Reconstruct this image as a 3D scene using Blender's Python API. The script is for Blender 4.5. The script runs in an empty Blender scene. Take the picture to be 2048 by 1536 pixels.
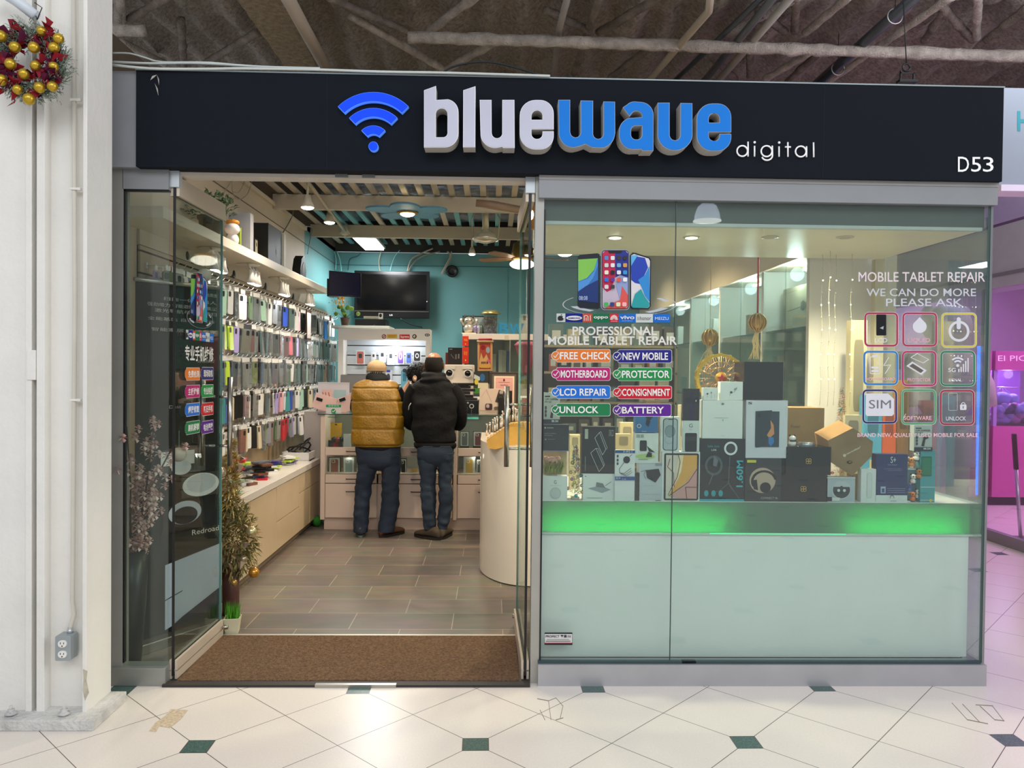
import bpy, math, random
from mathutils import Vector, Matrix, noise
from mathutils.geometry import tessellate_polygon
C = bpy.context.scene.collection
S = bpy.context.scene
PI = math.pi
# ------------------------------------------------------------------ camera
FPX, YAW, PITCH, ROLL = 1560.0, .0262, -.0167, .0107
CAM = Vector((0, -3.77, 1.52))
fw = Vector((math.sin(YAW)*math.cos(PITCH), math.cos(YAW)*math.cos(PITCH), math.sin(PITCH)))
rt0 = Vector((math.cos(YAW), -math.sin(YAW), 0)); up0 = rt0.cross(fw)
rt = rt0*math.cos(ROLL)+up0*math.sin(ROLL); up = -rt0*math.sin(ROLL)+up0*math.cos(ROLL)
cd = bpy.data.cameras.new('camera'); cam = bpy.data.objects.new('camera', cd); C.objects.link(cam)
cd.sensor_width = 36; cd.lens = FPX/2048*36; cd.clip_start = .05; cd.clip_end = 100
mw = Matrix((rt, up, -fw)).transposed().to_4x4(); mw.translation = CAM; cam.matrix_world = mw
S.camera = cam
# ------------------------------------------------------------------ world, exposure, large lights
S.view_settings.view_transform = 'Standard'; S.view_settings.look = 'None'
S.view_settings.exposure = -0.1; S.view_settings.gamma = 1; S.view_settings.use_curve_mapping = False
w = bpy.data.worlds.new('mall_air'); S.world = w; w.use_nodes = True
w.node_tree.nodes['Background'].inputs[0].default_value = (.80, .84, .92, 1)
w.node_tree.nodes['Background'].inputs[1].default_value = .62
def area(name, loc, target, sx, sy, power, col):
    l = bpy.data.lights.new(name, 'AREA'); l.shape = 'RECTANGLE'; l.size = sx; l.size_y = sy; l.energy = power; l.color = col
    o = bpy.data.objects.new(name, l); C.objects.link(o); o.location = loc
    o.rotation_euler = (Vector(target)-Vector(loc)).to_track_quat('-Z', 'Y').to_euler(); return o
area('column_side_light', (-4.5, -5.5, 4.2), (-2, -.4, 1.6), 2, 2, 34, (.96, .97, 1))  # unseen fill added to brighten the white column
area('skylight_daylight', (1.5, -8.5, 6.8), (.6, -.5, .9), 9, 3.5, 430, (.93, .96, 1))
area('ceiling_fill_light', (7.5, -2.2, 3.0), (2.0, 3.4, 4.5), 2, 2, 130, (.95, .95, 1))  # unseen fill aimed upward, added to brighten the right of the deck
area('concourse_daylight', (9, -3.0, 5.2), (2.2, -.8, .2), 3, 3, 150, (.9, .93, 1))
area('aisle_fill_light', (3.4, .9, 4.3), (4.6, 3.2, 1.8), 1.2, 3, 32, (.93, .95, 1))  # unseen fill over the aisle, added to light the neighbour's grey header
def point(name, loc, power, col=(1, .82, .6), r=.04, spot=None, target=None):
    l = bpy.data.lights.new(name, 'SPOT' if spot else 'POINT'); l.energy = power; l.color = col; l.shadow_soft_size = r
    o = bpy.data.objects.new(name, l); C.objects.link(o); o.location = loc
    if spot:
        l.spot_size = math.radians(spot); l.spot_blend = .6
        t = Vector(target) if target else Vector(loc)+Vector((0, 0, -1))
        o.rotation_euler = (t-Vector(loc)).to_track_quat('-Z', 'Y').to_euler()
    return o
# ------------------------------------------------------------------ pixel rays to places
def ray(px, py): return fw*FPX+rt*(px-1024)-up*(py-768)
def at(px, py, Y): d = ray(px, py); return CAM+d*((Y-CAM.y)/d.y)
def atz(px, py, Z): d = ray(px, py); return CAM+d*((Z-CAM.z)/d.z)
def atx(px, py, X): d = ray(px, py); return CAM+d*((X-CAM.x)/d.x)
# ------------------------------------------------------------------ materials
def lin(h):
    h = h.lstrip('#'); v = [int(h[i:i+2], 16)/255 for i in (0, 2, 4)]
    return [((c+.055)/1.055)**2.4 if c > .04045 else c/12.92 for c in v]
_m = {}
def M(hexc, rough=.5, metal=0, emit=0, alpha=1, var=.06, vs=6, bump=0, bs=60, trans=0):
    key = (hexc, rough, metal, emit, alpha, var, vs, bump, bs, trans)
    if key in _m: return _m[key]
    m = bpy.data.materials.new('paint_%s_%d' % (hexc.strip('#'), len(_m))); m.use_nodes = True
    nt = m.node_tree; b = nt.nodes['Principled BSDF']; c = lin(hexc)
    b.inputs['Roughness'].default_value = rough; b.inputs['Specular IOR Level'].default_value = .5 if rough < .45 else .25; b.inputs['Metallic'].default_value = metal
    tc = nt.nodes.new('ShaderNodeTexCoord'); n = nt.nodes.new('ShaderNodeTexNoise'); n.inputs['Scale'].default_value = vs; n.inputs['Detail'].default_value = 4
    nt.links.new(tc.outputs['Object'], n.inputs['Vector'])
    mx = nt.nodes.new('ShaderNodeMix'); mx.data_type = 'RGBA'
    mx.inputs[6].default_value = [x*(1-var*2) for x in c]+[1]; mx.inputs[7].default_value = [min(1, x*(1+var*2)) for x in c]+[1]
    nt.links.new(n.outputs['Fac'], mx.inputs[0]); nt.links.new(mx.outputs[2], b.inputs['Base Color'])
    if emit:
        b.inputs['Emission Color'].default_value = c+[1]; b.inputs['Emission Strength'].default_value = emit
    if alpha < 1: b.inputs['Alpha'].default_value = alpha
    if trans: b.inputs['Transmission Weight'].default_value = trans; b.inputs['IOR'].default_value = 1.3
    if bump:
        n2 = nt.nodes.new('ShaderNodeTexNoise'); n2.inputs['Scale'].default_value = bs; n2.inputs['Detail'].default_value = 5
        nt.links.new(tc.outputs['Object'], n2.inputs['Vector'])
        bp = nt.nodes.new('ShaderNodeBump'); bp.inputs['Strength'].default_value = bump; bp.inputs['Distance'].default_value = .02
        nt.links.new(n2.outputs['Fac'], bp.inputs['Height']); nt.links.new(bp.outputs[0], b.inputs['Normal'])
    _m[key] = m; return m
def glass(tint='e6efec', refl=.09, haze=0.0, name='clear_glass', fr=.9):
    k = ('glass', tint, refl, haze, fr)
    if k in _m: return _m[k]
    m = bpy.data.materials.new(name); m.use_nodes = True; nt = m.node_tree; nt.nodes.clear()
    out = nt.nodes.new('ShaderNodeOutputMaterial'); tr = nt.nodes.new('ShaderNodeBsdfTransparent'); tr.inputs[0].default_value = lin(tint)+[1]
    gl = nt.nodes.new('ShaderNodeBsdfGlossy'); gl.inputs['Roughness'].default_value = .01
    lw = nt.nodes.new('ShaderNodeFresnel'); lw.inputs[0].default_value = 1.45
    mt = nt.nodes.new('ShaderNodeMath'); mt.operation = 'MULTIPLY_ADD'; mt.inputs[1].default_value = fr; mt.inputs[2].default_value = refl*.3; mt.use_clamp = True
    nt.links.new(lw.outputs[0], mt.inputs[0]); mx = nt.nodes.new('ShaderNodeMixShader')
    nt.links.new(mt.outputs[0], mx.inputs[0]); nt.links.new(tr.outputs[0], mx.inputs[1]); nt.links.new(gl.outputs[0], mx.inputs[2])
    last = mx
    if haze:
        df = nt.nodes.new('ShaderNodeBsdfDiffuse'); df.inputs[0].default_value = (.7, .75, .74, 1)
        m2 = nt.nodes.new('ShaderNodeMixShader'); m2.inputs[0].default_value = haze
        nt.links.new(mx.outputs[0], m2.inputs[1]); nt.links.new(df.outputs[0], m2.inputs[2]); last = m2
    nt.links.new(last.outputs[0], out.inputs[0]); _m[k] = m; return m
# ------------------------------------------------------------------ mesh builder
FRONT = Matrix(((1, 0, 0, 0), (0, 0, -1, 0), (0, 1, 0, 0), (0, 0, 0, 1)))   # local x right, y up, z towards the viewer
_tc = {}
def text_mesh(s, bold=0):
    k = (s, bold)
    if k in _tc: return _tc[k]
    cu = bpy.data.curves.new('t', 'FONT'); cu.body = s; cu.size = 1; cu.offset = bold; cu.resolution_u = 3
    o = bpy.data.objects.new('t', cu); C.objects.link(o)
    dg = bpy.context.evaluated_depsgraph_get(); me = bpy.data.meshes.new_from_object(o.evaluated_get(dg))
    vs = [tuple(v.co[:2]) for v in me.vertices]; fs = [tuple(p.vertices) for p in me.polygons]
    bpy.data.objects.remove(o); bpy.data.curves.remove(cu); bpy.data.meshes.remove(me)
    if vs:
        x0 = min(v[0] for v in vs); x1 = max(v[0] for v in vs); y0 = min(v[1] for v in vs); y1 = max(v[1] for v in vs)
        vs = [((v[0]-x0)/max(1e-6, x1-x0), (v[1]-y0)/max(1e-6, y1-y0)) for v in vs]
    _tc[k] = (vs, fs); return _tc[k]
class MB:
    def __init__(s): s.v = []; s.f = []; s.mi = []; s.sm = []; s.ms = []
    def add(s, vs, fs, m, smooth=False, T=None):
        if m not in s.ms: s.ms.append(m)
        k = s.ms.index(m); n = len(s.v)
        s.v += [tuple(T @ Vector(p)) if T else tuple(p) for p in vs]
        for f in fs: s.f.append([n+i for i in f]); s.mi.append(k); s.sm.append(smooth)
        return s
    def box(s, c, d, m, T=None, R=None):
        hx, hy, hz = d[0]/2, d[1]/2, d[2]/2
        vs = [Vector((x*hx, y*hy, z*hz)) for z in (-1, 1) for y in (-1, 1) for x in (-1, 1)]
        if R: vs = [R @ p for p in vs]
        vs = [p+Vector(c) for p in vs]
        return s.add(vs, [(0, 2, 3, 1), (4, 5, 7, 6), (0, 1, 5, 4), (2, 6, 7, 3), (0, 4, 6, 2), (1, 3, 7, 5)], m, T=T)
    def bx(s, x0, x1, y0, y1, z0, z1, m): return s.box(((x0+x1)/2, (y0+y1)/2, (z0+z1)/2), (abs(x1-x0), abs(y1-y0), abs(z1-z0)), m)
    def rbox(s, c, d, m, r=.01, R=None, n=3):   # rounded in the local x-y outline, thickness along z
        hx, hy, hz = d[0]/2, d[1]/2, d[2]/2; r = min(r, hx*.98, hy*.98); lp = []
        for cx, cy, a0 in ((hx-r, hy-r, 0), (-hx+r, hy-r, 90), (-hx+r, -hy+r, 180), (hx-r, -hy+r, 270)):
            for i in range(n+1): a = math.radians(a0+90*i/n); lp.append((cx+r*math.cos(a), cy+r*math.sin(a)))
        return s.prism(lp, -hz, hz, m, R=R, c=c)
    def prism(s, lp, z0, z1, m, R=None, c=(0, 0, 0), holes=(), ms=None):
        loops = [lp]+list(holes); flat = [p for l in loops for p in l]; N = len(flat)
        a = sum(lp[i][0]*lp[(i+1) % len(lp)][1]-lp[(i+1) % len(lp)][0]*lp[i][1] for i in range(len(lp)))
        tris = tessellate_polygon([[Vector((p[0], p[1], 0)) for p in l] for l in loops])
        tt = []
        for t in tris:
            A, B, D = [flat[i] for i in t]
            if (B[0]-A[0])*(D[1]-A[1])-(B[1]-A[1])*(D[0]-A[0]) < 0: t = t[::-1]
            tt.append(tuple(t))
        vs = [Vector((p[0], p[1], z0)) for p in flat]+[Vector((p[0], p[1], z1)) for p in flat]
        if R: vs = [R @ p for p in vs]
        vs = [p+Vector(c) for p in vs]
        fs = [tuple(i+N for i in t) for t in tt]+[tuple(reversed(t)) for t in tt]
        sd = []; o = 0
        for l in loops:
            n = len(l)
            ar = sum(l[i][0]*l[(i+1) % n][1]-l[(i+1) % n][0]*l[i][1] for i in range(n)); want = 1 if l is lp else -1
            for i in range(n):
                q = (o+i, o+(i+1) % n, o+(i+1) % n+N, o+i+N); sd.append(q if ar*want > 0 else q[::-1])
            o += n
        s.add(vs, fs, m); base = len(s.v)-len(vs)
        ms = ms or m
        if ms not in s.ms: s.ms.append(ms)
        for q in sd: s.f.append([base+i for i in q]); s.mi.append(s.ms.index(ms)); s.sm.append(False)
        return s
    def rings(s, rs, m, closed=True, caps=True, smooth=True):
        n = len(rs[0]); vs = [p for r in rs for p in r]; fs = []
        for j in range(len(rs)-1):
            for i in range(n if closed else n-1):
                fs.append((j*n+i, j*n+(i+1) % n, (j+1)*n+(i+1) % n, (j+1)*n+i))
        if caps: fs.append(tuple(range(n))[::-1]); fs.append(tuple((len(rs)-1)*n+i for i in range(n)))
        return s.add(vs, fs, m, smooth)
    def tube(s, pts, r, m, n=8, rough=0, caps=True):
        pts = [Vector(p) for p in pts]; rs = []
        rr = r if isinstance(r, (list, tuple)) else [r]*len(pts)
        d0 = (pts[1]-pts[0]).normalized(); u = d0.orthogonal().normalized()
        for i, p in enumerate(pts):
            d = (pts[min(i+1, len(pts)-1)]-pts[max(i-1, 0)]).normalized()
            u = (u-d*u.dot(d)); u = u.normalized() if u.length > 1e-6 else d.orthogonal().normalized(); v = d.cross(u)
            ring = []
            for k in range(n):
                a = 2*PI*k/n; dr = rr[i]
                if rough: dr *= 1+rough*noise.noise(p*9+Vector((math.cos(a)*2.3, math.sin(a)*2.3, k)))
                ring.append(p+(u*math.cos(a)+v*math.sin(a))*dr)
            rs.append(ring)
        return s.rings(rs, m, caps=caps)
    def cyl(s, p0, p1, r, m, n=16, r2=None): return s.tube([p0, p1], [r, r if r2 is None else r2], m, n)
    def sph(s, c, r, m, n=12, k=8):
        if not isinstance(r, (tuple, list)): r = (r, r, r)
        rs = []
        for j in range(k+1):
            t = PI*j/k; st = max(math.sin(t), .02)
            rs.append([Vector((c[0]+r[0]*st*math.cos(2*PI*i/n), c[1]+r[1]*st*math.sin(2*PI*i/n), c[2]-r[2]*math.cos(t))) for i in range(n)])
        return s.rings(rs, m)
    def lathe(s, prof, c, m, n=24, ax='z', caps=True, arc=2*PI):
        rs = []
        for r, h in prof:
            ring = []
            for i in range(n):
                a = arc*i/n; x, y = max(r, 1e-4)*math.cos(a), max(r, 1e-4)*math.sin(a)
                q = (x, y, h) if ax == 'z' else ((x, -h, y) if ax == 'y' else (h, x, y))
                ring.append(Vector(c)+Vector(q))
            rs.append(ring)
        return s.rings(rs, m, caps=caps)
    def leaf(s, p, d, l, w_, m, bend=.2):
        d = Vector(d).normalized(); sd = d.cross(Vector((.3, .2, 1))).normalized(); nn = sd.cross(d); p = Vector(p)
        a = p+d*l*.5+nn*l*bend
        return s.add([p, a+sd*w_/2, p+d*l, a-sd*w_/2], [(0, 1, 2, 3)], m)
    def make(s, name, parent=None, loc=None, bevel=0, label=None):
        me = bpy.data.meshes.new(name); me.from_pydata(s.v, [], s.f)
        for m in s.ms: me.materials.append(m)
        me.polygons.foreach_set('material_index', s.mi); me.polygons.foreach_set('use_smooth', s.sm); me.update()
        o = bpy.data.objects.new(name, me); C.objects.link(o)
        if parent: o.parent = parent
        if loc is not None: o.location = loc
        if bevel:
            b = o.modifiers.new('edge', 'BEVEL'); b.width = bevel; b.segments = 2; b.limit_method = 'ANGLE'
        if label: o['label'] = label
        return o
def tag(o, label=None, cat=None, group=None, kind=None):
    if label: o['label'] = label
    if cat: o['category'] = cat
    if group: o['group'] = group
    if kind: o['kind'] = kind
    return o
def thing(name, loc, label, cat, group=None, rz=0):
    o = bpy.data.objects.new(name, None); C.objects.link(o); o.empty_display_size = .05
    o.location = loc; o.rotation_euler = (0, 0, rz); return tag(o, label, cat, group)
def struct(name, mb, bevel=0, loc=None, parent=None):
    o = mb.make(name, parent, loc, bevel)
    if not parent: o['kind'] = 'structure'
    return o
def dup(root, loc, rz=None, label=None, group=None):
    r = root.copy(); C.objects.link(r); r.location = loc
    if rz is not None: r.rotation_euler = (0, 0, rz) if not isinstance(rz, (tuple, list)) else rz
    if label: r['label'] = label
    if group: r['group'] = group
    for ch in list(root.children):
        c = ch.copy(); C.objects.link(c); c.parent = r
        for g in ch.children:
            d = g.copy(); C.objects.link(d); d.parent = c
    return r
ORD = ['first', 'second', 'third', 'fourth', 'fifth', 'sixth', 'seventh', 'eighth', 'ninth', 'tenth', 'eleventh', 'twelfth', 'thirteenth', 'fourteenth', 'fifteenth', 'sixteenth', 'seventeenth', 'eighteenth', 'nineteenth', 'twentieth']
ORD += ['twenty-'+x for x in ORD[:9]]+['thirtieth']+['thirty-'+x for x in ORD[:9]]+['fortieth']+['forty-'+x for x in ORD[:9]]
# ------------------------------------------------------------------ printed graphics: a canvas maps (u, v down) and a layer to a place
class Canvas:
    def __init__(s, mb, fn): s.mb = mb; s.fn = fn; s.k = 1
    def poly(s, pts, m, holes=()):
        loops = [pts]+list(holes); flat = [p for l in loops for p in l]
        tr = tessellate_polygon([[Vector((p[0], -p[1], 0)) for p in l] for l in loops]); fs = []
        for t in tr:
            A, B, D = [flat[i] for i in t]
            c = (B[0]-A[0])*-(D[1]-A[1])+(B[1]-A[1])*(D[0]-A[0])
            fs.append(tuple(t) if c > 0 else tuple(t)[::-1])
        s.mb.add([s.fn(p[0], p[1], s.k) for p in flat], fs, m); s.k += 1; return s
    def rect(s, a, b, c, d, m): return s.poly([(a, b), (c, b), (c, d), (a, d)], m)
    def rr(s, a, b, c, d, r, m, asp=1, hole=0, mh=None):
        def lp(a, b, c, d, r):
            o = []
            for cx, cy, a0 in ((c-r, d-r*asp, 0), (a+r, d-r*asp, 90), (a+r, b+r*asp, 180), (c-r, b+r*asp, 270)):
                for i in range(5): t = math.radians(a0+22.5*i); o.append((cx+r*math.cos(t), cy+r*asp*math.sin(t)))
            return o
        return s.poly(lp(a, b, c, d, r), m, [lp(a+hole, b+hole*asp, c-hole, d-hole*asp, max(r-hole, r*.3))] if hole else ())
    def circ(s, u, v, r, m, asp=1, rin=0, a0=0, a1=360, n=24):
        if rin or a1-a0 < 360:
            k = max(3, int(n*(a1-a0)/360)); ts = [math.radians(a0+(a1-a0)*i/k) for i in range(k+1)]
            o = [(u+r*math.cos(t), v+r*asp*math.sin(t)) for t in ts]; q = [(u+rin*math.cos(t), v+rin*asp*math.sin(t)) for t in ts]
            vs = [s.fn(p[0], p[1], s.k) for p in o+q]; N = k+1
            s.mb.add(vs, [(i, i+N, i+1+N, i+1) for i in range(k)], m); s.k += 1; return s
        return s.poly([(u+r*math.cos(2*PI*i/n), v+r*asp*math.sin(2*PI*i/n)) for i in range(n)], m)
    def line(s, pts, wd, m):     # wd in metres
        q = [s.fn(p[0], p[1], s.k) for p in pts]; nrm = (s.fn(pts[0][0], pts[0][1], s.k+50)-q[0]).normalized()
        for a, b in zip(q[:-1], q[1:]):
            if (b-a).length < 1e-6: continue
            d = (b-a).normalized(); n = nrm.cross(d)*wd/2; e = d*wd*.3
            s.mb.add([a-n-e, b-n+e, b+n+e, a+n-e], [(0, 1, 2, 3)], m)
        s.k += 1; return s
    def text(s, t, a, b, c, d, m, bold=0):
        vs, fs = text_mesh(t, bold)
        s.mb.add([s.fn(a+(c-a)*p[0], d-(d-b)*p[1], s.k) for p in vs], fs, m); s.k += 1; return s
    def draw(s, items):
        for it in items:
            k = it[0]; {'r': s.rect, 'R': s.rr, 'c': s.circ, 't': s.text, 'p': s.poly, 'l': s.line}[k](*it[1:-1], **it[-1]) if isinstance(it[-1], dict) else {'r': s.rect, 'R': s.rr, 'c': s.circ, 't': s.text, 'p': s.poly, 'l': s.line}[k](*it[1:])
        return s
def decal(name, label, box, Y, items, origin=None, cat='sticker', group=None, step=.0007):
    x0, y0, x1, y1 = box; o = at((x0+x1)/2, y1, Y); mb = MB()
    cv = Canvas(mb, lambda u, v, k: at(u, v, Y-step*k)-o); cv.draw(items)
    ob = mb.make(name, None, o); return tag(ob, label, cat, group)
# ================================================================== SETTING
WHT = M('e9e6e0', .45, var=.03); SILV = M('8e9092', .45, .15, var=.03); ALU = M('a9a49c', .3, .85, var=.03); BLK = M('0b0b0d', .4)
CREAM = M('e6d3b4', .5, var=.03); NAVY = M('0f151d', .9, var=.05, vs=3); STEEL = M('b9b3aa', .22, 1, var=.02); DARK = M('15161a', .5)
GL = glass('f1f7f5', .03, .0, 'door_glass', .22); GLH = glass('f3f9f6', .08, .02, 'hazy_glass', .45); SHELFG = glass('bfe0d6', .1, .06, 'shelf_glass')
def nodes(m): nt = m.node_tree; return nt, nt.nodes['Principled BSDF']
class X:                                   # tiny node-expression helper
    def __init__(s, nt, o): s.nt = nt; s.o = o
    def op(s, k, b=None, c=None):
        n = s.nt.nodes.new('ShaderNodeMath'); n.operation = k; s.nt.links.new(s.o, n.inputs[0])
        for i, q in ((1, b), (2, c)):
            if q is None: continue
            if isinstance(q, X): s.nt.links.new(q.o, n.inputs[i])
            else: n.inputs[i].default_value = q
        return X(s.nt, n.outputs[0])
def mall_tile():
    m = bpy.data.materials.new('polished_mall_tile'); m.use_nodes = True; nt, b = nodes(m)
    g = nt.nodes.new('ShaderNodeNewGeometry'); sp = nt.nodes.new('ShaderNodeSeparateXYZ'); nt.links.new(g.outputs['Position'], sp.inputs[0])
    x = X(nt, sp.outputs[0]).op('ADD', .05); y = X(nt, sp.outputs[1]).op('ADD', .62)
    c, s_ = math.cos(.0125), math.sin(.0125)
    a = x.op('MULTIPLY', c).op('ADD', y.op('MULTIPLY', s_)); q = y.op('MULTIPLY', c).op('ADD', x.op('MULTIPLY', -s_))
    P = 1.114; cell = P/math.sqrt(2)/2; r2 = 1/math.sqrt(2)
    u = a.op('ADD', q).op('MULTIPLY', r2/cell); v = a.op('SUBTRACT', q).op('MULTIPLY', r2/cell)
    def near(z): return z.op('ADD', .5).op('FRACT').op('SUBTRACT', .5).op('ABSOLUTE')
    line = near(u).op('MINIMUM', near(v)).op('LESS_THAN', .0042)
    A, B = a.op('MULTIPLY', 1/P), q.op('MULTIPLY', 1/P); h = .0506/P
    g1 = near(A).op('MAXIMUM', near(B)); g2 = near(A.op('ADD', .5)).op('MAXIMUM', near(B.op('ADD', .5)))
    gm = g1.op('MINIMUM', g2); green = gm.op('LESS_THAN', h); edge = gm.op('LESS_THAN', h+.0035)
    n = nt.nodes.new('ShaderNodeTexNoise'); n.inputs['Scale'].default_value = 120; n.inputs['Detail'].default_value = 3; nt.links.new(g.outputs['Position'], n.inputs['Vector'])
    def mix(f, c1, c2):
        k = nt.nodes.new('ShaderNodeMix'); k.data_type = 'RGBA'
        nt.links.new(f.o, k.inputs[0]) if isinstance(f, X) else nt.links.new(f, k.inputs[0])
        for i, cc in ((6, c1), (7, c2)):
            if isinstance(cc, str): k.inputs[i].default_value = lin(cc)+[1]
            else: nt.links.new(cc, k.inputs[i])
        return k.outputs[2]
    base = mix(n.outputs['Fac'], 'ddd3c8', 'eee6dc'); vo = nt.nodes.new('ShaderNodeTexVoronoi'); vo.inputs['Scale'].default_value = 160; nt.links.new(g.outputs['Position'], vo.inputs['Vector'])
    grn = mix(vo.outputs['Distance'], '1f3a35', '5c7a72')
    c1 = mix(line, base, '5a5048'); c2 = mix(edge, c1, '5a5048'); c3 = mix(green, c2, grn)
    nt.links.new(c3, b.inputs['Base Color']); b.inputs['Roughness'].default_value = .28; b.inputs['Specular IOR Level'].default_value = .45; return m
def plank_tile():
    m = bpy.data.materials.new('brown_grey_plank_tile'); m.use_nodes = True; nt, b = nodes(m)
    g = nt.nodes.new('ShaderNodeNewGeometry'); mp = nt.nodes.new('ShaderNodeMapping'); mp.inputs['Location'].default_value = (.22, .12, 0)
    nt.links.new(g.outputs['Position'], mp.inputs[0]); br = nt.nodes.new('ShaderNodeTexBrick'); nt.links.new(mp.outputs[0], br.inputs[0])
    br.inputs['Scale'].default_value = 1; br.inputs['Brick Width'].default_value = .6; br.inputs['Row Height'].default_value = .3; br.inputs['Mortar Size'].default_value = .0025
    br.inputs['Color1'].default_value = lin('5f564c')+[1]; br.inputs['Color2'].default_value = lin('746657')+[1]; br.inputs['Mortar'].default_value = lin('a3937d')+[1]
    mp2 = nt.nodes.new('ShaderNodeMapping'); mp2.inputs['Scale'].default_value = (3, 9, 3); nt.links.new(g.outputs['Position'], mp2.inputs[0])
    n = nt.nodes.new('ShaderNodeTexNoise'); n.inputs['Scale'].default_value = 1.2; n.inputs['Detail'].default_value = 7; nt.links.new(mp2.outputs[0], n.inputs['Vector'])
    mx = nt.nodes.new('ShaderNodeMix'); mx.data_type = 'RGBA'; mx.blend_type = 'OVERLAY'; mx.inputs[0].default_value = .5
    nt.links.new(br.outputs[0], mx.inputs[6]); nt.links.new(n.outputs['Color'], mx.inputs[7]); hs = nt.nodes.new('ShaderNodeHueSaturation'); hs.inputs['Saturation'].default_value = .75
    nt.links.new(mx.outputs[2], hs.inputs['Color']); nt.links.new(hs.outputs[0], b.inputs['Base Color']); b.inputs['Roughness'].default_value = .38; return m
def slat_mat(base, groove):
    return M(base, .45, var=.03)
struct('floor', MB().bx(-7, 12, -9, 9, -.1, 0, mall_tile()))
struct('floor_shop', MB().bx(-2.1, 2.47, .02, 6.7, 0, .004, plank_tile())).name = 'floor_interior'
LX, BY, RX, CZ = -2.1, 6.7, 2.45, 3.08
BEIGE = M('c9b8a2', .6, var=.03); TEAL = M('6a9c9d', .55, var=.05, vs=2)
# left wall: beige, then teal towards the back; groove line like the plywood joint
mb = MB().bx(LX-.1, LX, .06, 5.0, 0, CZ+.05, BEIGE).bx(LX-.1, LX, 5.0, BY+.1, 0, CZ+.05, TEAL)
mb.bx(LX, LX+.006, .1, BY, 2.915, 2.922, M('6d6255')).bx(LX, LX+.03, .1, 5.0, CZ-.02, CZ+.02, BEIGE)
struct('wall_left', mb)
mb = MB().bx(LX, 4.4, BY, BY+.1, 0, CZ, TEAL).bx(LX, 4.4, BY-.008, BY, 2.905, 2.914, M('2c6f7c'))
for x in (-1.05, .2, 1.45): mb.bx(x, x+.006, BY-.004, BY, 0, 2.9, M('4aa0aa'))
struct('wall_back', mb)
mb = MB().bx(RX, RX+.1, 1.1, BY, 0, CZ, CREAM).bx(1.98, RX, 1.08, BY, 2.27, CZ, CREAM).bx(2.0, RX, 1.08, BY, 0, .9, M('d9d2c4', .4))
struct('wall_right', mb)
# open lattice ceiling: bearers across, slats running back
SL = M('b9ad98', .55); SLT = M('6fa8ab', .55)
mb = MB()
for y, z in ((2.25, 3.12), (3.76, 3.04), (5.3, 3.04)): mb.bx(LX, RX, y-.03, y+.03, z-.0, z+.14, SL)
struct('trim_bearers', mb, .004).name = 'trim_1'
mb = MB(); x = LX+.05; i = 0
while x < RX:
    mb.bx(x, x+.055, .95, 3.9, 3.19, 3.215, SL); mb.bx(x, x+.055, 3.9, BY, 3.19, 3.215, SLT if i % 5 else SL); x += .148; i += 1
struct('ceiling', mb, .003).name = 'ceiling_lattice'
# dark sprayed deck of the mall above, ribbed
ROCK = M('a69c93', .95, var=.42, vs=34, bump=1, bs=90); ROCKL = M('c4bab0', .95, var=.3, vs=14, bump=1, bs=70)
mb = MB(); nx, ny = 190, 90; rs = []
for j in range(ny):
    row = []
    for i in range(nx):
        x = -4.5+12*i/(nx-1); y = .4+7.6*j/(ny-1)
        rib = .05*math.sin(x*2*PI/.3+.5*math.sin(y*1.3)); p = Vector((x*3.1, y*3.1, 0))
        row.append(Vector((x, y, 4.45+rib+.06*noise.noise(p)+.035*noise.noise(p*3)+.03*noise.noise(p*9))))
    rs.append(row)
mb.rings(rs, ROCK, closed=False, caps=False); struct('ceiling_deck', mb).name = 'ceiling'
# silver ducts and foil insulation seen through the lattice
mb = MB(); random.seed(3); FOIL = M('8c9196', .35, .7, var=.2, vs=8, bump=.6, bs=14)
for x, y, r_ in ((0, 6.2, .14), (0, 5.0, .1), (0, 4.3, .08), (0, 3.3, .1)):
    mb.tube([(LX+(4.5)*k/16, y+.03*math.sin(k*2), 3.55+.02*math.cos(k*1.7)) for k in range(17)], r_, FOIL, 12, rough=.25)
ob = mb.make('air_duct', None); tag(ob, 'row of crinkled silver ducts running above the slatted shop ceiling', 'duct')
struct('w', MB().bx(LX-.1, LX, .1, BY, CZ, 3.35, M('54493e', .8)).bx(LX-.1, LX, 2.1, BY, 3.35, 3.7, M('54493e', .8)).bx(LX, 4.4, BY, BY+.1, CZ+.02, 4.6, M('3a3733', .9))).name = 'trim_2'
# ------------------------------------------------------------------ trusses, beam and pipes under the deck
def rough_bar(name, pts, r, label, mat=ROCKL, seg=26, cat='beam', group=None, n=9):
    a, b = Vector(pts[0]), Vector(pts[-1]); P = [a.lerp(b, i/seg) for i in range(seg+1)]
    mb = MB(); c = (a+b)/2; mb.tube([p-c for p in P], [r*(1+.22*noise.noise(p*7)) for p in P], mat, n, rough=.28)
    return tag(mb.make(name, None, c), label, cat, group)
rough_bar('truss_chord', (at(816, 74, 2.4), at(2140, 116, 2.4)), .046, 'long pale rough sprayed beam crossing the dark ceiling above the sign', seg=120)
rough_bar('truss_chord', (at(150, 58, 2.4), at(292, 62, 2.4)), .045, 'short pale rough beam end at upper left near the white column', seg=20)
rough_bar('truss_web', (at(235, 60, 2.4), at(235, -60, 2.4)), .032, 'short rough upright bar rising from the beam end by the white column', seg=12)
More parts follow.
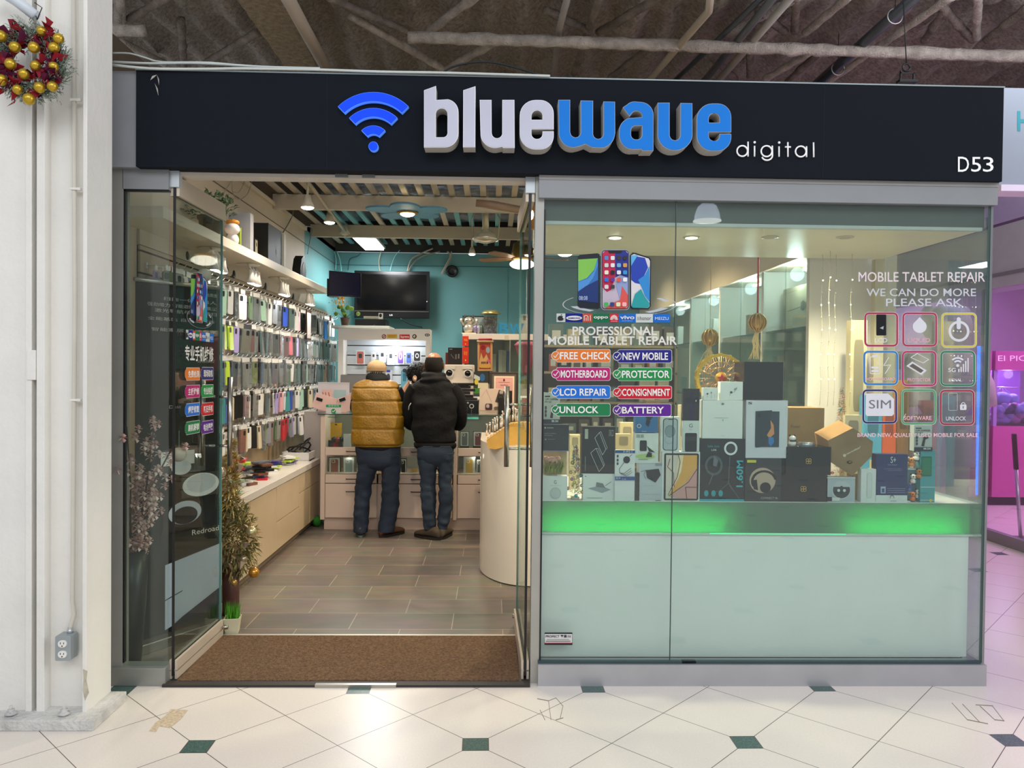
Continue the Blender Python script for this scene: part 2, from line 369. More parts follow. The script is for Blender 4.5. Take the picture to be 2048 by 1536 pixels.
dg = [((858, 62), (962, -14)), ((1196, 66), (1335, -14)), ((1148, 148), (1200, -8)), ((884, 142), (985, 88)), ((1221, 156), (1300, 94)), ((648, -8), (812, 62)), ((700, 30), (905, 148)), ((1090, 20), (1180, 62)),
      ((232, 55), (340, -10)), ((242, 82), (330, 128)), ((408, 128), (520, 62)), ((362, 40), (368, 132)), ((1455, 68), (1600, -8)), ((1590, 62), (1592, -8)), ((1515, 20), (1570, 64)), ((1610, 66), (1700, -8)), ((1850, 80), (1888, 22), 0), ((1945, 80), (1880, 10)), ((1953, 76), (1956, -8)), ((1972, 80), (2060, 10)),
      ((1500, 152), (1500, 104)), ((1530, 158), (1620, 106)), ((1420, 110), (1470, 158)), ((1575, 162), (1640, 104)), ((240, -5), (246, 50))]
RK = {}
for r_, k in enumerate(sorted(range(len(dg)), key=lambda i: dg[i][0][0]+dg[i][1][0])): RK[k] = ORD[r_]
for k, e in enumerate(dg):
    a = atz(e[0][0], e[0][1], 4.28); b = atz(e[1][0], e[1][1], 4.28)
    rough_bar('truss_web', (a, b), .032, 'rough sprayed truss bar under the dark ceiling, %s from the left' % RK[k], M('8a7f76', .95, var=.4, vs=12, bump=1, bs=60) if k % 3 else ROCKL, seg=22, group='sprayed truss bars under the ceiling')
rough_bar('truss_web', (atz(1655, 164, 4.2), atz(1905, -8, 4.2)), .03, 'pale rough diagonal bar crossing up to the right behind the ceiling hook', ROCKL, seg=50)
a = atz(470, -6, 4.2); b = atz(575, 140, 4.2); a2 = atz(568, -6, 4.2); b2 = atz(636, 140, 4.2)
rs = []
for i in range(30):
    t = i/29; l = a.lerp(b, t); r_ = a2.lerp(b2, t); e = Vector((0, 0, .3)); nn = .012*noise.noise(l*9)
    rs.append([l+Vector((nn, 0, 0)), r_+Vector((nn, 0, 0)), r_+e, l+e])
tag(MB().rings(rs, M('ab9a7f', .95, var=.35, vs=25, bump=1, bs=110), smooth=False).make('ceiling_beam'), 'wide flat brown sprayed beam running back beside the white pipe', 'beam')
def pipe(pts, r, m, label, name='pipe', z=4.1, group=None):
    P = [atz(p[0], p[1], z) for p in pts]; c = P[0]; mb = MB().tube([p-c for p in P], r, m, 12)
    return tag(mb.make(name, None, c), label, 'pipe', group)
pipe([(572, -10), (655, 142)], .05, M('b7a896', .5), 'fat white pipe running back beside the wide brown beam')
pipe([(1422, -20), (1418, 22), (1290, 170)], .028, M('c9bfae', .5), 'thin cream pipe bending above the blue letters of the sign')
pipe([(1560, -20), (1400, 172)], .03, M('6f7377', .4, .5), 'grey pipe, nearest the cream one above the sign', z=4.15)
pipe([(1595, -20), (1425, 175)], .03, M('b5b0aa', .5), 'pale pipe right of the two grey ones above the sign', z=4.15)
pipe([(1530, -10), (1330, 180)], .022, M('585c60', .4, .5), 'thin dark grey pipe behind the cream one above the sign', z=4.2)
pipe([(1136, -10), (1118, 60), (1106, 160)], .026, M('a39b95', .5), 'short whitish pipe above the white letters of the sign', z=4.2)
pipe([(1835, -10), (1625, 175)], .042, M('5f656b', .3, .7), 'fat shiny grey conduit crossing behind the right half of the beam', z=4.15)
for px, py in ((1790, 38), (1676, 142)):
    p = atz(px, py, 4.1); mb = MB().tube([(.055*math.cos(t), .0, .055*math.sin(t)) for t in [PI*2*i/16 for i in range(17)]], .005, M('c9c9c9', .3, .8), 6).tube([(0, 0, .05), (0, 0, .3)], .003, BLK, 5)
    tag(mb.make('pipe_hanger', None, p+Vector((0, 0, .02))), '%s wire ring hanger on the fat grey conduit' % ('upper right' if px > 1700 else 'lower left'), 'hanger', 'wire hangers on the conduit')
# ================================================================== STOREFRONT
def fbox(mb, x0, y0, x1, y1, Y0, Y1, m):     # box whose front face fills pixel rectangle at plane Y0
    a = at(x0, y0, Y0); b = at(x1, y1, Y0); return mb.bx(a.x, b.x, Y0, Y1, b.z, a.z, m)
SX0, SX1 = at(272, 236, -.06).x, at(2006, 270, -.06).x; SZ0, SZ1 = at(1140, 348, -.06).z, at(1140, 158, -.06).z
sign = thing('shop_sign', (SX0, -.06, SZ0), 'long dark navy shop sign board with white and blue letters, number D53 and signal symbol', 'sign')
mb = MB(); Wd = SX1-SX0; H = SZ1-SZ0
mb.bx(0, Wd, 0, .16, 0, H, NAVY)
for x in (at(654, 200, -.06).x-SX0, at(1648, 200, -.06).x-SX0): mb.bx(x, x+.002, -.0006, 0, 0, H, M('0c1017', .6))
mb.make('sign_board', sign)
MB().bx(-.003, Wd+.003, -.004, .16, H, H+.006, M('9aa8aa', .5)).make('top_trim', sign)
MB().bx(-.16, 0, .015, .14, .0, H, M('8d8f93', .5)).make('end_panel', sign)
LF, LB = -.145, -.06
WF = M('c4c5d4', .6, var=.05, vs=5); WS = M('b9b5ae', .5); BF = M('0878d6', .6, var=.03); EDGE = M('eef0f2', .4); EDGEB = M('9aa6b8', .4)
def arc(cx, cy, rx, ry, a0, a1, n=8): return [(cx+rx*math.cos(math.radians(a0+(a1-a0)*i/n)), cy+ry*math.sin(math.radians(a0+(a1-a0)*i/n))) for i in range(n+1)]
def rrp(x0, y0, x1, y1, tl=0, tr=0, br=0, bl=0):
    o = []
    for cx, cy, r_, a in ((x0+tl, y0+tl, tl, 180), (x1-tr, y0+tr, tr, 270), (x1-br, y1-br, br, 0), (x0+bl, y1-bl, bl, 90)):
        o += arc(cx, cy, r_, r_, a, a+90, 7) if r_ else [(cx, cy)]
    return o
def inset(lp, d):
    n = len(lp); o = []; A = sum(lp[i][0]*lp[(i+1) % n][1]-lp[(i+1) % n][0]*lp[i][1] for i in range(n)); sg = 1 if A > 0 else -1
    for i in range(n):
        p0, p, p1 = lp[i-1], lp[i], lp[(i+1) % n]
        a = Vector((p[0]-p0[0], p[1]-p0[1])); b = Vector((p1[0]-p[0], p1[1]-p[1]))
        if a.length < 1e-6: a = b
        if b.length < 1e-6: b = a
        a.normalize(); b.normalize(); na = Vector((-a.y, a.x)); nb = Vector((-b.y, b.x)); nn = (na+nb)
        if nn.length < 1e-3: nn = na
        nn = nn.normalized(); k = d/max(.5, nn.dot(na)); o.append((p[0]+sg*nn.x*k, p[1]+sg*nn.y*k))
    return o
def clean(lp): return [p for i, p in enumerate(lp) if (Vector(p)-Vector(lp[i-1])).length > .05]
def sign_letter(ch, outer, holes, face, edge, fy=LF, by=LB, side=WS, d=1.1, word='', rim=True):
    outer = clean(outer); holes = [clean(h) for h in holes]; o = Vector((at(outer[0][0], outer[0][1], fy).x, by, at(outer[0][0], 300, fy).z))
    def loop(l, yy): return [at(p[0], p[1], fy)-Vector((0, fy-yy, 0)) for p in l]
    def pr(lps, y0, y1, mf, ms):
        mb = MB(); R = Matrix(((1, 0, 0), (0, 0, -1), (0, 1, 0)))
        L = [[(at(p[0], p[1], fy).x-o.x, at(p[0], p[1], fy).z-o.z) for p in l] for l in lps]
        for l in L[:1]:
            if sum(l[i][0]*l[(i+1) % len(l)][1]-l[(i+1) % len(l)][0]*l[i][1] for i in range(len(l))) < 0: l.reverse()
        for l in L[1:]:
            if sum(l[i][0]*l[(i+1) % len(l)][1]-l[(i+1) % len(l)][0]*l[i][1] for i in range(len(l))) > 0: l.reverse()
        mb.prism(L[0], by-y0, by-y1, mf, R=R, holes=L[1:], ms=ms); return mb
    p = pr([outer]+holes, by, fy, edge, side).make('letter_'+ch, sign, o-Vector(sign.location))
    if rim: pr([inset(outer, d)]+[inset(h, -d) for h in holes], fy, fy-.0025, face, face).make('letter_face', p)
b_ = [(848, 180.5), (872, 171.8), (872, 200)]+arc(891, 224, 26, 26, -78, 0)+arc(889, 267, 28, 28, 0, 90)+[(848, 295)]
sign_letter('b', b_, [rrp(871.5, 217, 895, 274.5, 11, 11, 9, 0)], WF, EDGE)
sign_letter('l', [(926.5, 180.5), (951, 172.4), (950.4, 294.5), (926, 294.5)], [], WF, EDGE)
sign_letter('u', [(959.4, 199.8), (983, 199.8), (983.3, 264)]+arc(994, 266, 10.5, 10.5, 170, 10)+[(1004.6, 199.8), (1028.8, 199.8), (1029.4, 296), (1006, 296), (1004.5, 293.5)]+arc(990, 268, 29, 28, 75, 175), [], WF, EDGE)
def e_shape(x0, x1, y0, y1, hx0, hx1, t0, t1, l0, l1, s0, s1):
    out = rrp(x0, y0, x1, y1, 31, 27, 27, 31); i = [k for k, p in enumerate(out) if p[0] >= x1-.01]
    # split the right side for the slit and lower counter
    up_ = [p for p in out if p[1] < s0]; lo = [p for p in out if p[1] > s1]
    tl = rrp(x0, y0, x1, y1, 31, 27, 27, 31)[:16]; br = rrp(x0, y0, x1, y1, 31, 27, 27, 31)[16:]
    notch = [(x1, s0), (hx0, s0), (hx0, l1-10)]+arc(hx0+11, l1-10, 11, 10, 180, 90, 5)+arc(hx1-11, l1-10, 11, 10, 90, 0, 5)+[(hx1, s1), (x1, s1)]
    return tl+notch+br, [rrp(hx0, t0, hx1, t1, 11, 11, 0, 0)]
o_, h_ = e_shape(1039.5, 1107.5, 200, 299, 1063, 1085, 221, 239.5, 258.7, 278, 258.7, 262.6); sign_letter('e', o_, h_, WF, EDGE)
w_ = [(1116.8, 199.7), (1140.3, 199.7), (1140.3, 263)]+arc(1151, 264, 10.5, 11, 175, 5, 6)+[(1161.3, 201), (1186.2, 201.5), (1186.2, 266)]+arc(1196.5, 267, 10.5, 11, 175, 5, 6)+[(1206.9, 203), (1230, 203.5), (1230.4, 266)]+arc(1201, 266, 29, 30, 10, 80, 7)+[(1184, 295), (1171.3, 288.3), (1158, 293)]+arc(1146, 264, 29, 31, 85, 170, 7)
sign_letter('w', w_, [], BF, EDGEB)
a_ = [(1259, 233), (1245.7, 214.7)]+arc(1269, 226, 22, 23, 228, 270, 5)+arc(1281, 230, 26, 26, 275, 360, 7)+[(1306.8, 301.6), (1284, 301.6), (1283, 298.5)]+arc(1266, 270, 28, 29, 80, 180, 7)+arc(1266, 262, 28, 27, 190, 255, 6)+[(1284, 234.5), (1284, 231)]+arc(1273, 232, 11, 10, -5, -160, 7)
sign_letter('a', a_, [rrp(1262, 251.5, 1284, 279, 10, 0, 10, 10)], BF, EDGEB)
u2 = [(1315.6, 205.4), (1339.2, 205.4), (1339.2, 269)]+arc(1350, 270, 10.8, 10.8, 175, 5, 6)+[(1361, 206), (1384.6, 206.5), (1385, 268)]+arc(1350, 269, 35, 32, 5, 175, 14)
sign_letter('v', u2, [], BF, EDGEB)
o_, h_ = e_shape(1393.5, 1462.5, 207, 302, 1417.5, 1439, 226.6, 245.3, 267, 282, 264.2, 267.8); sign_letter('e', o_, h_, BF, EDGEB)
WIFI = M('0038ff', .6, emit=.85, var=.04, vs=8); WE = M('5a94ff', .5, emit=.45)
for R1, R0 in ((101, 82), (69, 51), (34, 16.5)):
    p = arc(746.5, 285, R1, R1, -134.5, -45.5, 16)+arc(746.5, 285, R0, R0, -45.5, -134.5, 16); sign_letter('signal_arc', p, [], WIFI, WE, fy=-.085, side=WE, d=.8)
sign_letter('signal_dot', arc(746.6, 292.7, 9.7, 9.7, 0, 345, 22), [], WIFI, WE, fy=-.085, side=WE, d=.8)
WT = M('f4f4f4', .4, emit=.12)
def ring(cx, cy, r_, n=22): return [(cx+r_*math.cos(2*PI*i/n), cy+r_*math.sin(2*PI*i/n)) for i in range(n+1)]
GLY = [('d', [ring(1484.5, 302, 10.6), [(1496, 283.5), (1496, 313)]]), ('i', [[(1509, 292), (1509, 313)]], (1509.2, 284.6)), ('g', [ring(1533, 302.4, 10.8), [(1544.5, 291.5), (1544.8, 311)]+arc(1534, 311, 10.8, 9.5, 5, 160, 8)]),
       ('i', [[(1558, 293), (1558, 313.4)]], (1558.2, 285.2)), ('t', [[(1575.6, 284.5), (1575.8, 313.6)], [(1570, 293.8), (1581.5, 294)]]), ('a', [ring(1601.5, 303, 10.6), [(1613, 292.8), (1613, 314)]]), ('l', [[(1627, 285), (1627.4, 314.4)]])]
for g_ in GLY:
    mb = MB(); o = at(g_[1][0][0][0], 313, -.07); so = Vector(sign.location)
    for pl in g_[1]: mb.tube([at(p[0], p[1], -.072)-o for p in pl], .0038, WT, 8)
    if len(g_) > 2: mb.sph(at(g_[2][0], g_[2][1], -.072)-o, (.006, .005, .006), WT)
    mb.make('letter_'+g_[0], sign, o-so)
for ch, x0, x1 in (('d', 1916, 1938), ('5', 1942.5, 1962), ('3', 1966, 1987)):
    mb = MB(); o = at(x0, 344, -.063); cv = Canvas(mb, lambda u, v, k: at(u, v, -.0625-.0007*k)-o); cv.text(ch.upper(), x0, 313.5+(0 if ch == 'd' else .5), x1, 343.5, WT, 0); mb.make('unit_'+('letter' if ch == 'd' else 'number'), sign, o-Vector(sign.location))
# cables lying over the top of the sign, torn tape, hook
def wire(name, pts, r, m, label, cat='cable', group=None, smooth=4):
    P = [Vector(p) for p in pts]; Q = []
    for i in range(len(P)-1):
        p0, p1, p2, p3 = P[max(0, i-1)], P[i], P[i+1], P[min(len(P)-1, i+2)]
        for k in range(smooth):
            t = k/smooth; Q.append(.5*((2*p1)+(p2-p0)*t+(2*p0-5*p1+4*p2-p3)*t*t+(3*p1-p0-3*p2+p3)*t**3))
    Q.append(P[-1]); c = Q[0].copy(); mb = MB().tube([q-c for q in Q], r, m, 6)
    return tag(mb.make(name, None, c), label, cat, group)
CW = M('c9cec8', .5)
wire('cable', [at(x, y, .02) for x, y in ((226, 124), (300, 127), (380, 126), (450, 129), (530, 134), (640, 137))], .006, CW, 'upper white cable lying along the top of the sign board')
wire('cable', [at(x, y, -.075) for x, y in ((226, 130), (300, 137), (400, 138), (470, 137), (520, 137.5), (640, 139.5), (760, 143.5), (900, 146), (1100, 152))], .006, CW, 'lower white cable lying along the top of the sign board')
wire('cable', [at(x, y, .05) for x, y in ((226, 106), (260, 107), (292, 116), (325, 124), (420, 125), (520, 135))], .004, CW, 'thin pale cable sagging to the sign from the left column')
wire('cable', [at(x, y, .1) for x, y in ((885, 146), (905, 134), (945, 125), (985, 125), (1030, 135), (1078, 150))], .005, M('23282a', .5), 'black cable arching above the top of the sign')
o = at(312, 158, -.07); mb = MB()
for d, l in (((.2, 0, -1), .05), ((-.7, 0, -.6), .04), ((.3, 0, -1), .06)): mb.leaf(Vector((.004, 0, .02)) if l < .06 else Vector((-.006, 0, -.02)), d, l, .014, M('b9b6ae', .6), .1)
tag(mb.make('torn_tape', None, o), 'scrap of torn grey tape dangling on the upper left corner of the sign', 'tape')
hk = thing('ceiling_hook', at(1812, 166, .02), 'black eye hook clamp standing on the sign below a hanging wire', 'hook')
MB().bx(-.04, .05, -.02, .02, 0, .012, BLK).bx(-.03, -.024, -.005, .005, 0, .06, BLK).bx(.034, .04, -.005, .005, 0, .05, BLK).bx(-.03, .04, -.005, .005, .045, .05, BLK).make('clamp', hk)
MB().tube([(.018*math.cos(t), 0, .075+.018*math.sin(t)) for t in [2*PI*i/14 for i in range(15)]], .005, BLK, 6).make('eye', hk)
a_ = at(1812, 150, .02); b_ = at(1806, -8, .02); MB().tube([(0, 0, .09), (b_.x-hk.location.x, 0, b_.z-hk.location.z)], .003, BLK, 5).make('wire', hk)
# header, posts, rails
fz = lambda x, y, Y: at(x, y, Y).z
mb = MB(); x0 = at(1078, 380, -.03).x; x1 = at(1996, 380, -.03).x
mb.bx(x0, x1, -.03, .06, fz(1500, 402, -.03), SZ0+.002, SILV); mb.bx(x0, x1, -.034, -.03, fz(1500, 366, -.03), SZ0, M('9a9a98', .5)); struct('trim_3', mb)
mb = MB(); a = at(245.2, 336, -.01); b = at(337, 379, -.01); mb.bx(a.x, b.x, -.01, .06, b.z, SZ0+.003, SILV)
mb.bx(at(222, 800, -.01).x, at(245, 800, -.01).x, -.01, .06, 0, SZ0, M('9c9b96', .42, .3)); mb.bx(at(244.5, 800, 0).x, at(250, 800, 0).x, -.003, .02, .1, b.z, BLK).bx(at(245, 800, 0).x, at(337, 800, 0).x, -.003, .02, b.z-.008, b.z+.004, BLK)
struct('trim_4', mb)
mb = MB(); mb.bx(at(221, 1350, -.03).x, at(331, 1350, -.03).x, -.035, .06, 0, fz(280, 1336, -.03), M('9a9c98', .35, .5)); struct('trim_5', mb, .002)
mb = MB(); X0, X1 = at(1076, 1350, -.035).x, at(1973, 1350, -.035).x; mb.bx(X0, X1, -.035, .06, 0, fz(1500, 1330, -.035), M('b1b1b4', .35, .45)); mb.bx(X1-.06, X1, .06, 1.1, 0, fz(1500, 1330, -.035), M('a5a5a8', .35, .45))
mb.bx(X0, X1-.02, -.02, .0, fz(1500, 1330, -.035), fz(1500, 1330, -.035)+.012, M('33474a', .4)); struct('trim_6', mb)
mb = MB(); xm = at(1079, 800, 0).x; mb.bx(xm-.03, xm+.012, .0, .1, 0, SZ0, M('a9a79f', .4, .3)); mb.bx(xm+.012, xm+.02, -.002, .02, .1, 2.3, BLK); struct('trim_7', mb)
mb = MB(); mb.bx(at(345, 350, .05).x, at(1060, 350, .05).x, .03, .12, fz(700, 357, .03), SZ0+.03, M('cfc6bb', .5))
for px in (683, 737): q = at(px, 347, .02); mb.bx(q.x-.03, q.x+.03, .015, .03, SZ0-.014, SZ0+.002, M('8a8c8c', .4, .6))
struct('trim_8', mb)
# glass panes
WTZ, WBZ = fz(1500, 403, 0), fz(1500, 1326, 0); WX0, WXS, WX1 = at(1084, 800, 0).x, at(1346.5, 860, 0).x, at(1972, 860, 0).x
struct('window_1', MB().bx(WX0, WXS-.0015, 0, .01, WBZ, WTZ, GLH))
struct('window_2', MB().bx(WXS+.0015, WX1, 0, .01, WBZ, WTZ, GLH))
struct('window_3', MB().bx(WX1-.01, WX1, .012, 1.05, WBZ, 2.3, GLH))
struct('window_4', MB().bx(at(246, 800, 0).x, at(336.5, 800, 0).x, 0, .01, fz(280, 1336, 0), fz(290, 380, 0), GLH))
EG = M('3d5450', .3, 0)
struct('trim_9', MB().bx(WXS-.0015, WXS+.0015, 0, .01, WBZ, WTZ, EG).bx(WX1, WX1+.012, -.004, .012, WBZ, WTZ, M('8d8f90', .25, .6)).bx(WX1-.012, WX1, -.001, 0, WBZ, WTZ, EG))
q = at(1377, 1323, -.01); tag(MB().rbox((0, 0, 0), (.07, .012, .02), BLK, .004, R=Matrix(((1, 0, 0), (0, 0, -1), (0, 1, 0)))).make('glass_clamp', None, q), 'small black clamp at the foot of the window seam', 'clamp')
# ------------------------------------------------------------------ glass doors
def door(num, hinge, far, label, hy0, hy1, side):
    L = (far-hinge).length; ang = math.atan2(far.y-hinge.y, far.x-hinge.x)
    d = bpy.data.objects.new('door_%d' % num, None); C.objects.link(d); d.location = hinge; d.rotation_euler = (0, 0, ang); d['kind'] = 'structure'; d['label'] = label
    MB().bx(0, L, -.006, .006, .09, 2.36, GL).bx(-.004, 0, -.006, .006, .03, 2.4, BLK).bx(L, L+.004, -.006, .006, .05, 2.4, M('7fa8a0', .3)).make('glass_pane', d)
    m = M('cdbfae', .35, .25, var=.02); r = MB().bx(0, L, -.019, -.007, .012, .105, m).bx(0, L, .007, .019, .012, .105, m).bx(0, L, -.019, .019, .05, .058, m).bx(.003, L, -.006, .006, .06, .1, DARK).make('bottom_rail', d, bevel=.001)
    MB().bx(0, L, -.022, -.007, 2.34, 2.43, m).bx(0, L, .007, .022, 2.34, 2.43, m).bx(0.0, L, -.007, .007, 2.37, 2.42, DARK).make('top_rail', d, bevel=.001)
    MB().bx(-.012, .03, -.024, .024, 2.38, 2.46, M('c5ccd0', .35, .4)).make('top_pivot', d, bevel=.002)
    hx = L-.07; hd = bpy.data.objects.new('x', None)
    for s_ in (-1, 1):
        mb = MB().cyl((hx, s_*.075, hy0), (hx, s_*.075, hy1), .0145, STEEL, 16)
        for zz in (hy0+.16*(hy1-hy0)*1.4, hy1-.16*(hy1-hy0)*1.4): mb.cyl((hx, s_*.006, zz), (hx, s_*.075, zz), .007, STEEL, 10)
        mb.make('handle', d)
    MB().lathe([(.012, 0), (.014, .01), (.011, .028)], (L-.03, -.028*side, .07), STEEL, 12, 'y').make('floor_bolt', d)
    return d
bpy.data.objects.remove(bpy.data.objects.get('x')) if bpy.data.objects.get('x') else None
h1 = atx(351, 1382, -1.513); h1 = Vector((-1.525, .02, 0)); door(1, h1, Vector((-1.515, .64, 0)), 'left glass shop door swung open inward, covered with stickers', .98, 1.47, 1)
h2 = Vector((.178, .02, 0)); door(2, h2, Vector((.165, .85, 0)), 'right glass shop door swung open inward, seen edge on', .96, 1.43, -1)
# mat and threshold
mb = MB().bx(-1.5, .15, .0, .64, .004, .016, M('7d6149', .95, var=.5, vs=90, bump=1, bs=160)); tag(mb.make('door_mat', None, None, .003), 'brown looped carpet mat filling the shop doorway', 'mat')
struct('trim_10', MB().bx(-1.55, .2, -.05, .0, 0, .012, M('3c3835', .5)).bx(-1.5, .18, .64, .67, .004, .012, M('c9c4ba', .4, .6)).bx(at(630, 1375, -.05).x, at(792, 1375, -.05).x, -.055, -.03, 0, .014, M('b0aca6', .3, .8)))
# floor scars and tape marks
def floor_mark(poly, m, label, z=.0008):
    P = [atz(x, y, z) for x, y in poly]; c = P[0]; return tag(MB().add([p-c for p in P], [tuple(range(len(P)))[::-1]], m).make('floor_stain', None, c), label, 'stain')
floor_mark([(298, 1462), (312, 1444), (330, 1432), (342, 1418), (376, 1420), (362, 1438), (340, 1456), (318, 1452), (312, 1464)], M('c9b79c', .8, var=.3, vs=80), 'patch of worn tan glue residue on the floor near the column')
for g_, lab in (([[(1075, 1398), (1097, 1402), (1112, 1396), (1126, 1412), (1120, 1438)], [(1080, 1420), (1090, 1440)], [(1097, 1402), (1102, 1440)], [(1112, 1440), (1126, 1436)]], 'scribbled grey tape marks on the floor before the right door'),
                ([[(1904, 1406), (1935, 1440), (1975, 1448)], [(1925, 1408), (1960, 1445)], [(1952, 1410), (1985, 1412), (2008, 1442), (1990, 1440), (1960, 1412)]], 'loop shaped scratch marks on the floor at lower right')):
    mb = MB(); c = atz(g_[0][0][0], g_[0][0][1], .001); cv = Canvas(mb, lambda u, v, k: atz(u, v, .0006+.0002*k)-c)
    for l in g_: cv.line(l, .006, M('8f857b', .8))
    tag(mb.make('floor_mark', None, c), lab, 'mark')
# ================================================================== COLUMN, OUTLET, WREATH
CP = M('e9e6de', .55, var=.06, vs=3, bump=.15, bs=30); YF = -.42
def cx(px, Y=YF): return at(px, 768, Y).x
col = thing('steel_column', (-1.95, -.32, 0), 'white painted steel column at the left, bolted to the floor', 'column')
L = Vector(col.location)
def lb(mb, x0, x1, y0, y1, z0, z1, m): return mb.bx(x0-L.x, x1-L.x, y0-L.y, y1-L.y, z0, z1, m)
XS = -1.715; Hc = 4.4
mb = MB(); lb(mb, cx(165), XS, YF, -.2, .03, Hc, CP); mb.make('right_flange', col, bevel=.003)
mb = MB(); lb(mb, cx(85, -.36), cx(165), -.36, -.2, .03, Hc, CP); mb.make('web_panel', col)
mb = MB(); lb(mb, cx(70), cx(86), YF+.01, -.2, .03, Hc, CP); lb(mb, cx(48), cx(60), YF+.01, -.2, .03, Hc, CP); mb.make('flange_edge', col, bevel=.002)
mb = MB(); lb(mb, -2.6, cx(49), YF+.02, -.2, .03, Hc, CP); mb.make('left_panel', col)
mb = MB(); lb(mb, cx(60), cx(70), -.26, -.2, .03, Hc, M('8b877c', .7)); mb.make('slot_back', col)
mb = MB(); a = at(52, 700, YF); b = at(69, 760, YF); mb.bx(a.x-L.x, b.x-L.x, YF+.004-L.y, YF+.05-L.y, b.z, a.z, CP); mb.make('joint_plate', col, bevel=.002)
mb = MB(); PT = M('cfcdc8', .6, var=.25, vs=12, bump=.6, bs=60); lb(mb, -2.6, -1.645, -.5, -.2, 0, .045, PT); mb.make('base_plate', col, bevel=.004)
for px in (22, 128):
    q = atz(px, 1428, .05); mb = MB(); mb.lathe([(.026, 0), (.026, .006), (.016, .007), (.016, .02), (.008, .021), (.008, .034), (.003, .036)], q-L, PT, 6); mb.make('anchor_bolt', col)
PEEL = M('c2b9a6', .8, var=.2, vs=30)
mb = MB(); yy = YF-.0006
for poly in ([(166, 1338), (175, 1342), (173, 1360), (178, 1385), (170, 1402), (165, 1380), (167, 1360)],):
    mb.add([at(x, y, yy)-L for x, y in poly], [tuple(range(len(poly)))[::-1]], PEEL)
cv = Canvas(mb, lambda u, v, k: at(u, v, -.3606)-L)
cv.line([(115, 463), (132, 463)], .003, M('4a5a78')); cv.line([(86, 1352), (92, 1368), (101, 1384), (100, 1404), (92, 1420)], .002, M('a3997f'))
cv.line([(139, 753), (117, 758), (108, 780), (108, 825), (118, 840), (138, 842)], .0015, M('b9b2a2'))
mb.make('peeled_paint', col)
cd_ = thing('wall_outlet', at(136, 1316, -.40), 'grey metal outlet box with double socket low on the white column', 'outlet')
O = Vector(cd_.location); a = at(119, 1266, -.43); b = at(150, 1316, -.43); W_, H_ = b.x-a.x, a.z-b.z
GR = M('a3abad', .4, .4)
MB().rbox((-.003, -.005, H_/2), (W_, H_, .06), GR, .006, R=Matrix(((1, 0, 0), (0, 0, -1), (0, 1, 0)))).make('metal_box', cd_, bevel=.002)
for k in (0, 1):
    zc = H_*(.28+.42*k); mb = MB(); R = Matrix(((1, 0, 0), (0, 0, -1), (0, 1, 0)))
    mb.rbox((-.003, -.038, zc), (.036, .03, .006), M('e9e7df', .4), .014, R=R)
    for dx in (-.007, .007): mb.box((-.003+dx, -.0415, zc+.003), (.0022, .001, .008), BLK)
    mb.cyl((-.003, -.0405, zc-.009), (-.003, -.042, zc-.009), .0028, BLK, 10); mb.make('socket', cd_)
p0 = at(146, 1262, -.385)-O; p1 = at(143, 1200, -.385)-O; mb = MB().tube([(.004, .01, H_-.004), (.004, .01, H_+.02), (p1.x+.012, .015, p1.z-.06), (p1.x+.006, .012, p1.z), (at(150, 600, -.385)-O) , (at(147, -40, -.385)-O)], .0095, M('d6d0c2', .45), 10)
mb.make('conduit_pipe', cd_)
MB().lathe([(.014, H_), (.014, H_+.012), (.011, H_+.014), (.011, H_+.024)], (.004, .01, 0), M('c7cbca', .3, .6), 6).make('conduit_nut', cd_)
for py in (200, 378, 800):
    q = at(149, py, -.39)-O; MB().box(q, (.034, .02, .01), CP).box(q+Vector((.02, 0, 0)), (.016, .016, .012), CP).make('pipe_strap', cd_, bevel=.002)
# wreath
wr = thing('christmas_wreath', at(64, 128, -.5), 'green Christmas wreath with gold baubles and dark red ribbon on the white column', 'wreath')
random.seed(5); PINE = [M('6a7a68', .7), M('8c9c8c', .7), M('a9b5a8', .7)]; mb = MB(); Rw = .105
for i in range(1300):
    a = random.uniform(0, 2*PI); rr_ = Rw+random.gauss(0, .018); p = Vector((rr_*math.cos(a), random.uniform(-.035, .02), rr_*math.sin(a)))
    d = Vector((math.cos(a+.9+random.gauss(0, .5)), random.gauss(-.25, .3), math.sin(a+.9+random.gauss(0, .5)))); l = random.uniform(.03, .055); m = random.choice(PINE)
    for k in range(5): mb.leaf(p+d*l*k/5, d+Vector((random.gauss(0, .6), random.gauss(0, .5), random.gauss(0, .6))), .018, .004, m, .1)
    mb.leaf(p, d, l, .003, m, .05)
mb.make('pine_branches', wr)
mb = MB(); RED = M('8a1524', .6, var=.3); PUR = M('5a1338', .6, var=.3)
for i in range(105):
    a = random.uniform(0, 2*PI); rr_ = Rw+random.gauss(0, .022); p = Vector((rr_*math.cos(a), -.03+random.uniform(-.02, .02), rr_*math.sin(a)))
    d = Vector((random.gauss(0, 1), random.gauss(-.3, .3), random.gauss(0, 1))); mb.leaf(p, d, random.uniform(.04, .07), .044, random.choice([RED, RED, PUR]), .35)
mb.make('red_ribbon', wr)
mb = MB(); mb.tube([(Rw*math.cos(t), .01, Rw*math.sin(t)) for t in [2*PI*i/30 for i in range(31)]], .022, M('34403a', .8), 8, rough=.3); mb.make('ring', wr)
GOLD = M('c2a032', .32, .7)
for x, y in ((83, 62), (117, 77), (30, 94), (68, 95), (108, 95), (21, 128), (71, 131), (107, 133), (48, 148), (3, 160), (35, 179), (79, 175), (105, 173), (58, 198), (2, 72)):
    q = at(x, y, -.56)-wr.location; MB().sph(q, .021+random.uniform(-.002, .003), GOLD, 14, 10).make('bauble', wr)
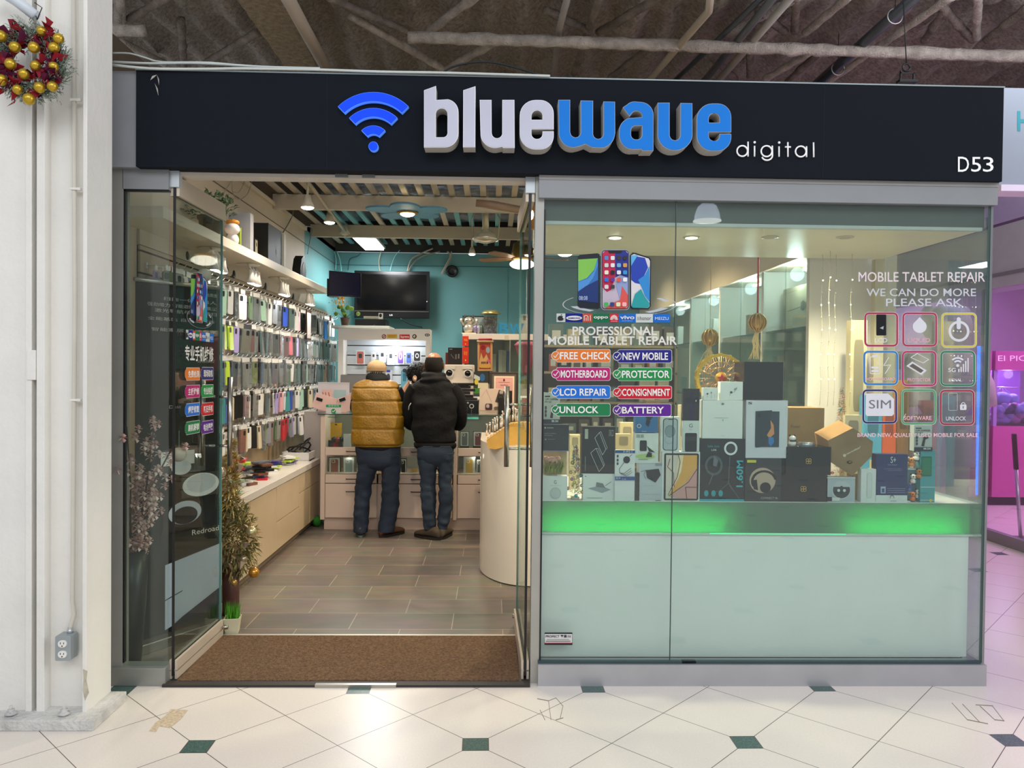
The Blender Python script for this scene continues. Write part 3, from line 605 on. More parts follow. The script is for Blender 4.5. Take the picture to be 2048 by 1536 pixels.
wp = MB(); P = [at(-20, -30, -.5), at(30, 0, -.5), at(72, 32, -.5)]; wp.tube([p-P[2] for p in P], .022, M('cfd6dc', .35), 14).tube([(0, 0, 0), (.01, -.01, -.02), (.03, -.01, .03), (.0, -.01, .05)], .002, BLK, 5)
tag(wp.make('hanging_pole', None, P[2]), 'pale blue grey round pole end poking in above the wreath', 'pole')
# ================================================================== LEFT SIDE OF THE SHOP
# bench cabinet
LAQ = M('cdb795', .18, var=.02); TOP = M('d9d2c8', .25, var=.03)
bc = thing('low_cabinet', (-1.9, 2.3, 0), 'long low cream cabinet with a white top under the phone cases on the left', 'cabinet')
def B(parent, name, x0, x1, y0, y1, z0, z1, m, bev=.002):
    l = parent.location; return MB().bx(x0-l.x, x1-l.x, y0-l.y, y1-l.y, z0-l.z, z1-l.z, m).make(name, parent, bevel=bev)
B(bc, 'carcass', LX+.01, -1.705, 1.32, 3.98, .07, .585, M('c4ae8d', .3)); B(bc, 'plinth', LX+.01, -1.74, 1.32, 3.98, 0.005, .07, M('8a7a66', .5)); B(bc, 'countertop', LX+.01, -1.68, 1.3, 4.0, .588, .64, TOP)
ds = [1.33, 1.75, 2.42, 3.15]
for y0, y1 in zip(ds[:-1], ds[1:]):
    if y1-y0 > .7: B(bc, 'drawer', -1.703, -1.688, y0+.004, y1-.004, .08, .3, LAQ)
    B(bc, 'door', -1.703, -1.688, y0+.004, y1-.004, .08 if y1-y0 < .7 else .305, .58, LAQ)
B(bc, 'door', -1.703, -1.688, 3.154, 3.546, .08, .415, LAQ); B(bc, 'drawer', -1.703, -1.688, 3.15+.004, 3.97, .42, .58, LAQ); B(bc, 'door', -1.703, -1.688, 3.554, 3.97, .08, .415, LAQ)
# slatwall behind the cases
def slatwall(name, plane, a0, a1, z0, z1, m, gm, pitch=.1, axis='x', th=.02):
    mb = MB()
    n = int((z1-z0)/pitch)
    for k in range(n+1):
        q0 = z0+k*pitch; q1 = min(z1, q0+pitch-.012)
        if q1 <= q0: break
        (mb.bx(plane, plane+th, a0, a1, q0, q1, m) if axis == 'x' else mb.bx(a0, a1, plane-th, plane, q0, q1, m))
    (mb.bx(plane, plane+th*.4, a0, a1, z0, z1, gm) if axis == 'x' else mb.bx(a0, a1, plane-th*.4, plane, z0, z1, gm))
    return mb.make(name)
SWM = M('a8967c', .5, var=.15, vs=3)
tag(slatwall('slatwall', LX, .9, 6.2, .9, 2.24, M('b29f84', .4, var=.06, vs=3), M('3c2f24', .7), .1315), 'beige grooved display panel covering the left wall', 'display panel')
tag(MB().bx(LX, LX+.02, .9, 5.6, .642, .9, M('a48a66', .35, var=.2, vs=3)).make('wood_panel'), 'brown wood grained strip of wall panel above the low cabinet', 'panel')
tag(MB().bx(LX+.001, LX+.018, .9, 5.2, 2.245, 2.36, M('cbbfae', .5)).make('wall_panel'), 'plain pale panel strip under the long white shelf', 'panel')
# shelf above
sh = thing('wall_shelf', (-1.95, 3, 2.33), 'long thick white shelf high along the left wall carrying boxes', 'shelf')
B(sh, 'board', LX, -1.8, .55, 4.78, 2.335, 2.4, M('e3d8c4', .35, var=.03), .003)
# spotlights under the shelf
def spot_cluster(y, label):
    t = thing('spot_light', (-1.92, y, 2.333), label, 'lamp', 'triple spotlights under the shelf')
    MB().lathe([(.09, 0), (.09, -.006), (.05, -.016), (.01, -.018)], (0, 0, 0), M('e8e0d2', .4), 20).make('ceiling_plate', t)
    for k in (-1, 0, 1):
        c = Vector((.05, k*.085, 0)); d = Vector((.25, k*.15, -1)).normalized(); p = c+Vector((0, 0, -.05))
        h = MB().cyl(c+Vector((-.03, 0, 0)), p, .008, M('d8d2c6', .3, .5), 8).lathe([(.018, 0), (.02, -.05), (.036, -.105)], p, M('efe9df', .35), 16).make('lamp_head', t)
        MB().sph(p+Vector((0, 0, -.1)), (.031, .031, .012), M('fff4e0', .3, emit=14)).make('bulb', h)
    mb = MB()
    for dy, dz, r_ in ((-.05, -.18, .035), (.09, -.11, .03), (.16, -.06, .034), (.12, -.08, .016), (.0, -.05, .03)): mb.lathe([(r_, 0), (r_, .004)], (-.165, dy, dz), BLK, 18, 'x')
    mb.bx(-.17, -.166, -.09, -.085, -.3, -.05, BLK); mb.make('wall_stickers', t)
    point('shelf_spot_lamp', (-1.84, y, 2.19), 16, (.93, .95, 1), .03, 125, (-1.99, y+.02, 1.3)); return t
spot_cluster(1.62, 'cluster of three white spotlights under the shelf, nearest the door'); spot_cluster(2.42, 'middle cluster of three white spotlights under the shelf'); spot_cluster(3.3, 'third cluster of three white spotlights under the shelf'); spot_cluster(4.3, 'farthest cluster of three white spotlights under the shelf, beside the monitor')
spt = None
# hooks and phone cases
random.seed(11)
HM = M('e8e8ea', .3, .3)
hk0 = MB().tube([(0, 0, 0), (.16, 0, .0), (.18, 0, .004), (.195, 0, .02)], .0028, HM, 5).box((.003, 0, .0), (.006, .012, .035), HM).make('display_hook')
PAL = [('black', '17181b'), ('white', 'e9e7e3'), ('lavender', 'b7a3dd'), ('pink', 'e7a9b4'), ('mint green', 'a9cfb8'), ('orange', 'e8722c'), ('navy blue', '27335e'), ('clear', 'cfd0cc'), ('lime green', 'c6e03a'), ('brown patterned', '5a3324'), ('grey', '8b8f95'), ('beige', 'd8c6a8'), ('royal blue', '2f4fb0'), ('red', 'c02a30'), ('olive green', '5f7350'), ('teal', '3f8f8f')]
protos = {}
def case_proto(nm, hx, kind):
    mb = MB(); m = M(hx, .35, var=.25 if 'pattern' in nm else .04, vs=60); R = Matrix(((0, 0, 1), (1, 0, 0), (0, 1, 0)))
    w_, h_ = .078, .16
    if kind:   # case in a clear pouch with header card
        mb.box((0, 0, -.11), (.016, .1, .2), glass('f2f2f0', .35, .12, 'clear_pouch')); mb.box((0, 0, -.012), (.017, .1, .03), M('e4e2dc', .5) if kind == 1 else M(random.choice(['4b4b4e', 'c9c3b6', 'd9d6cf']), .5))
    else: mb.rbox((0, 0, -.01), (.035, .03, .002), M('f0efea', .5), .006, R=R)
    mb.rbox((0, 0, -.11), (w_, h_, .014), m, .014, R=R); mb.rbox((.008, -.016 if not kind else .016, -.056), (.03, .034, .002), M('22242a', .3), .008, R=R)
    if 'pattern' in nm:
        for k in range(9): mb.sph((.006, random.uniform(-.03, .03), -.11+random.uniform(-.05, .04)), (.002, .008, .008), M(random.choice(['d8a24a', 'f0e2c0', '9c4a2a']), .3), 8, 5)
    return mb.make('phone_case')
usedp = set(); nhook = 0
rows = [(2.13, .98, 5.9, 'top'), (1.865, .98, 5.9, 'second'), (1.605, .98, 5.9, 'third'), (1.34, .98, 5.2, 'fourth'), (1.08, .98, 5.0, 'fifth')]
for ri, (z, ya, yb, rn) in enumerate(rows):
    y = ya; i = 0
    while y < yb:
        hz = z+random.uniform(-.004, .004); X0_ = LX+.02
        if nhook == 0: h = hk0; h.location = (X0_, y, hz)
        else: h = hk0.copy(); C.objects.link(h); h.location = (X0_, y, hz)
        nhook += 1
        tag(h, 'white wire hook, %s from the door in the %s row of the left wall' % (ORD[min(i, 48)], rn), 'hook', 'hooks of the left phone case wall')
        if not (ri == 0 and random.random() < .12):
            far = y > 4.2
            nm, hx = random.choice(PAL+[PAL[0], PAL[1], PAL[7], PAL[7], PAL[10], PAL[11], PAL[6], PAL[1]] if not far else [PAL[1], PAL[7], PAL[11], PAL[10], PAL[4], PAL[0], PAL[1], PAL[11]])
            if ri == 0 and i == 13: nm, hx = PAL[2]
            if ri == 1 and i in (9, 10): nm, hx = PAL[8]
            if ri == 2 and i == 16: nm, hx = PAL[5]
            if ri == 4 and i == 12: nm, hx = PAL[5]
            if ri == 3 and i == 9: nm, hx = PAL[12]
            kd = random.choice([0, 1, 2, 1]) if ri in (1, 2) else random.choice([0, 0, 1])
            if nm in ('lime green', 'lavender') and ri < 2: kd = 0
            k = (nm, kd)
            if k not in protos: protos[k] = case_proto(nm, hx, kd)
            c = protos[k]
            if k in usedp: c = c.copy(); C.objects.link(c)
            usedp.add(k); c.location = (X0_+random.uniform(.11, .15), y, hz-.002); c.rotation_euler = (random.gauss(0, .04), random.gauss(0, .03), random.gauss(-.14, .16)); c.scale = (1, random.uniform(1.0, 1.12), random.uniform(1.08, 1.22))
            tag(c, '%s phone case, %s from the door, %s row of the left wall' % (nm, ORD[min(i, 48)], rn), 'phone case', 'phone cases on the left wall')
            if random.random() < .38:   # a second card behind it on the same hook
                nm2, hx2 = random.choice(PAL); k2 = (nm2, kd)
                if k2 not in protos: protos[k2] = case_proto(nm2, hx2, kd)
                c2 = protos[k2]
                if k2 in usedp: c2 = c2.copy(); C.objects.link(c2)
                usedp.add(k2); c2.location = (X0_+random.uniform(.045, .075), y, hz-.002); c2.rotation_euler = (random.gauss(0, .03), 0, random.gauss(-.12, .12)); c2.scale = (1, 1, 1)
                tag(c2, '%s phone case behind the %s one from the door, %s wall row' % (nm2, ORD[min(i, 48)], rn), 'phone case', 'phone cases on the left wall')
        y += .112+random.uniform(-.006, .006); i += 1
# clipboard and blue box on the wall further back
def card(name, label, cat, px, X_, w_, h_, m, items=None, th=.012, group=None):
    p = atx(px[0], px[1], X_); mb = MB().box((0, 0, 0), (th, w_, h_), m)
    if items: Canvas(mb, lambda u, v, k: Vector((th/2+.0006*k, (u-.5)*w_, (.5-v)*h_))).draw(items)
    return tag(mb.make(name, None, p), label, cat, group)
card('clipboard', 'dark brown clipboard with white paper hanging among the cases', 'clipboard', (617, 650), -1.9, .2, .31, M('3a2418', .5), [('r', .1, .1, .9, .94, M('d9cfc6', .6))])
card('blue_box', 'bright blue packaged box hanging on the far part of the left wall', 'box', (651, 661), -1.85, .12, .2, M('1c6fb8', .4))
# things piled on the low cabinet
random.seed(21)
PILE = [('black', '15161a'), ('navy blue', '1f2a55'), ('white', 'e4e2de'), ('purple', '4c3f86'), ('pink', 'd98aa5'), ('red', 'c22230'), ('clear', 'b9bfc2'), ('grey', '62676d'), ('lime', 'b7d433'), ('mint', '93c2a6'), ('brown', '7a4a35')]
spots = []
for s_, (cx_, cy_, n_, zz) in enumerate([(-1.92, 1.45, 7, 'in the front pile'), (-1.84, 1.78, 11, 'in the second pile'), (-1.88, 2.12, 12, 'in the tall pile'), (-1.84, 2.5, 8, 'in the middle pile'), (-1.9, 3.0, 5, 'in the fourth pile'), (-1.86, 3.45, 5, 'in the last pile')]):
    z = .641
    for k in range(n_):
        nm, hx = random.choice(PILE); th = random.choice([.012, .014, .018]); q = MB(); sx = random.uniform(.075, .1); sy = random.uniform(.15, .19)
        q.rbox((0, 0, th/2), (sx, sy, th), M(hx, .3 if nm != 'clear' else .1, var=.05), .014); q.rbox((-sx*.2, sy*.28, th+.0005), (sx*.4, sx*.4, .001), M('1c1d20', .3), .008)
        o = q.make('phone_case', None, (cx_+random.uniform(-.03, .03), cy_+random.uniform(-.05, .05), z), bevel=.002); o.rotation_euler = (0, 0, random.uniform(0, 3.1))
        tag(o, '%s phone case, %s from the bottom %s on the low cabinet' % (nm, ORD[k], zz), 'phone case', 'phone cases piled on the low cabinet'); z += th+.0015
bl = thing('white_basket', (-1.86, 3.82, .64), 'white tray of loose black cables at the far end of the low cabinet', 'tray')
MB().bx(-.13, .13, -.12, .12, 0, .01, WHT).bx(-.13, -.12, -.12, .12, 0, .08, WHT).bx(.12, .13, -.12, .12, 0, .08, WHT).bx(-.13, .13, -.12, -.11, 0, .08, WHT).make('tray', bl)
mb = MB()
for k in range(6): mb.tube([(.1*math.cos(t+k), .09*math.sin(t*1.3+k), .03+.02*k*math.sin(t)+.015*k) for t in [i*.5 for i in range(9)]], .008, BLK, 5)
mb.make('cables', bl)
# things on top of the shelf
pt = thing('potted_plant', (-1.93, 1.62, 2.401), 'bushy green fern in a dark pot on the near end of the high shelf', 'plant')
MB().lathe([(.055, 0), (.075, .12), (.085, .13), (.085, .15), (.07, .15), (.065, .12)], (0, 0, 0), M('4a433b', .7), 18).make('pot', pt)
mb = MB(); random.seed(8)
for i in range(420):
    d = Vector((random.gauss(0, .6), random.gauss(0, .6), random.uniform(.1, 1.2))).normalized(); l = random.uniform(.1, .24); p = Vector((0, 0, .14)); m = random.choice([M('3f5a38', .6), M('56704a', .6), M('6f8560', .6)])
    q = p+d*l*.75+Vector((0, 0, -.03*l)); mb.leaf(q, d+Vector((random.gauss(0, .7), random.gauss(0, .7), random.gauss(0, .4))), .045, .016, m)
for i in range(14):
    d = Vector((random.gauss(0, .6), random.gauss(0, .6), 1)).normalized(); mb.tube([(0, 0, .13), d*.12+Vector((0, 0, .1)), d*.2+Vector((0, 0, .12))], .002, M('4c5a3a', .7), 4)
mb.make('foliage', pt)
o = at(505, 480, -1.0)
def shelfbox(name, label, y, ln, h, m, x=-1.9, d=.1, items=None, rz=0, cat='box'):
    mb = MB().box((0, 0, h/2), (d, ln, h), m)
    if items: Canvas(mb, lambda u, v, k: Vector((d/2+.0007*k, (u-.5)*ln, h*(1-v)))).draw(items)
    o = mb.make(name, None, (x, y, 2.401), bevel=0); o.rotation_euler = (0, 0, rz); return tag(o, label, cat)
mb = MB().sph((0, 0, .045), (.045, .045, .05), M('efe6e2', .4)).sph((0, -.01, .12), (.055, .05, .045), M('efe6e2', .4)).sph((0, 0, .17), (.05, .04, .022), M('d98f2a', .4))
tag(mb.make('plush_toy', None, (-1.88, 1.93, 2.401)), 'small round white plush toy with an orange cap behind the fern', 'toy')
shelfbox('game_console', 'tall grey upright console box on the high shelf', 2.12, .08, .27, M('8f9096', .4), d=.16, x=-1.88)
shelfbox('green_box', 'small yellow green box leaning against the grey console box', 2.02, .03, .15, M('8c9c3a', .5), d=.1)
shelfbox('white_box', 'thin white box behind the grey console box on the high shelf', 2.23, .05, .26, M('d9d6c4', .5), d=.14)
shelfbox('black_box', 'small black box with white label on the high shelf', 2.42, .1, .14, M('16171a', .5), d=.08, items=[('r', .3, .1, .9, .9, M('cbbfa2', .6)), ('c', .6, .35, .12, BLK)])
shelfbox('gaming_box', 'large black box with a skull emblem on the high shelf', 2.78, .4, .29, M('23241f', .45), d=.22, x=-1.92, items=[('c', .58, .42, .035, M('55564e'), {'asp': 1.9}), ('l', [(.54, .62), (.64, .74)], .008, M('55564e')), ('l', [(.64, .62), (.54, .74)], .008, M('55564e')), ('c', .55, .6, .02, M('55564e'), {'asp': 1.3}), ('c', .63, .78, .02, M('55564e'), {'asp': 1.3})])
shelfbox('white_box', 'tall narrow white box past the large black box on the high shelf', 3.05, .06, .28, M('cfc9b8', .5), d=.2)
mb = MB().prism([(-.11, 0), (.09, 0), (.12, .1), (.06, .2), (.0, .24), (-.07, .2), (-.12, .1)], -.04, .04, M('1d1e1c', .5), R=Matrix(((0, 0, 1), (1, 0, 0), (0, 1, 0)))).prism([(-.07, .04), (.05, .04), (.07, .1), (.0, .18), (-.06, .12)], .041, .043, M('45442f', .5), R=Matrix(((0, 0, 1), (1, 0, 0), (0, 1, 0))))
tag(mb.make('camera_bag', None, (-1.92, 4.05, 2.401)), 'dark rounded bag leaning against the teal wall on the high shelf', 'bag')
# loops of grey wire on the beige wall
wire('wire_loop', [atx(x, y, LX+.02) for x, y in ((462, 345), (463, 360), (450, 382), (444, 400))], .004, M('a99c86', .5), 'short loose wire hanging down the beige wall above the fern')
wire('wire_loop', [atx(x, y, LX+.03) for x, y in ((466, 345), (464, 375), (470, 394), (482, 398), (496, 386), (504, 360), (506, 345))], .004, M('a99c86', .5), 'large drooping wire loop above the fern')
wire('wire_loop', [atx(x, y, LX+.04) for x, y in ((492, 345), (488, 365), (478, 384), (468, 384))], .003, M('a99c86', .5), 'small inner wire loop above the fern')
wire('wire_loop', [atx(x, y, LX+.03) for x, y in ((586, 395), (586, 425), (578, 445), (566, 465))], .006, M('7d705e', .5), 'grey cable running down to the large black box on the shelf')
wire('wire_loop', [atx(x, y, LX+.03) for x, y in ((610, 452), (624, 456), (620, 480), (615, 508))], .005, M('8ba0a0', .5), 'cable hanging down the corner where the wall turns teal')
# christmas tree by the door
tr = thing('christmas_tree', (-1.55, 1.05, 0), 'gold tinsel Christmas tree with bows and baubles behind the left door', 'tree')
random.seed(31); TG = [M('cdb160', .35, .3), M('ead28a', .3, .4), M('a8955a', .5, .2)]
def px2(pt, yy=1.05): return at(pt[0], pt[1], yy)-tr.location
mb = MB(); A = px2((463, 880)); Bq = px2((460, 1010)); ax = Vector((0, 0, 1))
for i in range(1500):
    t = random.random(); z = A.z+(Bq.z-A.z)*t; a = random.uniform(0, 2*PI); r_ = .03+.075*t**.8
    r_ *= (.8+.35*math.cos(t*6*PI)); c = A.lerp(Bq, t); d = Vector((math.cos(a), math.sin(a), random.gauss(-.1, .35)))
    mb.leaf(c+d*r_*.3, d, r_*random.uniform(.6, 1.1), .009, random.choice(TG), .1)
mb.make('tinsel_branches', tr)
mb = MB(); DG = [M('8a8450', .6), M('a39560', .5), M('6a6c48', .7), M('cdb678', .4, .3)]
c0 = px2((458, 1080)); 
for i in range(1500):
    th = random.uniform(0, 2*PI); ph = math.acos(random.uniform(-1, 1)); q = Vector((math.sin(ph)*math.cos(th)*.17, math.sin(ph)*math.sin(th)*.12, math.cos(ph)*.25))*random.uniform(.5, 1); d = q.normalized()+Vector((random.gauss(0, .4), random.gauss(0, .4), random.gauss(-.3, .4)))
    for k in range(2): mb.leaf(c0+q, d+Vector((random.gauss(0, .4), 0, random.gauss(0, .4))), random.uniform(.03, .065), .012, random.choice(DG), .1)
mb.make('pine_branches', tr)
mb = MB()
for x, y in ((455, 1050), (480, 1060), (500, 1085), (470, 1105), (430, 1090), (488, 1120), (410, 1100), (478, 925), (470, 945), (445, 1130), (425, 1055)):
    c = px2((x, y), .93)
    for k in range(6): mb.leaf(c, (random.gauss(0, 1), random.gauss(-.4, .3), random.gauss(0, 1)), random.uniform(.05, .085), .03, random.choice([M('9c8468', .3, .3), M('b79a78', .3, .4), M('7d6a55', .4)]), .4)
mb.make('ribbon_bow', tr)
for x, y, r_, hx in ((503, 1063, .034, 'c9b98a'), (508, 1145, .033, 'c98f3a'), (398, 1145, .03, 'c9a05a'), (487, 1118, .024, 'a99a7a'), (402, 1070, .026, '8d8468'), (441, 945, .036, 'cdbba4'), (468, 1165, .02, 'c9a05a')):
    MB().sph(px2((x, y), .91), r_, M(hx, .2, .7), 16, 10).make('bauble', tr)
q = px2((462, 1165)); MB().cyl((q.x, 0, 0), (q.x, 0, q.z+.1), .05, M('5c3a34', .4), 16).make('stand', tr)
mb = MB()
for k in range(3): a = px2((478, 1150), .91); mb.leaf(a+Vector((.01*k, 0, 0)), (.1*k, -.1, -1), .1, .02, M('b58a45', .3, .4), .2)
mb.make('ribbon_tail', tr)
gp = thing('grass_planter', at(465, 1262, .72), 'small cream square pot of bright green grass beside the door mat', 'planter', rz=.15); gp.location.z = .004
MB().rings([[Vector((x*s_, y*s_, z)) for x, y in ((-1, -1), (1, -1), (1, 1), (-1, 1))] for s_, z in ((.034, 0), (.044, .09), (.038, .09), (.034, .04))], M('d8d0b0', .4), smooth=False).make('pot', gp, bevel=.002)
mb = MB(); random.seed(4)
for i in range(170):
    p = Vector((random.uniform(-.033, .033), random.uniform(-.033, .033), .05)); d = Vector((random.gauss(0, .12), random.gauss(0, .12), 1)); l = random.uniform(.09, .14); m = random.choice([M('4f9c2a', .5), M('6dbb35', .5), M('3a7d24', .5)])
    e = p+d*l; s_ = Vector((math.cos(i), math.sin(i), 0))*.0025; mb.add([p-s_, p+s_, e], [(0, 1, 2)], m)
mb.make('grass_blades', gp)
# standing banner behind the sidelight
bn = thing('roll_up_banner', Vector((-1.83, .44, 0)), 'tall dark standing banner advertising robot vacuums behind the left glass', 'banner')
b0, b1 = Vector((-1.87, .38, 0)), Vector((-1.585, .82, 0)); dx = (b1-b0); W_ = dx.length; ux = dx.normalized(); nz = Vector((ux.y, -ux.x, 0))
fnb = lambda u, v, k: b0-bn.location+ux*W_*u+Vector((0, 0, .06+1.92*(1-v)))+nz*.0012*k
mb = MB(); mb.add([fnb(u, v, 0)+nz*d for d in (0, -.006) for u, v in ((0, 0), (1, 0), (1, 1), (0, 1))], [(3, 2, 1, 0), (4, 5, 6, 7), (0, 1, 5, 4), (1, 2, 6, 5), (2, 3, 7, 6), (3, 0, 4, 7)], M('2b2927', .5, var=.05))
GY = M('b9b4ac', .6); cv = Canvas(mb, fnb); PHT = M('aeb6c4', .5)
cv.draw([('t', '为全屋清洁而生', .62, .018, .96, .028, GY), ('t', '扫拖一体机器人', .3, .04, .95, .05, GY), ('t', '强劲吸力 智能避障 自动集尘', .12, .058, .95, .069, GY), ('t', '激光导航与分区清扫', .2, .074, .95, .085, GY), ('t', '全能基站 自动洗拖布', .12, .098, .92, .108, GY), ('t', '智能家居 清洁专家', .16, .128, .95, .138, GY),
         ('t', '远程操控', .7, .215, .92, .225, GY), ('r', .68, .243, .9, .28, M('b01825', .5)), ('t', 'iF', .73, .25, .84, .273, GY), ('t', 'Dust', .36, .348, .5, .357, GY), ('c', .68, .352, .045, M('a01822', .5), {'asp': .27}),
         ('r', .26, .475, .8, .545, M('5d5b58', .6)), ('r', .26, .48, .66, .52, WHT), ('c', .5, .528, .12, M('d9dad8', .5), {'asp': .18}), ('r', .5, .55, 1, .62, M('4b4641', .6)), ('c', .74, .585, .23, M('e4e4e0', .5), {'asp': .15}), ('c', .74, .58, .18, M('c9cccd', .5), {'asp': .15}),
         ('r', .28, .635, .76, .71, M('34302d', .6)), ('c', .54, .66, .2, M('b9bec6', .5), {'asp': .17}), ('c', .54, .668, .15, M('20242c', .5), {'asp': .17}), ('t', 'Redroad', .62, .715, .96, .73, M('d8d4cc', .5)),
         ('p', [(.3, .8), (1, .77), (1, .93), (.3, .985)], PHT), ('l', [(.3, .9), (.5, .885)], .006, M('3a4058')), ('p', [(.5, .96), (1, .9), (1, .955), (.3, .99)], M('1d2238', .5))])
mb.make('printed_panel', bn)
MB().tube([fnb(-.02, 0, 1), fnb(1.02, 0, 1)], .012, ALU, 10).make('top_bar', bn); MB().box((b0+b1)/2-bn.location+Vector((0, 0, .03)), (W_+.04, .12, .055), ALU, R=Matrix.Rotation(math.atan2(ux.y, ux.x), 3, 'Z')).make('base', bn, bevel=.005)
vs_ = thing('flower_vase', (-1.8, .17, 0.005), 'tall dark vase of pale pink blossom branches behind the left glass', 'vase')
MB().lathe([(.05, 0), (.075, .35), (.085, .6), (.075, .6), (.04, .05)], (0, 0, 0), M('201e1d', .35), 20).make('vase', vs_)
random.seed(9); mb = MB(); fl = MB()
for i in range(11):
    d = Vector((random.gauss(.1, .18), random.gauss(0, .12), 1)).normalized(); l = random.uniform(.35, .75); P = [Vector((0, 0, .5)), Vector((0, 0, .55))+d*l*.5+Vector((random.gauss(0, .02), 0, 0)), Vector((0, 0, .5))+d*l]; mb.tube(P, .004, M('4a3a30', .8), 5)
    for k in range(34):
        t = random.uniform(.1, 1); c = Vector((0, 0, .52))+d*l*t+Vector((random.gauss(0, .03), random.gauss(0, .03), random.gauss(0, .02)))
        for j in range(5): fl.leaf(c, (math.cos(j*1.257), -.5, math.sin(j*1.257)), .026, .022, random.choice([M('dcb9b0', .6), M('b98e86', .6), M('dcc3ba', .6)]), .2)
mb.make('branches', vs_); fl.make('blossoms', vs_)
# ================================================================== BACK OF THE SHOP
for n_, p, e, c_, sp in (('track_lamp', (-1.35, 2.0, 3.0), 75, (1, .84, .64), 120), ('track_lamp', (-1.2, 3.6, 2.9), 75, (1, .86, .68), 120), ('pendant_lamp', (-.1, 5.5, 2.95), 60, (1, .86, .68), 130), ('shop_fill', (.9, 3.0, 3.0), 230, (1, .82, .58), 130), ('shop_fill', (1.2, 5.0, 3.0), 60, (1, .86, .66), 130), ('flower_lamp', (-.75, 3.55, 2.88), 60, (1, .85, .64), 140), ('shop_fill', (-.4, 1.3, 3.05), 60, (1, .84, .64), 120)):  # the three without a fixture are fill spots added to even the shop light
    point(n_+'_light', p, e, c_, .05, sp)
lp_ = area('tube_panel_light', (-1.38, 5.8, 2.93), (-1.38, 5.8, 0), .3, 1.0, 45, (.95, .98, 1))
def prod(name, label, cat, rect, Y, depth, m, items=None, zb=None, group=None, side=None, bevel=.0, rz=0, parent=None):
    x0, y0, x1, y1 = rect; a = at(x0, y0, Y); b = at(x1, y1, Y); c = at((x0+x1)/2, y1, Y); W_ = b.x-a.x; Hh = a.z-b.z; base = c.z if zb is None else zb; H2 = Hh+(c.z-base)
    mb = MB(); mb.bx(-W_/2, W_/2, 0, depth, 0, H2, side or m)
    if side: mb.add([(-W_/2, -.0004, 0), (W_/2, -.0004, 0), (W_/2, -.0004, H2), (-W_/2, -.0004, H2)], [(0, 1, 2, 3)], m)
    if items: Canvas(mb, lambda u, v, k: Vector(((u-.5)*W_, -.0006*(k+1), H2-Hh*v))).draw(items)
    o = mb.make(name, parent, (c.x, Y, base), bevel=0); o.rotation_euler = (0, 0, rz); return tag(o, label, cat, group) if cat else o
def chain(pts, n=8):
    P = [Vector(p) for p in pts]; Q = []
    for i in range(len(P)-1):
        p0, p1, p2, p3 = P[max(0, i-1)], P[i], P[i+1], P[min(len(P)-1, i+2)]
        for k in range(n): t = k/n; Q.append(.5*((2*p1)+(p2-p0)*t+(2*p0-5*p1+4*p2-p3)*t*t+(3*p1-p0-3*p2+p3)*t**3))
    Q.append(P[-1]); return Q
# glass fronted service counter
ct = thing('display_counter', (-.8, 3.85, 0), 'cream service counter with glass fronted shelves that the two men lean on', 'counter')
PK = M('d9c3b2', .4, var=.02); PKS = M('c4ad9c', .45); cY = 3.6
def CB(name, px0, px1, z0, z1, y0, y1, m, bev=.002): return B(ct, name, at(px0, 900, cY).x, at(px1, 900, cY).x, y0, y1, z0, z1, m, bev)
CB('plinth', 648, 1125, .004, .115, cY+.02, 4.1, PKS); CB('carcass', 650, 1125, .115, .44, cY+.018, 4.1, PK)
for x0, x1 in ((641, 650), (907, 914)): CB('upright', x0, x1, .1, 1.09, cY, 4.1, PK)
CB('back_panel', 650, 1062, .44, 1.08, 4.06, 4.09, M('9a9788', .6)); CB('glass_top', 636, 1128, 1.09, 1.102, cY-.02, 4.14, M('2f4a44', .1)); 
for z in (.535, .715): CB('shelf_board', 650, 1062, z-.004, z+.004, cY+.01, 4.06, PKS)
for (x0, x1, hx) in ((650, 755, 703), (756, 906, 833), (915, 1062, 968)):
    for z0, z1 in ((.447, .528), (.71, .785)): 
        d = CB('drawer', x0+1, x1-1, z0, z1, cY, cY+.018, PK)
        xx = at(hx, 900, cY).x-ct.location.x; MB().tube([(xx-.05, cY-ct.location.y, (z0+z1)/2), (xx-.04, cY-.025-ct.location.y, (z0+z1)/2), (xx+.04, cY-.025-ct.location.y, (z0+z1)/2), (xx+.05, cY-ct.location.y, (z0+z1)/2)], .005, M('4a423c', .35, .6), 6).make('handle', d)
    d = CB('drawer', x0+1, x1-1, .12, .44, cY, cY+.018, PK); xx = at(hx, 900, cY).x-ct.location.x
    MB().tube([(xx-.05, cY-ct.location.y, .37), (xx-.04, cY-.025-ct.location.y, .37), (xx+.04, cY-.025-ct.location.y, .37), (xx+.05, cY-ct.location.y, .37)], .005, M('4a423c', .35, .6), 6).make('handle', d)
    CB('glass_front', x0+1, x1-1, .79, 1.085, cY+.002, cY+.007, glass('eaf3f0', .03, .01, 'case_glass', .25), 0); CB('glass_front', x0+1, x1-1, .535, .7, cY+.002, cY+.007, glass('eaf3f0', .03, .01, 'case_glass', .25), 0)
def boxed_case(r, Y, z, col, lab, back='2a2a2c'):
    prod('boxed_phone_case', lab, 'phone case', r, Y, .02, M(back, .5), [('R', .06, .04, .94, .96, .04, M('d5d2cb', .4)), ('R', .2, .12, .8, .93, .12, M(col, .4), {'asp': .7}), ('R', .26, .15, .56, .33, .06, M('e9d9cc', .4), {'asp': .8}), ('R', .3, .18, .5, .3, .05, M(col, .3), {'asp': .8})], zb=z, group='boxed phone cases in the counter')
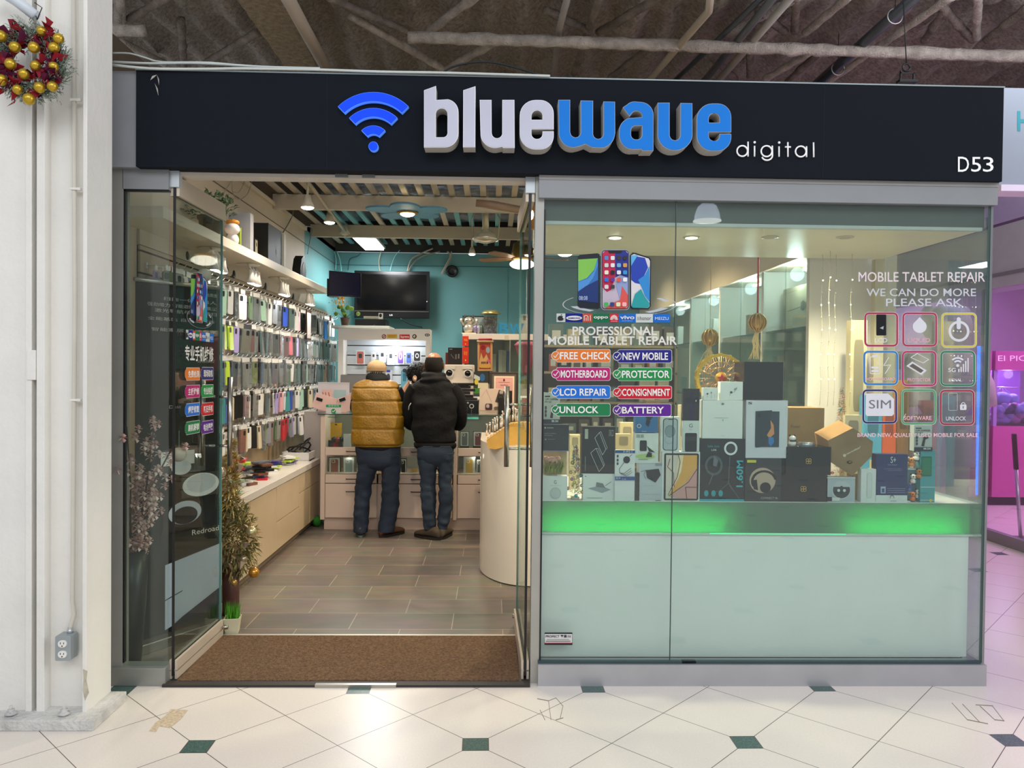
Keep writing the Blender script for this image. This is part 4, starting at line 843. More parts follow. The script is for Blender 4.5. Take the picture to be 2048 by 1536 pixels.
boxed_case((657, 914, 681, 949), 3.7, .54, '9c5a4a', 'rose brown boxed phone case at the left of the lower glass shelf'); boxed_case((686, 915, 709, 949), 3.7, .54, '8fa0a4', 'pale glitter boxed phone case right of the rose brown one', '8a8a88'); boxed_case((713, 916, 728, 949), 3.72, .54, 'a9b7ba', 'grey boxed phone case beside the leg of the man in the vest', '8a8a88')
boxed_case((800, 917, 813, 949), 3.7, .54, '1d1d1f', 'black boxed phone case between the two men'); boxed_case((927, 914, 950, 949), 3.7, .54, 'd2a437', 'mustard yellow boxed phone case in the right lower shelf', 'c9cfca'); boxed_case((953, 918, 962, 949), 3.74, .54, '4a4d44', 'dark boxed phone case right of the mustard yellow one')
boxed_case((687, 868, 702, 893), 3.72, .72, 'd0ccd8', 'white boxed gadget on the upper left glass shelf', 'd9d6d2'); boxed_case((920, 862, 938, 893), 3.72, .72, '6f7470', 'grey patterned phone case on the upper right glass shelf', '4a4f4a'); boxed_case((946, 862, 966, 893), 3.72, .72, '8a3a36', 'dark red phone case on the upper right glass shelf', '5a2d2a')
prod('yellow_packet', 'yellow and brown hang card in the upper left of the glass counter', 'packet', (661, 846, 683, 861), 3.85, .02, M('c9962f', .5), [('c', .5, .2, .12, M('4a3420'), {'asp': .8})], zb=.72)
prod('yellow_box', 'small yellow box on the lower shelf between the two men', 'box', (823, 938, 834, 949), 3.75, .05, M('c79a2c', .5), zb=.54)
random.seed(17)
for k, (px, hx, nm) in enumerate(((664, '3a3d42', 'dark grey'), (672, '9c2f35', 'crimson'), (678, '2b2c31', 'black'), (782, 'a9a6a0', 'pale grey'), (792, '55585c', 'slate'))):
    p = at(px, 890, 3.75); mb = MB().rbox((0, 0, .06), (.07, .02, .11), M(hx, .4), .02).sph((.02, 0, .12), (.03, .02, .03), M(hx, .3), 8, 6)
    tag(mb.make('packaged_gadget', None, (p.x, p.y, .722)), '%s packaged gadget standing on the upper glass shelf of the counter' % nm, 'gadget')
for px_ in (700, 790, 870, 950):
    q_ = at(px_, 900, 3.72); point('counter_shelf_light', (q_.x, 3.7, 1.06), 1.5, (1, .93, .82), .03); point('counter_shelf_light', (q_.x, 3.7, .69), .7, (1, .93, .82), .03)  # bare points without fixtures, added to brighten the goods behind the glass
# left end of the counter: tall grey side panel
tag(MB().bx(0, .27, 0, .03, 0, 1.09, M('a8a19b', .6)).make('end_panel', None, (-1.84, 3.95, 0.01)), 'plain grey panel closing the gap between counter and left wall', 'panel')
tag(MB().sph((0, 0, .05), (.05, .04, .05), M('2f7a2a', .6), 12, 8).make('green_ball', None, (-1.66, 3.75, .005)), 'dark green ball in the corner between counter and cabinet', 'ball')
# things standing on the counter
tag_items = [('r', .0, .0, 1, .05, M('bcb6b4')), ('r', .12, .22, .45, .55, M('dcb3a6')), ('l', [(.15, .3), (.2, .5)], .006, M('6a3a36')), ('l', [(.24, .3), (.28, .52)], .006, M('6a3a36')), ('l', [(.34, .3), (.38, .5)], .006, M('6a3a36')), ('r', .52, .22, .9, .55, M('9db8b8')), ('c', .55, .64, .05, M('4a4550')), ('c', .68, .64, .05, M('c97a70')), ('c', .82, .64, .05, M('3a3438')), ('c', .06, .64, .05, M('7a88a4'))]
prod('acrylic_stand', 'clear acrylic notice stand with small pictures at the left end of the counter', 'stand', (636, 764, 698, 832), 3.95, .008, M('c9c4c8', .3), tag_items, zb=1.103)
pr = prod('payment_sign', 'white payment notice with green bar and tick on the counter', 'sign', (652, 809, 682, 835), 3.72, .01, M('e6ddd6', .4), [('r', 0, 0, 1, .2, M('1d9a5a')), ('t', '推荐使用', .15, .04, .85, .16, WHT), ('c', .5, .5, .16, M('1d9a5a'), {'asp': 1.1}), ('l', [(.42, .5), (.48, .56), (.6, .43)], .008, WHT), ('t', '微信支付', .2, .72, .8, .82, M('555555')), ('r', 0, .96, 1, 1, M('1d9a5a'))], zb=1.103)
mb = MB(); 
for q, rot in (((-.1, .05, .02), .3), ((.12, .06, .02), -.35)):
    R = Matrix.Rotation(rot, 3, 'Y'); mb.rbox((q[0], q[1], .085), (.22, .008, .15), M('e3bdb2', .4), .01, R=R).box((q[0]-.05, q[1]-.008, .12), (.06, .003, .03), BLK, R=R).box((q[0]+.05, q[1]-.008, .05), (.05, .003, .02), M('5a2a2a'), R=R)
tag(mb.make('pattern_sheet', None, (at(667, 835, 3.8).x, 3.82, 1.103)), 'pink and white patterned sheets fanned behind the payment notice', 'paper')
prod('black_box', 'black boxed ring light with green base strip on the counter right of the men', 'box', (929, 801, 957, 838), 3.85, .12, M('141517', .4), [('c', .5, .3, .17, WHT, {'asp': .75, 'rin': .11}), ('l', [(.5, .45), (.48, .85)], .006, M('777777')), ('c', .1, .45, .15, M('6a6a6e'), {'asp': .8, 'rin': .12}), ('r', .05, .9, 1, 1, M('2f9a84')), ('c', .1, .12, .05, M('bbbbbb')), ('c', .24, .12, .05, M('bbbbbb'))], zb=1.103)
prod('case_display', 'cream display card with three phone cases standing on the counter', 'display', (959, 777, 1012, 837), 3.75, .03, M('dcc3ae', .4), [('l', [(.05, .3), (.25, .03), (.45, .45)], .002, M('a58d78')), ('p', [(.72, .03), (.98, .1), (.84, .5), (.58, .44)], M('3d3833', .4)), ('R', .74, .06, .88, .17, .04, M('b9a59a')), ('c', .78, .3, .1, M('2a2624'), {'rin': .075}), ('R', .22, .5, .48, .72, .05, M('4a3436')), ('R', .25, .52, .37, .64, .04, M('c3a4a4')), ('R', .55, .6, .8, .72, .03, M('6a5e50')), ('r', 0, .72, 1, .74, M('b39c86')), ('l', [(.25, .8), (.75, .8)], .003, M('a89078'))], zb=1.103)
mb = MB()
for k, (w_, z) in enumerate(((.2, .0), (.17, .032), (.22, .062), (.16, .092), (.2, .12))): mb.box((.01*(-1)**k, 0, z+.015), (w_, .12, .026), BLK, R=Matrix.Rotation(.1*k, 3, 'Z'))
p = at(925, 800, 4.2); tag(mb.make('device_stack', None, (p.x, 4.18, 1.244)), 'stack of flat black devices between black jacket and ring light box', 'device')
tag(MB().bx(-.15, .15, -.1, .1, 0, .138, M('24211f', .5)).make('black_case', None, (p.x, 4.18, 1.103)), 'black box under the stack of flat devices', 'box')
ct['group'] = 'shop counters'; del ct['group']
# rear low counter (hidden body, top carries things)
rc = thing('rear_cabinet', (-.5, 5.0, 0), 'low cream cabinet along the back behind the service counter', 'cabinet')
B(rc, 'carcass', -1.5, .7, 4.85, 5.3, .01, 1.2, M('cdbfae', .5)); B(rc, 'worktop', -1.52, .72, 4.82, 5.32, 1.2, 1.23, WHT)
# lit wall case with slats
lc = thing('lit_wall_case', (at(782, 700, 5.2).x, 5.3, 1.231), 'white lit display case with slatted back and hanging phone accessories', 'display case')
xa, xb = at(681, 700, 5.2).x, at(862, 700, 5.2).x; zt = at(780, 659, 5.2).z; zh = at(780, 681, 5.2).z
WC = M('d9d3cb', .35, var=.02)
B(lc, 'header_board', xa, xb, 5.05, 5.3, zh, zt, WC); B(lc, 'left_side', xa, xa+.06, 5.05, 5.3, 1.235, zh, WC); B(lc, 'right_side', xb-.05, xb, 5.05, 5.3, 1.6, zh, WC)
mb = MB(); z = 1.24; l = lc.location
while z < zh-.02: mb.bx(xa+.06-l.x, xb-.05-l.x, 5.27-l.y, 5.3-l.y, z-l.z, min(z+.1, zh)-l.z, M('bfc4c8', .35)); z += .112
mb.bx(xa+.06-l.x, xb-.05-l.x, 5.29-l.y, 5.3-l.y, 1.24-l.z, zh-l.z, M('33302e')); mb.make('slatted_back', lc)
MB().bx(-.12+.05, .12+.05, -.14, -.1, zh-.012-l.z, zh-l.z, M('ffffff', .3, emit=8)).make('light_strip', lc)
point('case_light', (l.x+.05, 5.12, zh-.05), 9, (.85, .93, 1), .05)
for lab, box_, it in (('round red no smoking style sticker on the white case header', (763, 668, 773, 678), [('c', 768, 673, 4.6, M('8a3a40'), {}), ('c', 768, 673, 3.2, M('c9b0b0'), {}), ('l', [(765, 676), (771, 670)], .006, M('6a2a30'))]),
                      ('yellow warning strip sticker on the white case header', (774, 668, 795, 677), [('r', 774, 668.5, 794.5, 676.5, M('d3a43c')), ('l', [(777, 671), (792, 671)], .004, M('6b4d1c')), ('l', [(777, 674), (790, 674)], .004, M('6b4d1c'))]),
                      ('red rectangular sticker with white word on the case header', (799, 669, 819, 678), [('R', 799, 669, 819.5, 678, 1, M('c4262c')), ('t', 'Supreme', 801, 671, 818, 677, WHT, .02)]),
                      ('small black and gold swirl sticker on the case header', (824, 668, 834, 678), [('c', 829, 673, 4.5, M('3a3428'), {'rin': 2.5}), ('c', 831, 674, 2, M('6a5a30'), {})]),
                      ('dark oval sticker at the right end of the case header', (849, 666, 860, 674), [('c', 854.5, 670, 5, M('3a3a3a'), {'asp': .6, 'rin': 3}), ('c', 854.5, 670, 1.4, M('3a3a3a'), {})])):
    decal('header_sticker', lab, box_, 5.0495, it)
for k, (r, hx, lab) in enumerate((((712, 700, 729, 729), 'b96a5c', 'salmon pink gadget pouch'), ((742, 704, 752, 722), 'd5d0cf', 'narrow white packet'), ((757, 699, 772, 725), 'cfe0e6', 'pale blue boxed gadget'), ((774, 700, 789, 730), 'd4cfbe', 'cream boxed gadget'), ((794, 697, 808, 728), '6b4a9c', 'purple phone case pouch'), ((811, 703, 824, 727), '4a66b4', 'blue floral phone case pouch'), ((826, 700, 842, 723), '2b2a2e', 'black ring holder packet'))):
    prod('hanging_packet', lab+' hanging in the lit case', 'packet', r, 5.2, .012, M('ccd2d6', .3), [('R', .12, .1, .88, .95, .1, M(hx, .4)), ('c', .5, .5, .22, M('e8e8ec'), {'rin': .14}) if k in (4, 6) else ('R', .3, .25, .7, .55, .08, M('3c3f46'))], group=None)
    p = at((r[0]+r[2])/2, r[1], 5.2); tag(MB().tube([(0, 0, 0), (0, .07, 0)], .003, HM, 5).make('display_hook', None, (p.x, 5.2, p.z-.006)), 'short metal hook holding the '+lab+' in the lit case', 'hook')
prod('bottle_box', 'pale blue boxed bottle on the slats between the heads', 'box', (802, 741, 816, 768), 5.15, .08, M('5f97a8', .4), [('c', .5, -.0, .3, M('2c3a44'), {'asp': .5}), ('R', .25, .2, .75, .8, .1, M('3a6a80'))], zb=1.232)
prod('white_box', 'white boxed camera behind the cap of the man in the vest', 'box', (770, 740, 783, 768), 5.15, .08, M('c9c9d2', .4), [('c', .5, .55, .3, M('3a3e4a')), ('R', .2, .0, .8, .15, .1, M('28409c'))], zb=1.232)
lt = thing('laptop', (at(712, 775, 4.88).x, 4.87, 1.231), 'open grey laptop seen from behind on the back cabinet', 'laptop')
MB().rbox((0, .0, .13), (.34, .2, .008), M('6f6d6a', .4, .4), .01, R=Matrix.Rotation(math.radians(80), 3, 'X')).make('lid', lt); MB().rbox((0, .085, .008), (.34, .15, .014), M('8a8886', .4, .4), .01).make('base', lt)
# shelf above with av box, monitor, tv, plants
ws = thing('back_shelf', (at(720, 655, 5.5).x, 5.5, at(720, 658, 5.5).z), 'narrow white shelf under the television with a black player box', 'shelf')
x0, x1 = at(662, 655, 5.3).x-ws.location.x, at(778, 655, 5.3).x-ws.location.x; MB().bx(x0, x1, -.2, .3, -.0, .03, M('d8d6c8', .4)).make('board', ws, bevel=.002)
wz = ws.location.z+.031
prod('player_box', 'flat black video player box on the shelf under the television', 'player', (710, 638, 771, 652), 5.4, .3, M('1a1a1b', .45), [('r', .0, .0, .74, .95, M('232324')), ('r', .6, .8, .66, .84, M('888888')), ('r', .0, .9, 1, .95, M('0b0b0b'))], zb=wz)
prod('paper_sheets', 'loose papers on top of the black player box', 'paper', (727, 632, 758, 637), 5.42, .15, M('b7b29e', .6), zb=at(740, 638, 5.4).z+.002)
prod('small_sticker_box', 'tiny white cube with black dot on the player box', 'box', (757, 626, 765, 637), 5.41, .04, M('d9d6cf', .5), [('c', .5, .45, .35, BLK)], zb=at(740, 638, 5.4).z+.002)
tv = thing('television', at(784, 640, 6.5), 'big black flat television on the teal back wall', 'television')
T0, T1 = at(708, 628, 6.5)-tv.location, at(859, 543, 6.5)-tv.location; z0 = at(784, 636, 6.5).z-tv.location.z
MB().bx(T0.x, T1.x, 0, .06, z0, T1.z, M('0c0c0e', .25)).make('casing', tv, bevel=.006); MB().bx(T0.x+.04, T1.x-.04, -.004, 0, z0+.11, T1.z-.045, M('070707', .12)).make('screen', tv)
mb = MB(); mb.bx(T0.x+.005, T1.x-.005, -.003, .0, z0+.085, z0+.09, M('6a6258', .3)); Canvas(mb, lambda u, v, k: at(u, v, 6.5-.0037-.0006*k)-tv.location).draw([('t', 'LG', 779, 628.5, 785, 631.5, M('d8d8d8'), .02), ('r', 853, 602, 854.5, 604, WHT)]); mb.make('trim_line', tv)
MB().bx(-.2, .2, .06, .18, -.3+z0+.6, z0+.55, BLK).make('wall_bracket', tv)
mo = thing('monitor', at(690, 596, 5.2), 'smaller dark blue monitor on an arm in front of the television', 'monitor', rz=0)
a = at(658, 541, 5.2)-mo.location; b = at(723, 592, 5.2)-mo.location
mb = MB(); q = [(a.x, 0, a.z), (b.x, -.06, at(723, 547, 5.14).z-mo.location.z), (b.x, -.06, at(723, 595, 5.14).z-mo.location.z), (a.x, 0, b.z)]
mb.add(q+[(x, y+.04, z) for x, y, z in q], [(3, 2, 1, 0), (4, 5, 6, 7), (0, 1, 5, 4), (1, 2, 6, 5), (2, 3, 7, 6), (3, 0, 4, 7)], M('0b0c14', .3)); mb.make('casing', mo)
mb = MB(); c = [Vector(p) for p in q]; ctr = sum(c, Vector())/4; mb.add([p.lerp(ctr, .05)+Vector((0, -.003, 0)) for p in c], [(3, 2, 1, 0)], M('0c1030', .1, emit=.25)); mb.make('screen', mo)
MB().box((-.16, .1, .12), (.1, .16, .2), BLK).bx(-.2, -.14, .15, .9, .1, .16, BLK).make('arm', mo)
# plants and hanging bits left of the back case
fp = thing('potted_plant', at(690, 652, 5.35), 'small green plant in a brown pot below the monitor', 'plant'); fp.location.z = wz
MB().lathe([(.04, 0), (.055, .09), (.06, .09), (.05, .08)], (0, 0, 0), M('5a4438', .7), 14).make('pot', fp); mb = MB(); random.seed(2)
for i in range(16): mb.tube([(0, 0, .08), (random.gauss(0, .05), random.gauss(0, .03), .16)], .002, M('4c6b3a'), 4); mb.sph((random.gauss(0, .06), random.gauss(0, .03), random.uniform(.12, .22)), (.025, .006, .025), M(random.choice(['6f8f3a', '86a548', '4c7a44'])), 8, 5)
mb.make('leaves', fp)
mb = MB()
for i in range(60): mb.leaf((random.gauss(0, .045), random.gauss(0, .02), random.gauss(0, .035)), (random.gauss(0, 1), -.3, random.gauss(0, 1)), .04, .02, M(random.choice(['e6a52a', 'f2c23a', 'c97f1e'])), .3)
tag(mb.make('orange_flowers', None, at(680, 602, 5.3)), 'bunch of bright orange flowers hanging under the monitor', 'flowers')
card('hang_tag', 'small wooden tag dangling on a string among the far hooks', 'tag', (661, 636), -1.8, .05, .06, M('8a5a2a', .5))
# wires on the teal wall
yw = BY-.03
for pts, r_, c_, lab in (([(762, 503), (758, 520), (759, 538), (762, 543)], .008, 'b9b5a0', 'cream cable looping down to the left of the television top'), ([(800, 500), (790, 512), (783, 530), (780, 543)], .005, 'a8e0e0', 'thin pale cable down to the middle of the television'), ([(866, 497), (840, 508), (822, 520), (815, 543)], .011, 'b3ab9a', 'thick grey cable sweeping down to the television'), ([(880, 503), (845, 512), (826, 528), (817, 543)], .009, '9a9282', 'second grey cable sweeping down to the television'),
    ([(895, 503), (900, 512), (892, 530), (883, 547)], .011, 'b3ab9a', 'grey cable pair hanging right of the television'), ([(903, 503), (900, 520), (889, 540), (885, 548)], .008, 'a39b8a', 'second cable of the pair hanging right of the television'), ([(669, 503), (672, 520), (671, 540)], .006, '9be0e0', 'pale cable dropping to the monitor'), ([(674, 503), (680, 520), (683, 542)], .006, '9be0e0', 'second pale cable dropping to the monitor'),
    ([(722, 505), (715, 512), (700, 518), (696, 540)], .006, '3a5a60', 'dark cable curving down to the monitor'), ([(620, 452), (660, 460), (700, 450), (760, 455)], .008, '2a2724', 'black cable slung under the ceiling lattice')):
    wire('cable', [at(x, y, yw-.02) for x, y in pts], r_, M(c_, .5), lab)
wire('cable', [at(x, y, 6.5) for x, y in ((800, 637), (820, 648), (845, 655))], .008, BLK, 'black power cable running right from under the television')
sk = at(904, 542, BY-.05); tag(MB().lathe([(.08, 0), (.08, .03), (.055, .04), (.05, .02), (.02, .02)], (0, 0, 0), M('14171a', .4), 24, 'y').make('wall_speaker', None, (sk.x, BY-.008, sk.z)), 'round black camera dome on the teal wall right of the television', 'camera')
# ------------------------------------------------------------------ right back unit
ru = thing('glass_cabinet', (.05, 6.4, 0), 'white wall cabinet with glass doors under the blue letters', 'cabinet')
xa, xb = at(925, 668, 6.1).x, 1.1; zt = at(950, 667, 6.1).z
B(ru, 'top_board', xa, xb, 6.1, 6.65, zt-.075, zt, M('dccbb8', .4)); B(ru, 'side', xa, xa+.03, 6.12, 6.65, .01, zt-.075, M('cbbfae')); B(ru, 'back_panel', xa, xb, 6.62, 6.65, .01, zt-.075, M('a9a491')); B(ru, 'lower_body', xa+.03, xb, 6.14, 6.62, .01, 1.35, M('c4b6a2'))
for px in (1019, 1100): B(ru, 'upright', at(px, 700, 6.1).x, at(px+2, 700, 6.1).x, 6.1, 6.13, 1.35, zt-.075, M('8a867a'))
B(ru, 'glass_door', xa+.03, xb, 6.105, 6.11, 1.35, zt-.075, glass('eef5f2', .03, .02, 'cabinet_glass', .3), 0); B(ru, 'cabinet_label', at(1009, 676, 6.1).x, at(1017, 676, 6.1).x, 6.096, 6.099, at(1012, 680, 6.1).z, at(1012, 671, 6.1).z, M('c9b79a'), 0)
for r, hx, lab in (((997, 700, 1004, 727), 'cfc2ae', 'cream file box inside the back glass cabinet'), ((1004, 700, 1012, 727), 'bdb09a', 'beige file box inside the back glass cabinet'), ((1013, 702, 1019, 727), '3f5684', 'blue file box inside the back glass cabinet'), ((985, 708, 992, 727), 'c9bba6', 'leaning cream card in the back glass cabinet')):
    prod('file_box', lab, 'box', r, 6.3, .2, M(hx, .5), zb=1.351)
def rz_(px, py, Y): return at(px, py, Y)
zt2 = zt+.001
prod('photo_frame', 'black framed certificate behind the silver cat on the back cabinet', 'frame', (925, 631, 968, 665), 6.4, .02, M('15161a', .4), [('r', .05, .08, 1, .95, M('8f9a94', .4)), ('l', [(.5, .4), (.9, .4)], .004, M('5a625e')), ('l', [(.5, .5), (.85, .5)], .004, M('5a625e'))], zb=zt2)
ca = thing('cat_statue', (at(938, 664, 6.25).x, 6.25, zt2), 'silver beckoning cat statue on the back cabinet', 'statue')
CH = M('c9bda8', .25, .6); mb = MB().sph((0, 0, .07), (.075, .06, .07), CH).sph((0, -.005, .165), (.07, .055, .055), CH)
for s_ in (-1, 1): mb.cyl((s_*.045, 0, .2), (s_*.055, 0, .245), .022, M('3a3026', .4), 10, .004).tube([(s_*.07, -.02, .11), (s_*.1, -.03, .16), (s_*.095, -.03, .2)], .018, CH, 8).sph((s_*.03, -.055, .17), (.01, .006, .006), BLK, 6, 5)
mb.make('cat_body', ca); MB().bx(-.09, .09, -.06, .06, -.0, .012, M('d9c3a0')).make('base', ca)
mb = MB()
for k, (dx, hx) in enumerate(((-.04, '8a7a9c'), (.0, 'a9a6b0'), (.035, '5f6a5c'))): mb.sph((dx, .01*k, .06), (.03, .03, .06), M(hx, .2, .4), 10, 8)
tag(mb.make('glass_ornament', None, (at(957, 664, 6.25).x, 6.22, zt2)), 'cluster of small glassy ornaments between cat and sweet jar', 'ornament')
jr = thing('sweet_jar', (at(981, 665, 6.25).x, 6.25, zt2), 'tall glass sweet jar with a gold lid on the back cabinet', 'jar')
MB().box((0, 0, .125), (.17, .17, .25), glass('d8d0c8', .12, .05, 'jar_glass')).make('jar', jr); mb = MB(); random.seed(6)
for i in range(150): mb.sph((random.uniform(-.068, .068), random.uniform(-.068, .068), random.uniform(.015, .215)), random.uniform(.01, .016), M(random.choice(['6a4a8c', '8a6aa0', 'c9b79a', '4a3a30', 'd9cfc0', '7a6a50', '9aa04a']), .3), 6, 5)
mb.make('wrapped_sweets', jr); MB().lathe([(.125, .255), (.13, .262), (.1, .29), (.06, .305), (.02, .31)], (0, 0, 0), M('c9b46a', .25, .7), 24).make('lid', jr)
for ch, r in (('B', (997, 642.5, 1018.5, 665.5)), ('W', (1018, 643, 1048, 665.5))):
    p0 = at(r[0], r[3], 6.25); a = at(r[0], r[1], 6.25); b = at(r[2], r[3], 6.25); vs, fs = text_mesh(ch, .035); w_, h_ = b.x-a.x, a.z-b.z; mb = MB(); n = len(vs)
    V = [(x*w_, y_, y*h_) for y_ in (0, .04) for x, y in vs]; F = [tuple(f) for f in fs]+[tuple(i+n for i in f)[::-1] for f in fs]
    ed = {}
    for f in fs:
        for i in range(len(f)): e = (f[i], f[(i+1) % len(f)]); ed[e] = 1
    F += [(e[0], e[0]+n, e[1]+n, e[1]) for e in ed if (e[1], e[0]) not in ed]
    mb.add(V, F, M('2f86b0', .5)); tag(mb.make('block_letter', None, (a.x, 6.25, zt2)), 'standing blue block letter %s on the back cabinet' % ch, 'letter')
prod('small_card', 'white table card standing right of the blue letters', 'card', (1042, 628, 1058, 644), 6.4, .01, M('d5cdbf'), [('r', .25, .2, .6, .8, M('8a7a70'))], zb=zt2)
for r, lab, t in (((925, 672, 937, 692), 'upper red hanging couplet with gold emblem', '福'), ((925, 694, 937, 727), 'lower red hanging couplet with gold emblem', '财')):
    prod('red_couplet', lab+' beside the back cabinet', 'banner', r, 6.08, .006, M('d8321f', .5), [('t', t, .2, .25, .8, .5, M('e6a02a')), ('c', .5, .8, .1, M('e9b85a'), {'asp': .5})])
sc = thing('calendar_scroll', at(970, 741, 6.03), 'red and tan calendar scroll hanging on the glass cabinet', 'scroll')
mb = MB(); so = sc.location; Canvas(mb, lambda u, v, k: at(u, v, 6.05-.0008*k)-so).draw([('r', 955, 683, 985, 742, M('c9935a', .6)), ('r', 959, 686, 981, 738, M('a8452f')), ('c', 966, 695, 5, M('8a1f24'), {}), ('c', 976, 700, 4, M('8fa0a0'), {'asp': 1.6}), ('p', [(957, 735), (962, 705), (967, 718), (973, 708), (983, 735)], M('cf9f62')), ('p', [(973, 722), (977, 717), (981, 722), (977, 727)], M('d0607a')), ('t', '恭贺新禧', 962, 723, 976, 728, M('6a2a1c'), .02), ('p', [(958, 729), (982, 729), (979, 736), (961, 736)], M('dba04a'))]); mb.make('printed_sheet', sc)
MB().cyl(at(954, 682.5, 6.04)-so, at(987, 682.5, 6.04)-so, .012, M('c9ab7a', .5), 10).make('roller', sc); MB().cyl(at(957, 679, 6.04)-so, at(984, 679, 6.04)-so, .014, M('9c1f2a', .5), 10).make('red_cap', sc)
prod('dark_box', 'dark brown box with white logo leaning left of the red couplets', 'box', (896, 695, 924, 728), 5.25, .05, M('2e2725', .5), [('l', [(.2, .4), (.4, .65)], .005, M('8a8580')), ('r', .5, .4, .62, .7, M('6a6560')), ('r', .72, .38, .8, .66, M('8a8580')), ('r', .1, .08, .3, .12, M('aaa6a0'))], zb=1.231)
prod('red_book', 'narrow dark red book behind the brown logo box', 'book', (891, 705, 897, 728), 5.28, .08, M('7a2c20', .5), zb=1.231)
lb_ = thing('lens_display', (at(918, 780, 5.0).x, 5.0, 1.231), 'cream box display with two round black lenses like eyes', 'display')
a, b = at(888, 729, 4.98), at(948, 780, 4.98); W_ = b.x-a.x; Hh = a.z-1.231
MB().bx(-W_/2, W_/2, 0, .16, 0, Hh, M('d8cab8', .35)).make('casing', lb_, bevel=.012)
for px, py, r_ in ((898.5, 746, .05), (935.5, 747, .046)):
    q = at(px, py, 4.98)-lb_.location; l_ = MB().lathe([(r_, 0), (r_, .02), (r_*.85, .035), (r_*.75, .03)], (q.x, 0, q.z), M('e9e2d8', .3), 24, 'y').make('lens_ring', lb_); MB().lathe([(r_*.78, .028), (r_*.7, .036), (r_*.3, .044), (.004, .046)], (q.x, 0, q.z), M('0a0a0b', .08), 24, 'y').make('lens', l_)
MB().bx(-W_/2+.02, -W_/2+.12, -.03, 0, Hh-.05, Hh-.01, M('ded2c2')).bx(W_/2-.13, W_/2-.02, -.03, 0, Hh-.05, Hh-.01, M('ded2c2')).make('brow', lb_)
prod('poster_stand', 'colourful leaflet stand between lens display and framed certificate', 'stand', (947, 744, 976, 787), 4.9, .03, M('3a3c38', .5), [('p', [(.05, .1), (.5, .25), (.4, .4), (.02, .3)], M('c9d0cc')), ('c', .6, .25, .18, M('3a6a98')), ('c', .2, .45, .14, M('d8c24a')), ('r', .3, .5, 1, .8, M('d8c9a8')), ('r', .02, .75, .5, 1, M('3f7a34')), ('r', .6, .8, 1, 1, M('ded3b4'))], zb=1.231)
fr = thing('framed_certificate', (at(1006, 805, 4.6).x, 4.6, 1.104), 'brown framed pink certificate on the counter right of the display', 'frame')
a, b = at(978, 738, 4.58), at(1035, 805, 4.58); W_ = b.x-a.x; Hh = a.z-1.104
MB().bx(-W_/2, W_/2, 0, .03, 0, Hh, M('35291f', .4)).make('frame', fr, bevel=.004); mb = MB(); mb.bx(-W_/2+.025, W_/2-.025, -.001, 0, .04, Hh-.025, M('5d564c', .5)); Canvas(mb, lambda u, v, k: Vector(((u-.5)*W_, -.0012-.0006*k, Hh*(1-v)))).draw([('r', .15, .1, .86, .95, M('e0cbb0')), ('r', .21, .14, .8, .93, M('d9958c')), ('r', .23, .155, .78, .92, M('dba49a')), ('c', .5, .2, .035, M('5a3030')), ('t', 'Certificate', .38, .3, .64, .34, M('6a3030')), ('l', [(.4, .44), (.62, .44)], .004, M('6a3030')), ('l', [(.3, .25), (.7, .25)], .003, M('7a4a48')), ('l', [(.35, .52), (.7, .52)], .003, M('7a4a48')), ('l', [(.3, .56), (.75, .56)], .003, M('7a4a48')), ('l', [(.3, .6), (.72, .6)], .003, M('7a4a48'))]); mb.make('certificate', fr)
fr.location.y = 4.05; fr.scale = (.93, 1, .93)
pl_ = thing('paper_lantern', at(1052, 700, 5.6), 'pink cone paper lantern hanging near the right door edge', 'lantern')
MB().lathe([(.1, .1), (.145, .06), (.13, .05), (.05, -.28), (.02, -.3)], (0, 0, 0), M('b8606c', .6), 6).make('shade', pl_); MB().tube([(0, 0, .1), (0, 0, .3), (0, 0, 3.2-pl_.location.z)], .003, M('d9cfc2'), 5).make('cord', pl_)
random.seed(12)
for k in range(9):
    p = at(1036+random.uniform(-8, 22), 800, 4.0); w_ = random.uniform(.04, .08); z = 1.104+random.choice([0, 0, .0])
    tag(MB().bx(-w_/2, w_/2, -.04, .04, 0, random.uniform(.08, .3), M(random.choice(['b39a7a', '7a3a34', 'd8cdb8', '2a2624', '8a6a4a', '4a6a54']), .5)).make('small_box', None, (.1+.075*k, 3.78+.09*(k % 3), 1.104)), '%s of the small boxes from the left, crowding the counter end by the right door' % ORD[k], 'box', 'small boxes at the counter end')
# ------------------------------------------------------------------ round white counter and wooden key rack
rcn = thing('round_counter', (.28, 2.25, 0), 'glossy white rounded counter behind the right door', 'counter')
GW = M('e6dccc', .1, var=.02); rad = .36; ztp = at(975, 884, 2.0).z
prof = []
pts = [(rad*math.cos(t)*1.0, rad*math.sin(t)*1.6) for t in [PI+PI*i/90 for i in range(91)]]+[(rad, .65), (-rad, .65)]
MB().prism(pts, .012, ztp, GW).make('curved_body', rcn); MB().prism([(x*.97, y*.97) for x, y in pts], .004, .012, BLK).make('plinth', rcn); MB().prism([(x*.9, y*.9) for x, y in pts], ztp, ztp+.004, M('d8c8aa', .2)).make('top', rcn)
kr = thing('charm_rack', at(1010, 895, 1.85), 'light wooden stepped rack full of small key charms on the round counter', 'rack'); kr.location.z = ztp+.005; ko = kr.location
WD = M('c99a4a', .5, var=.12, vs=12)
fp_ = [at(x, y, 1.76)-ko for x, y in ((973, 880), (1022, 848), (1048, 845), (1060, 846), (1060, 893), (1012, 893), (990, 899), (976, 896))]
mb = MB(); n = len(fp_); V = fp_+[p+Vector((0, .17, .0)) for p in fp_]; mb.add(V, [tuple(range(n))[::-1], tuple(range(n, 2*n))]+[(i, (i+1) % n, (i+1) % n+n, i+n) for i in range(n)], WD); mb.make('front_panel', kr)
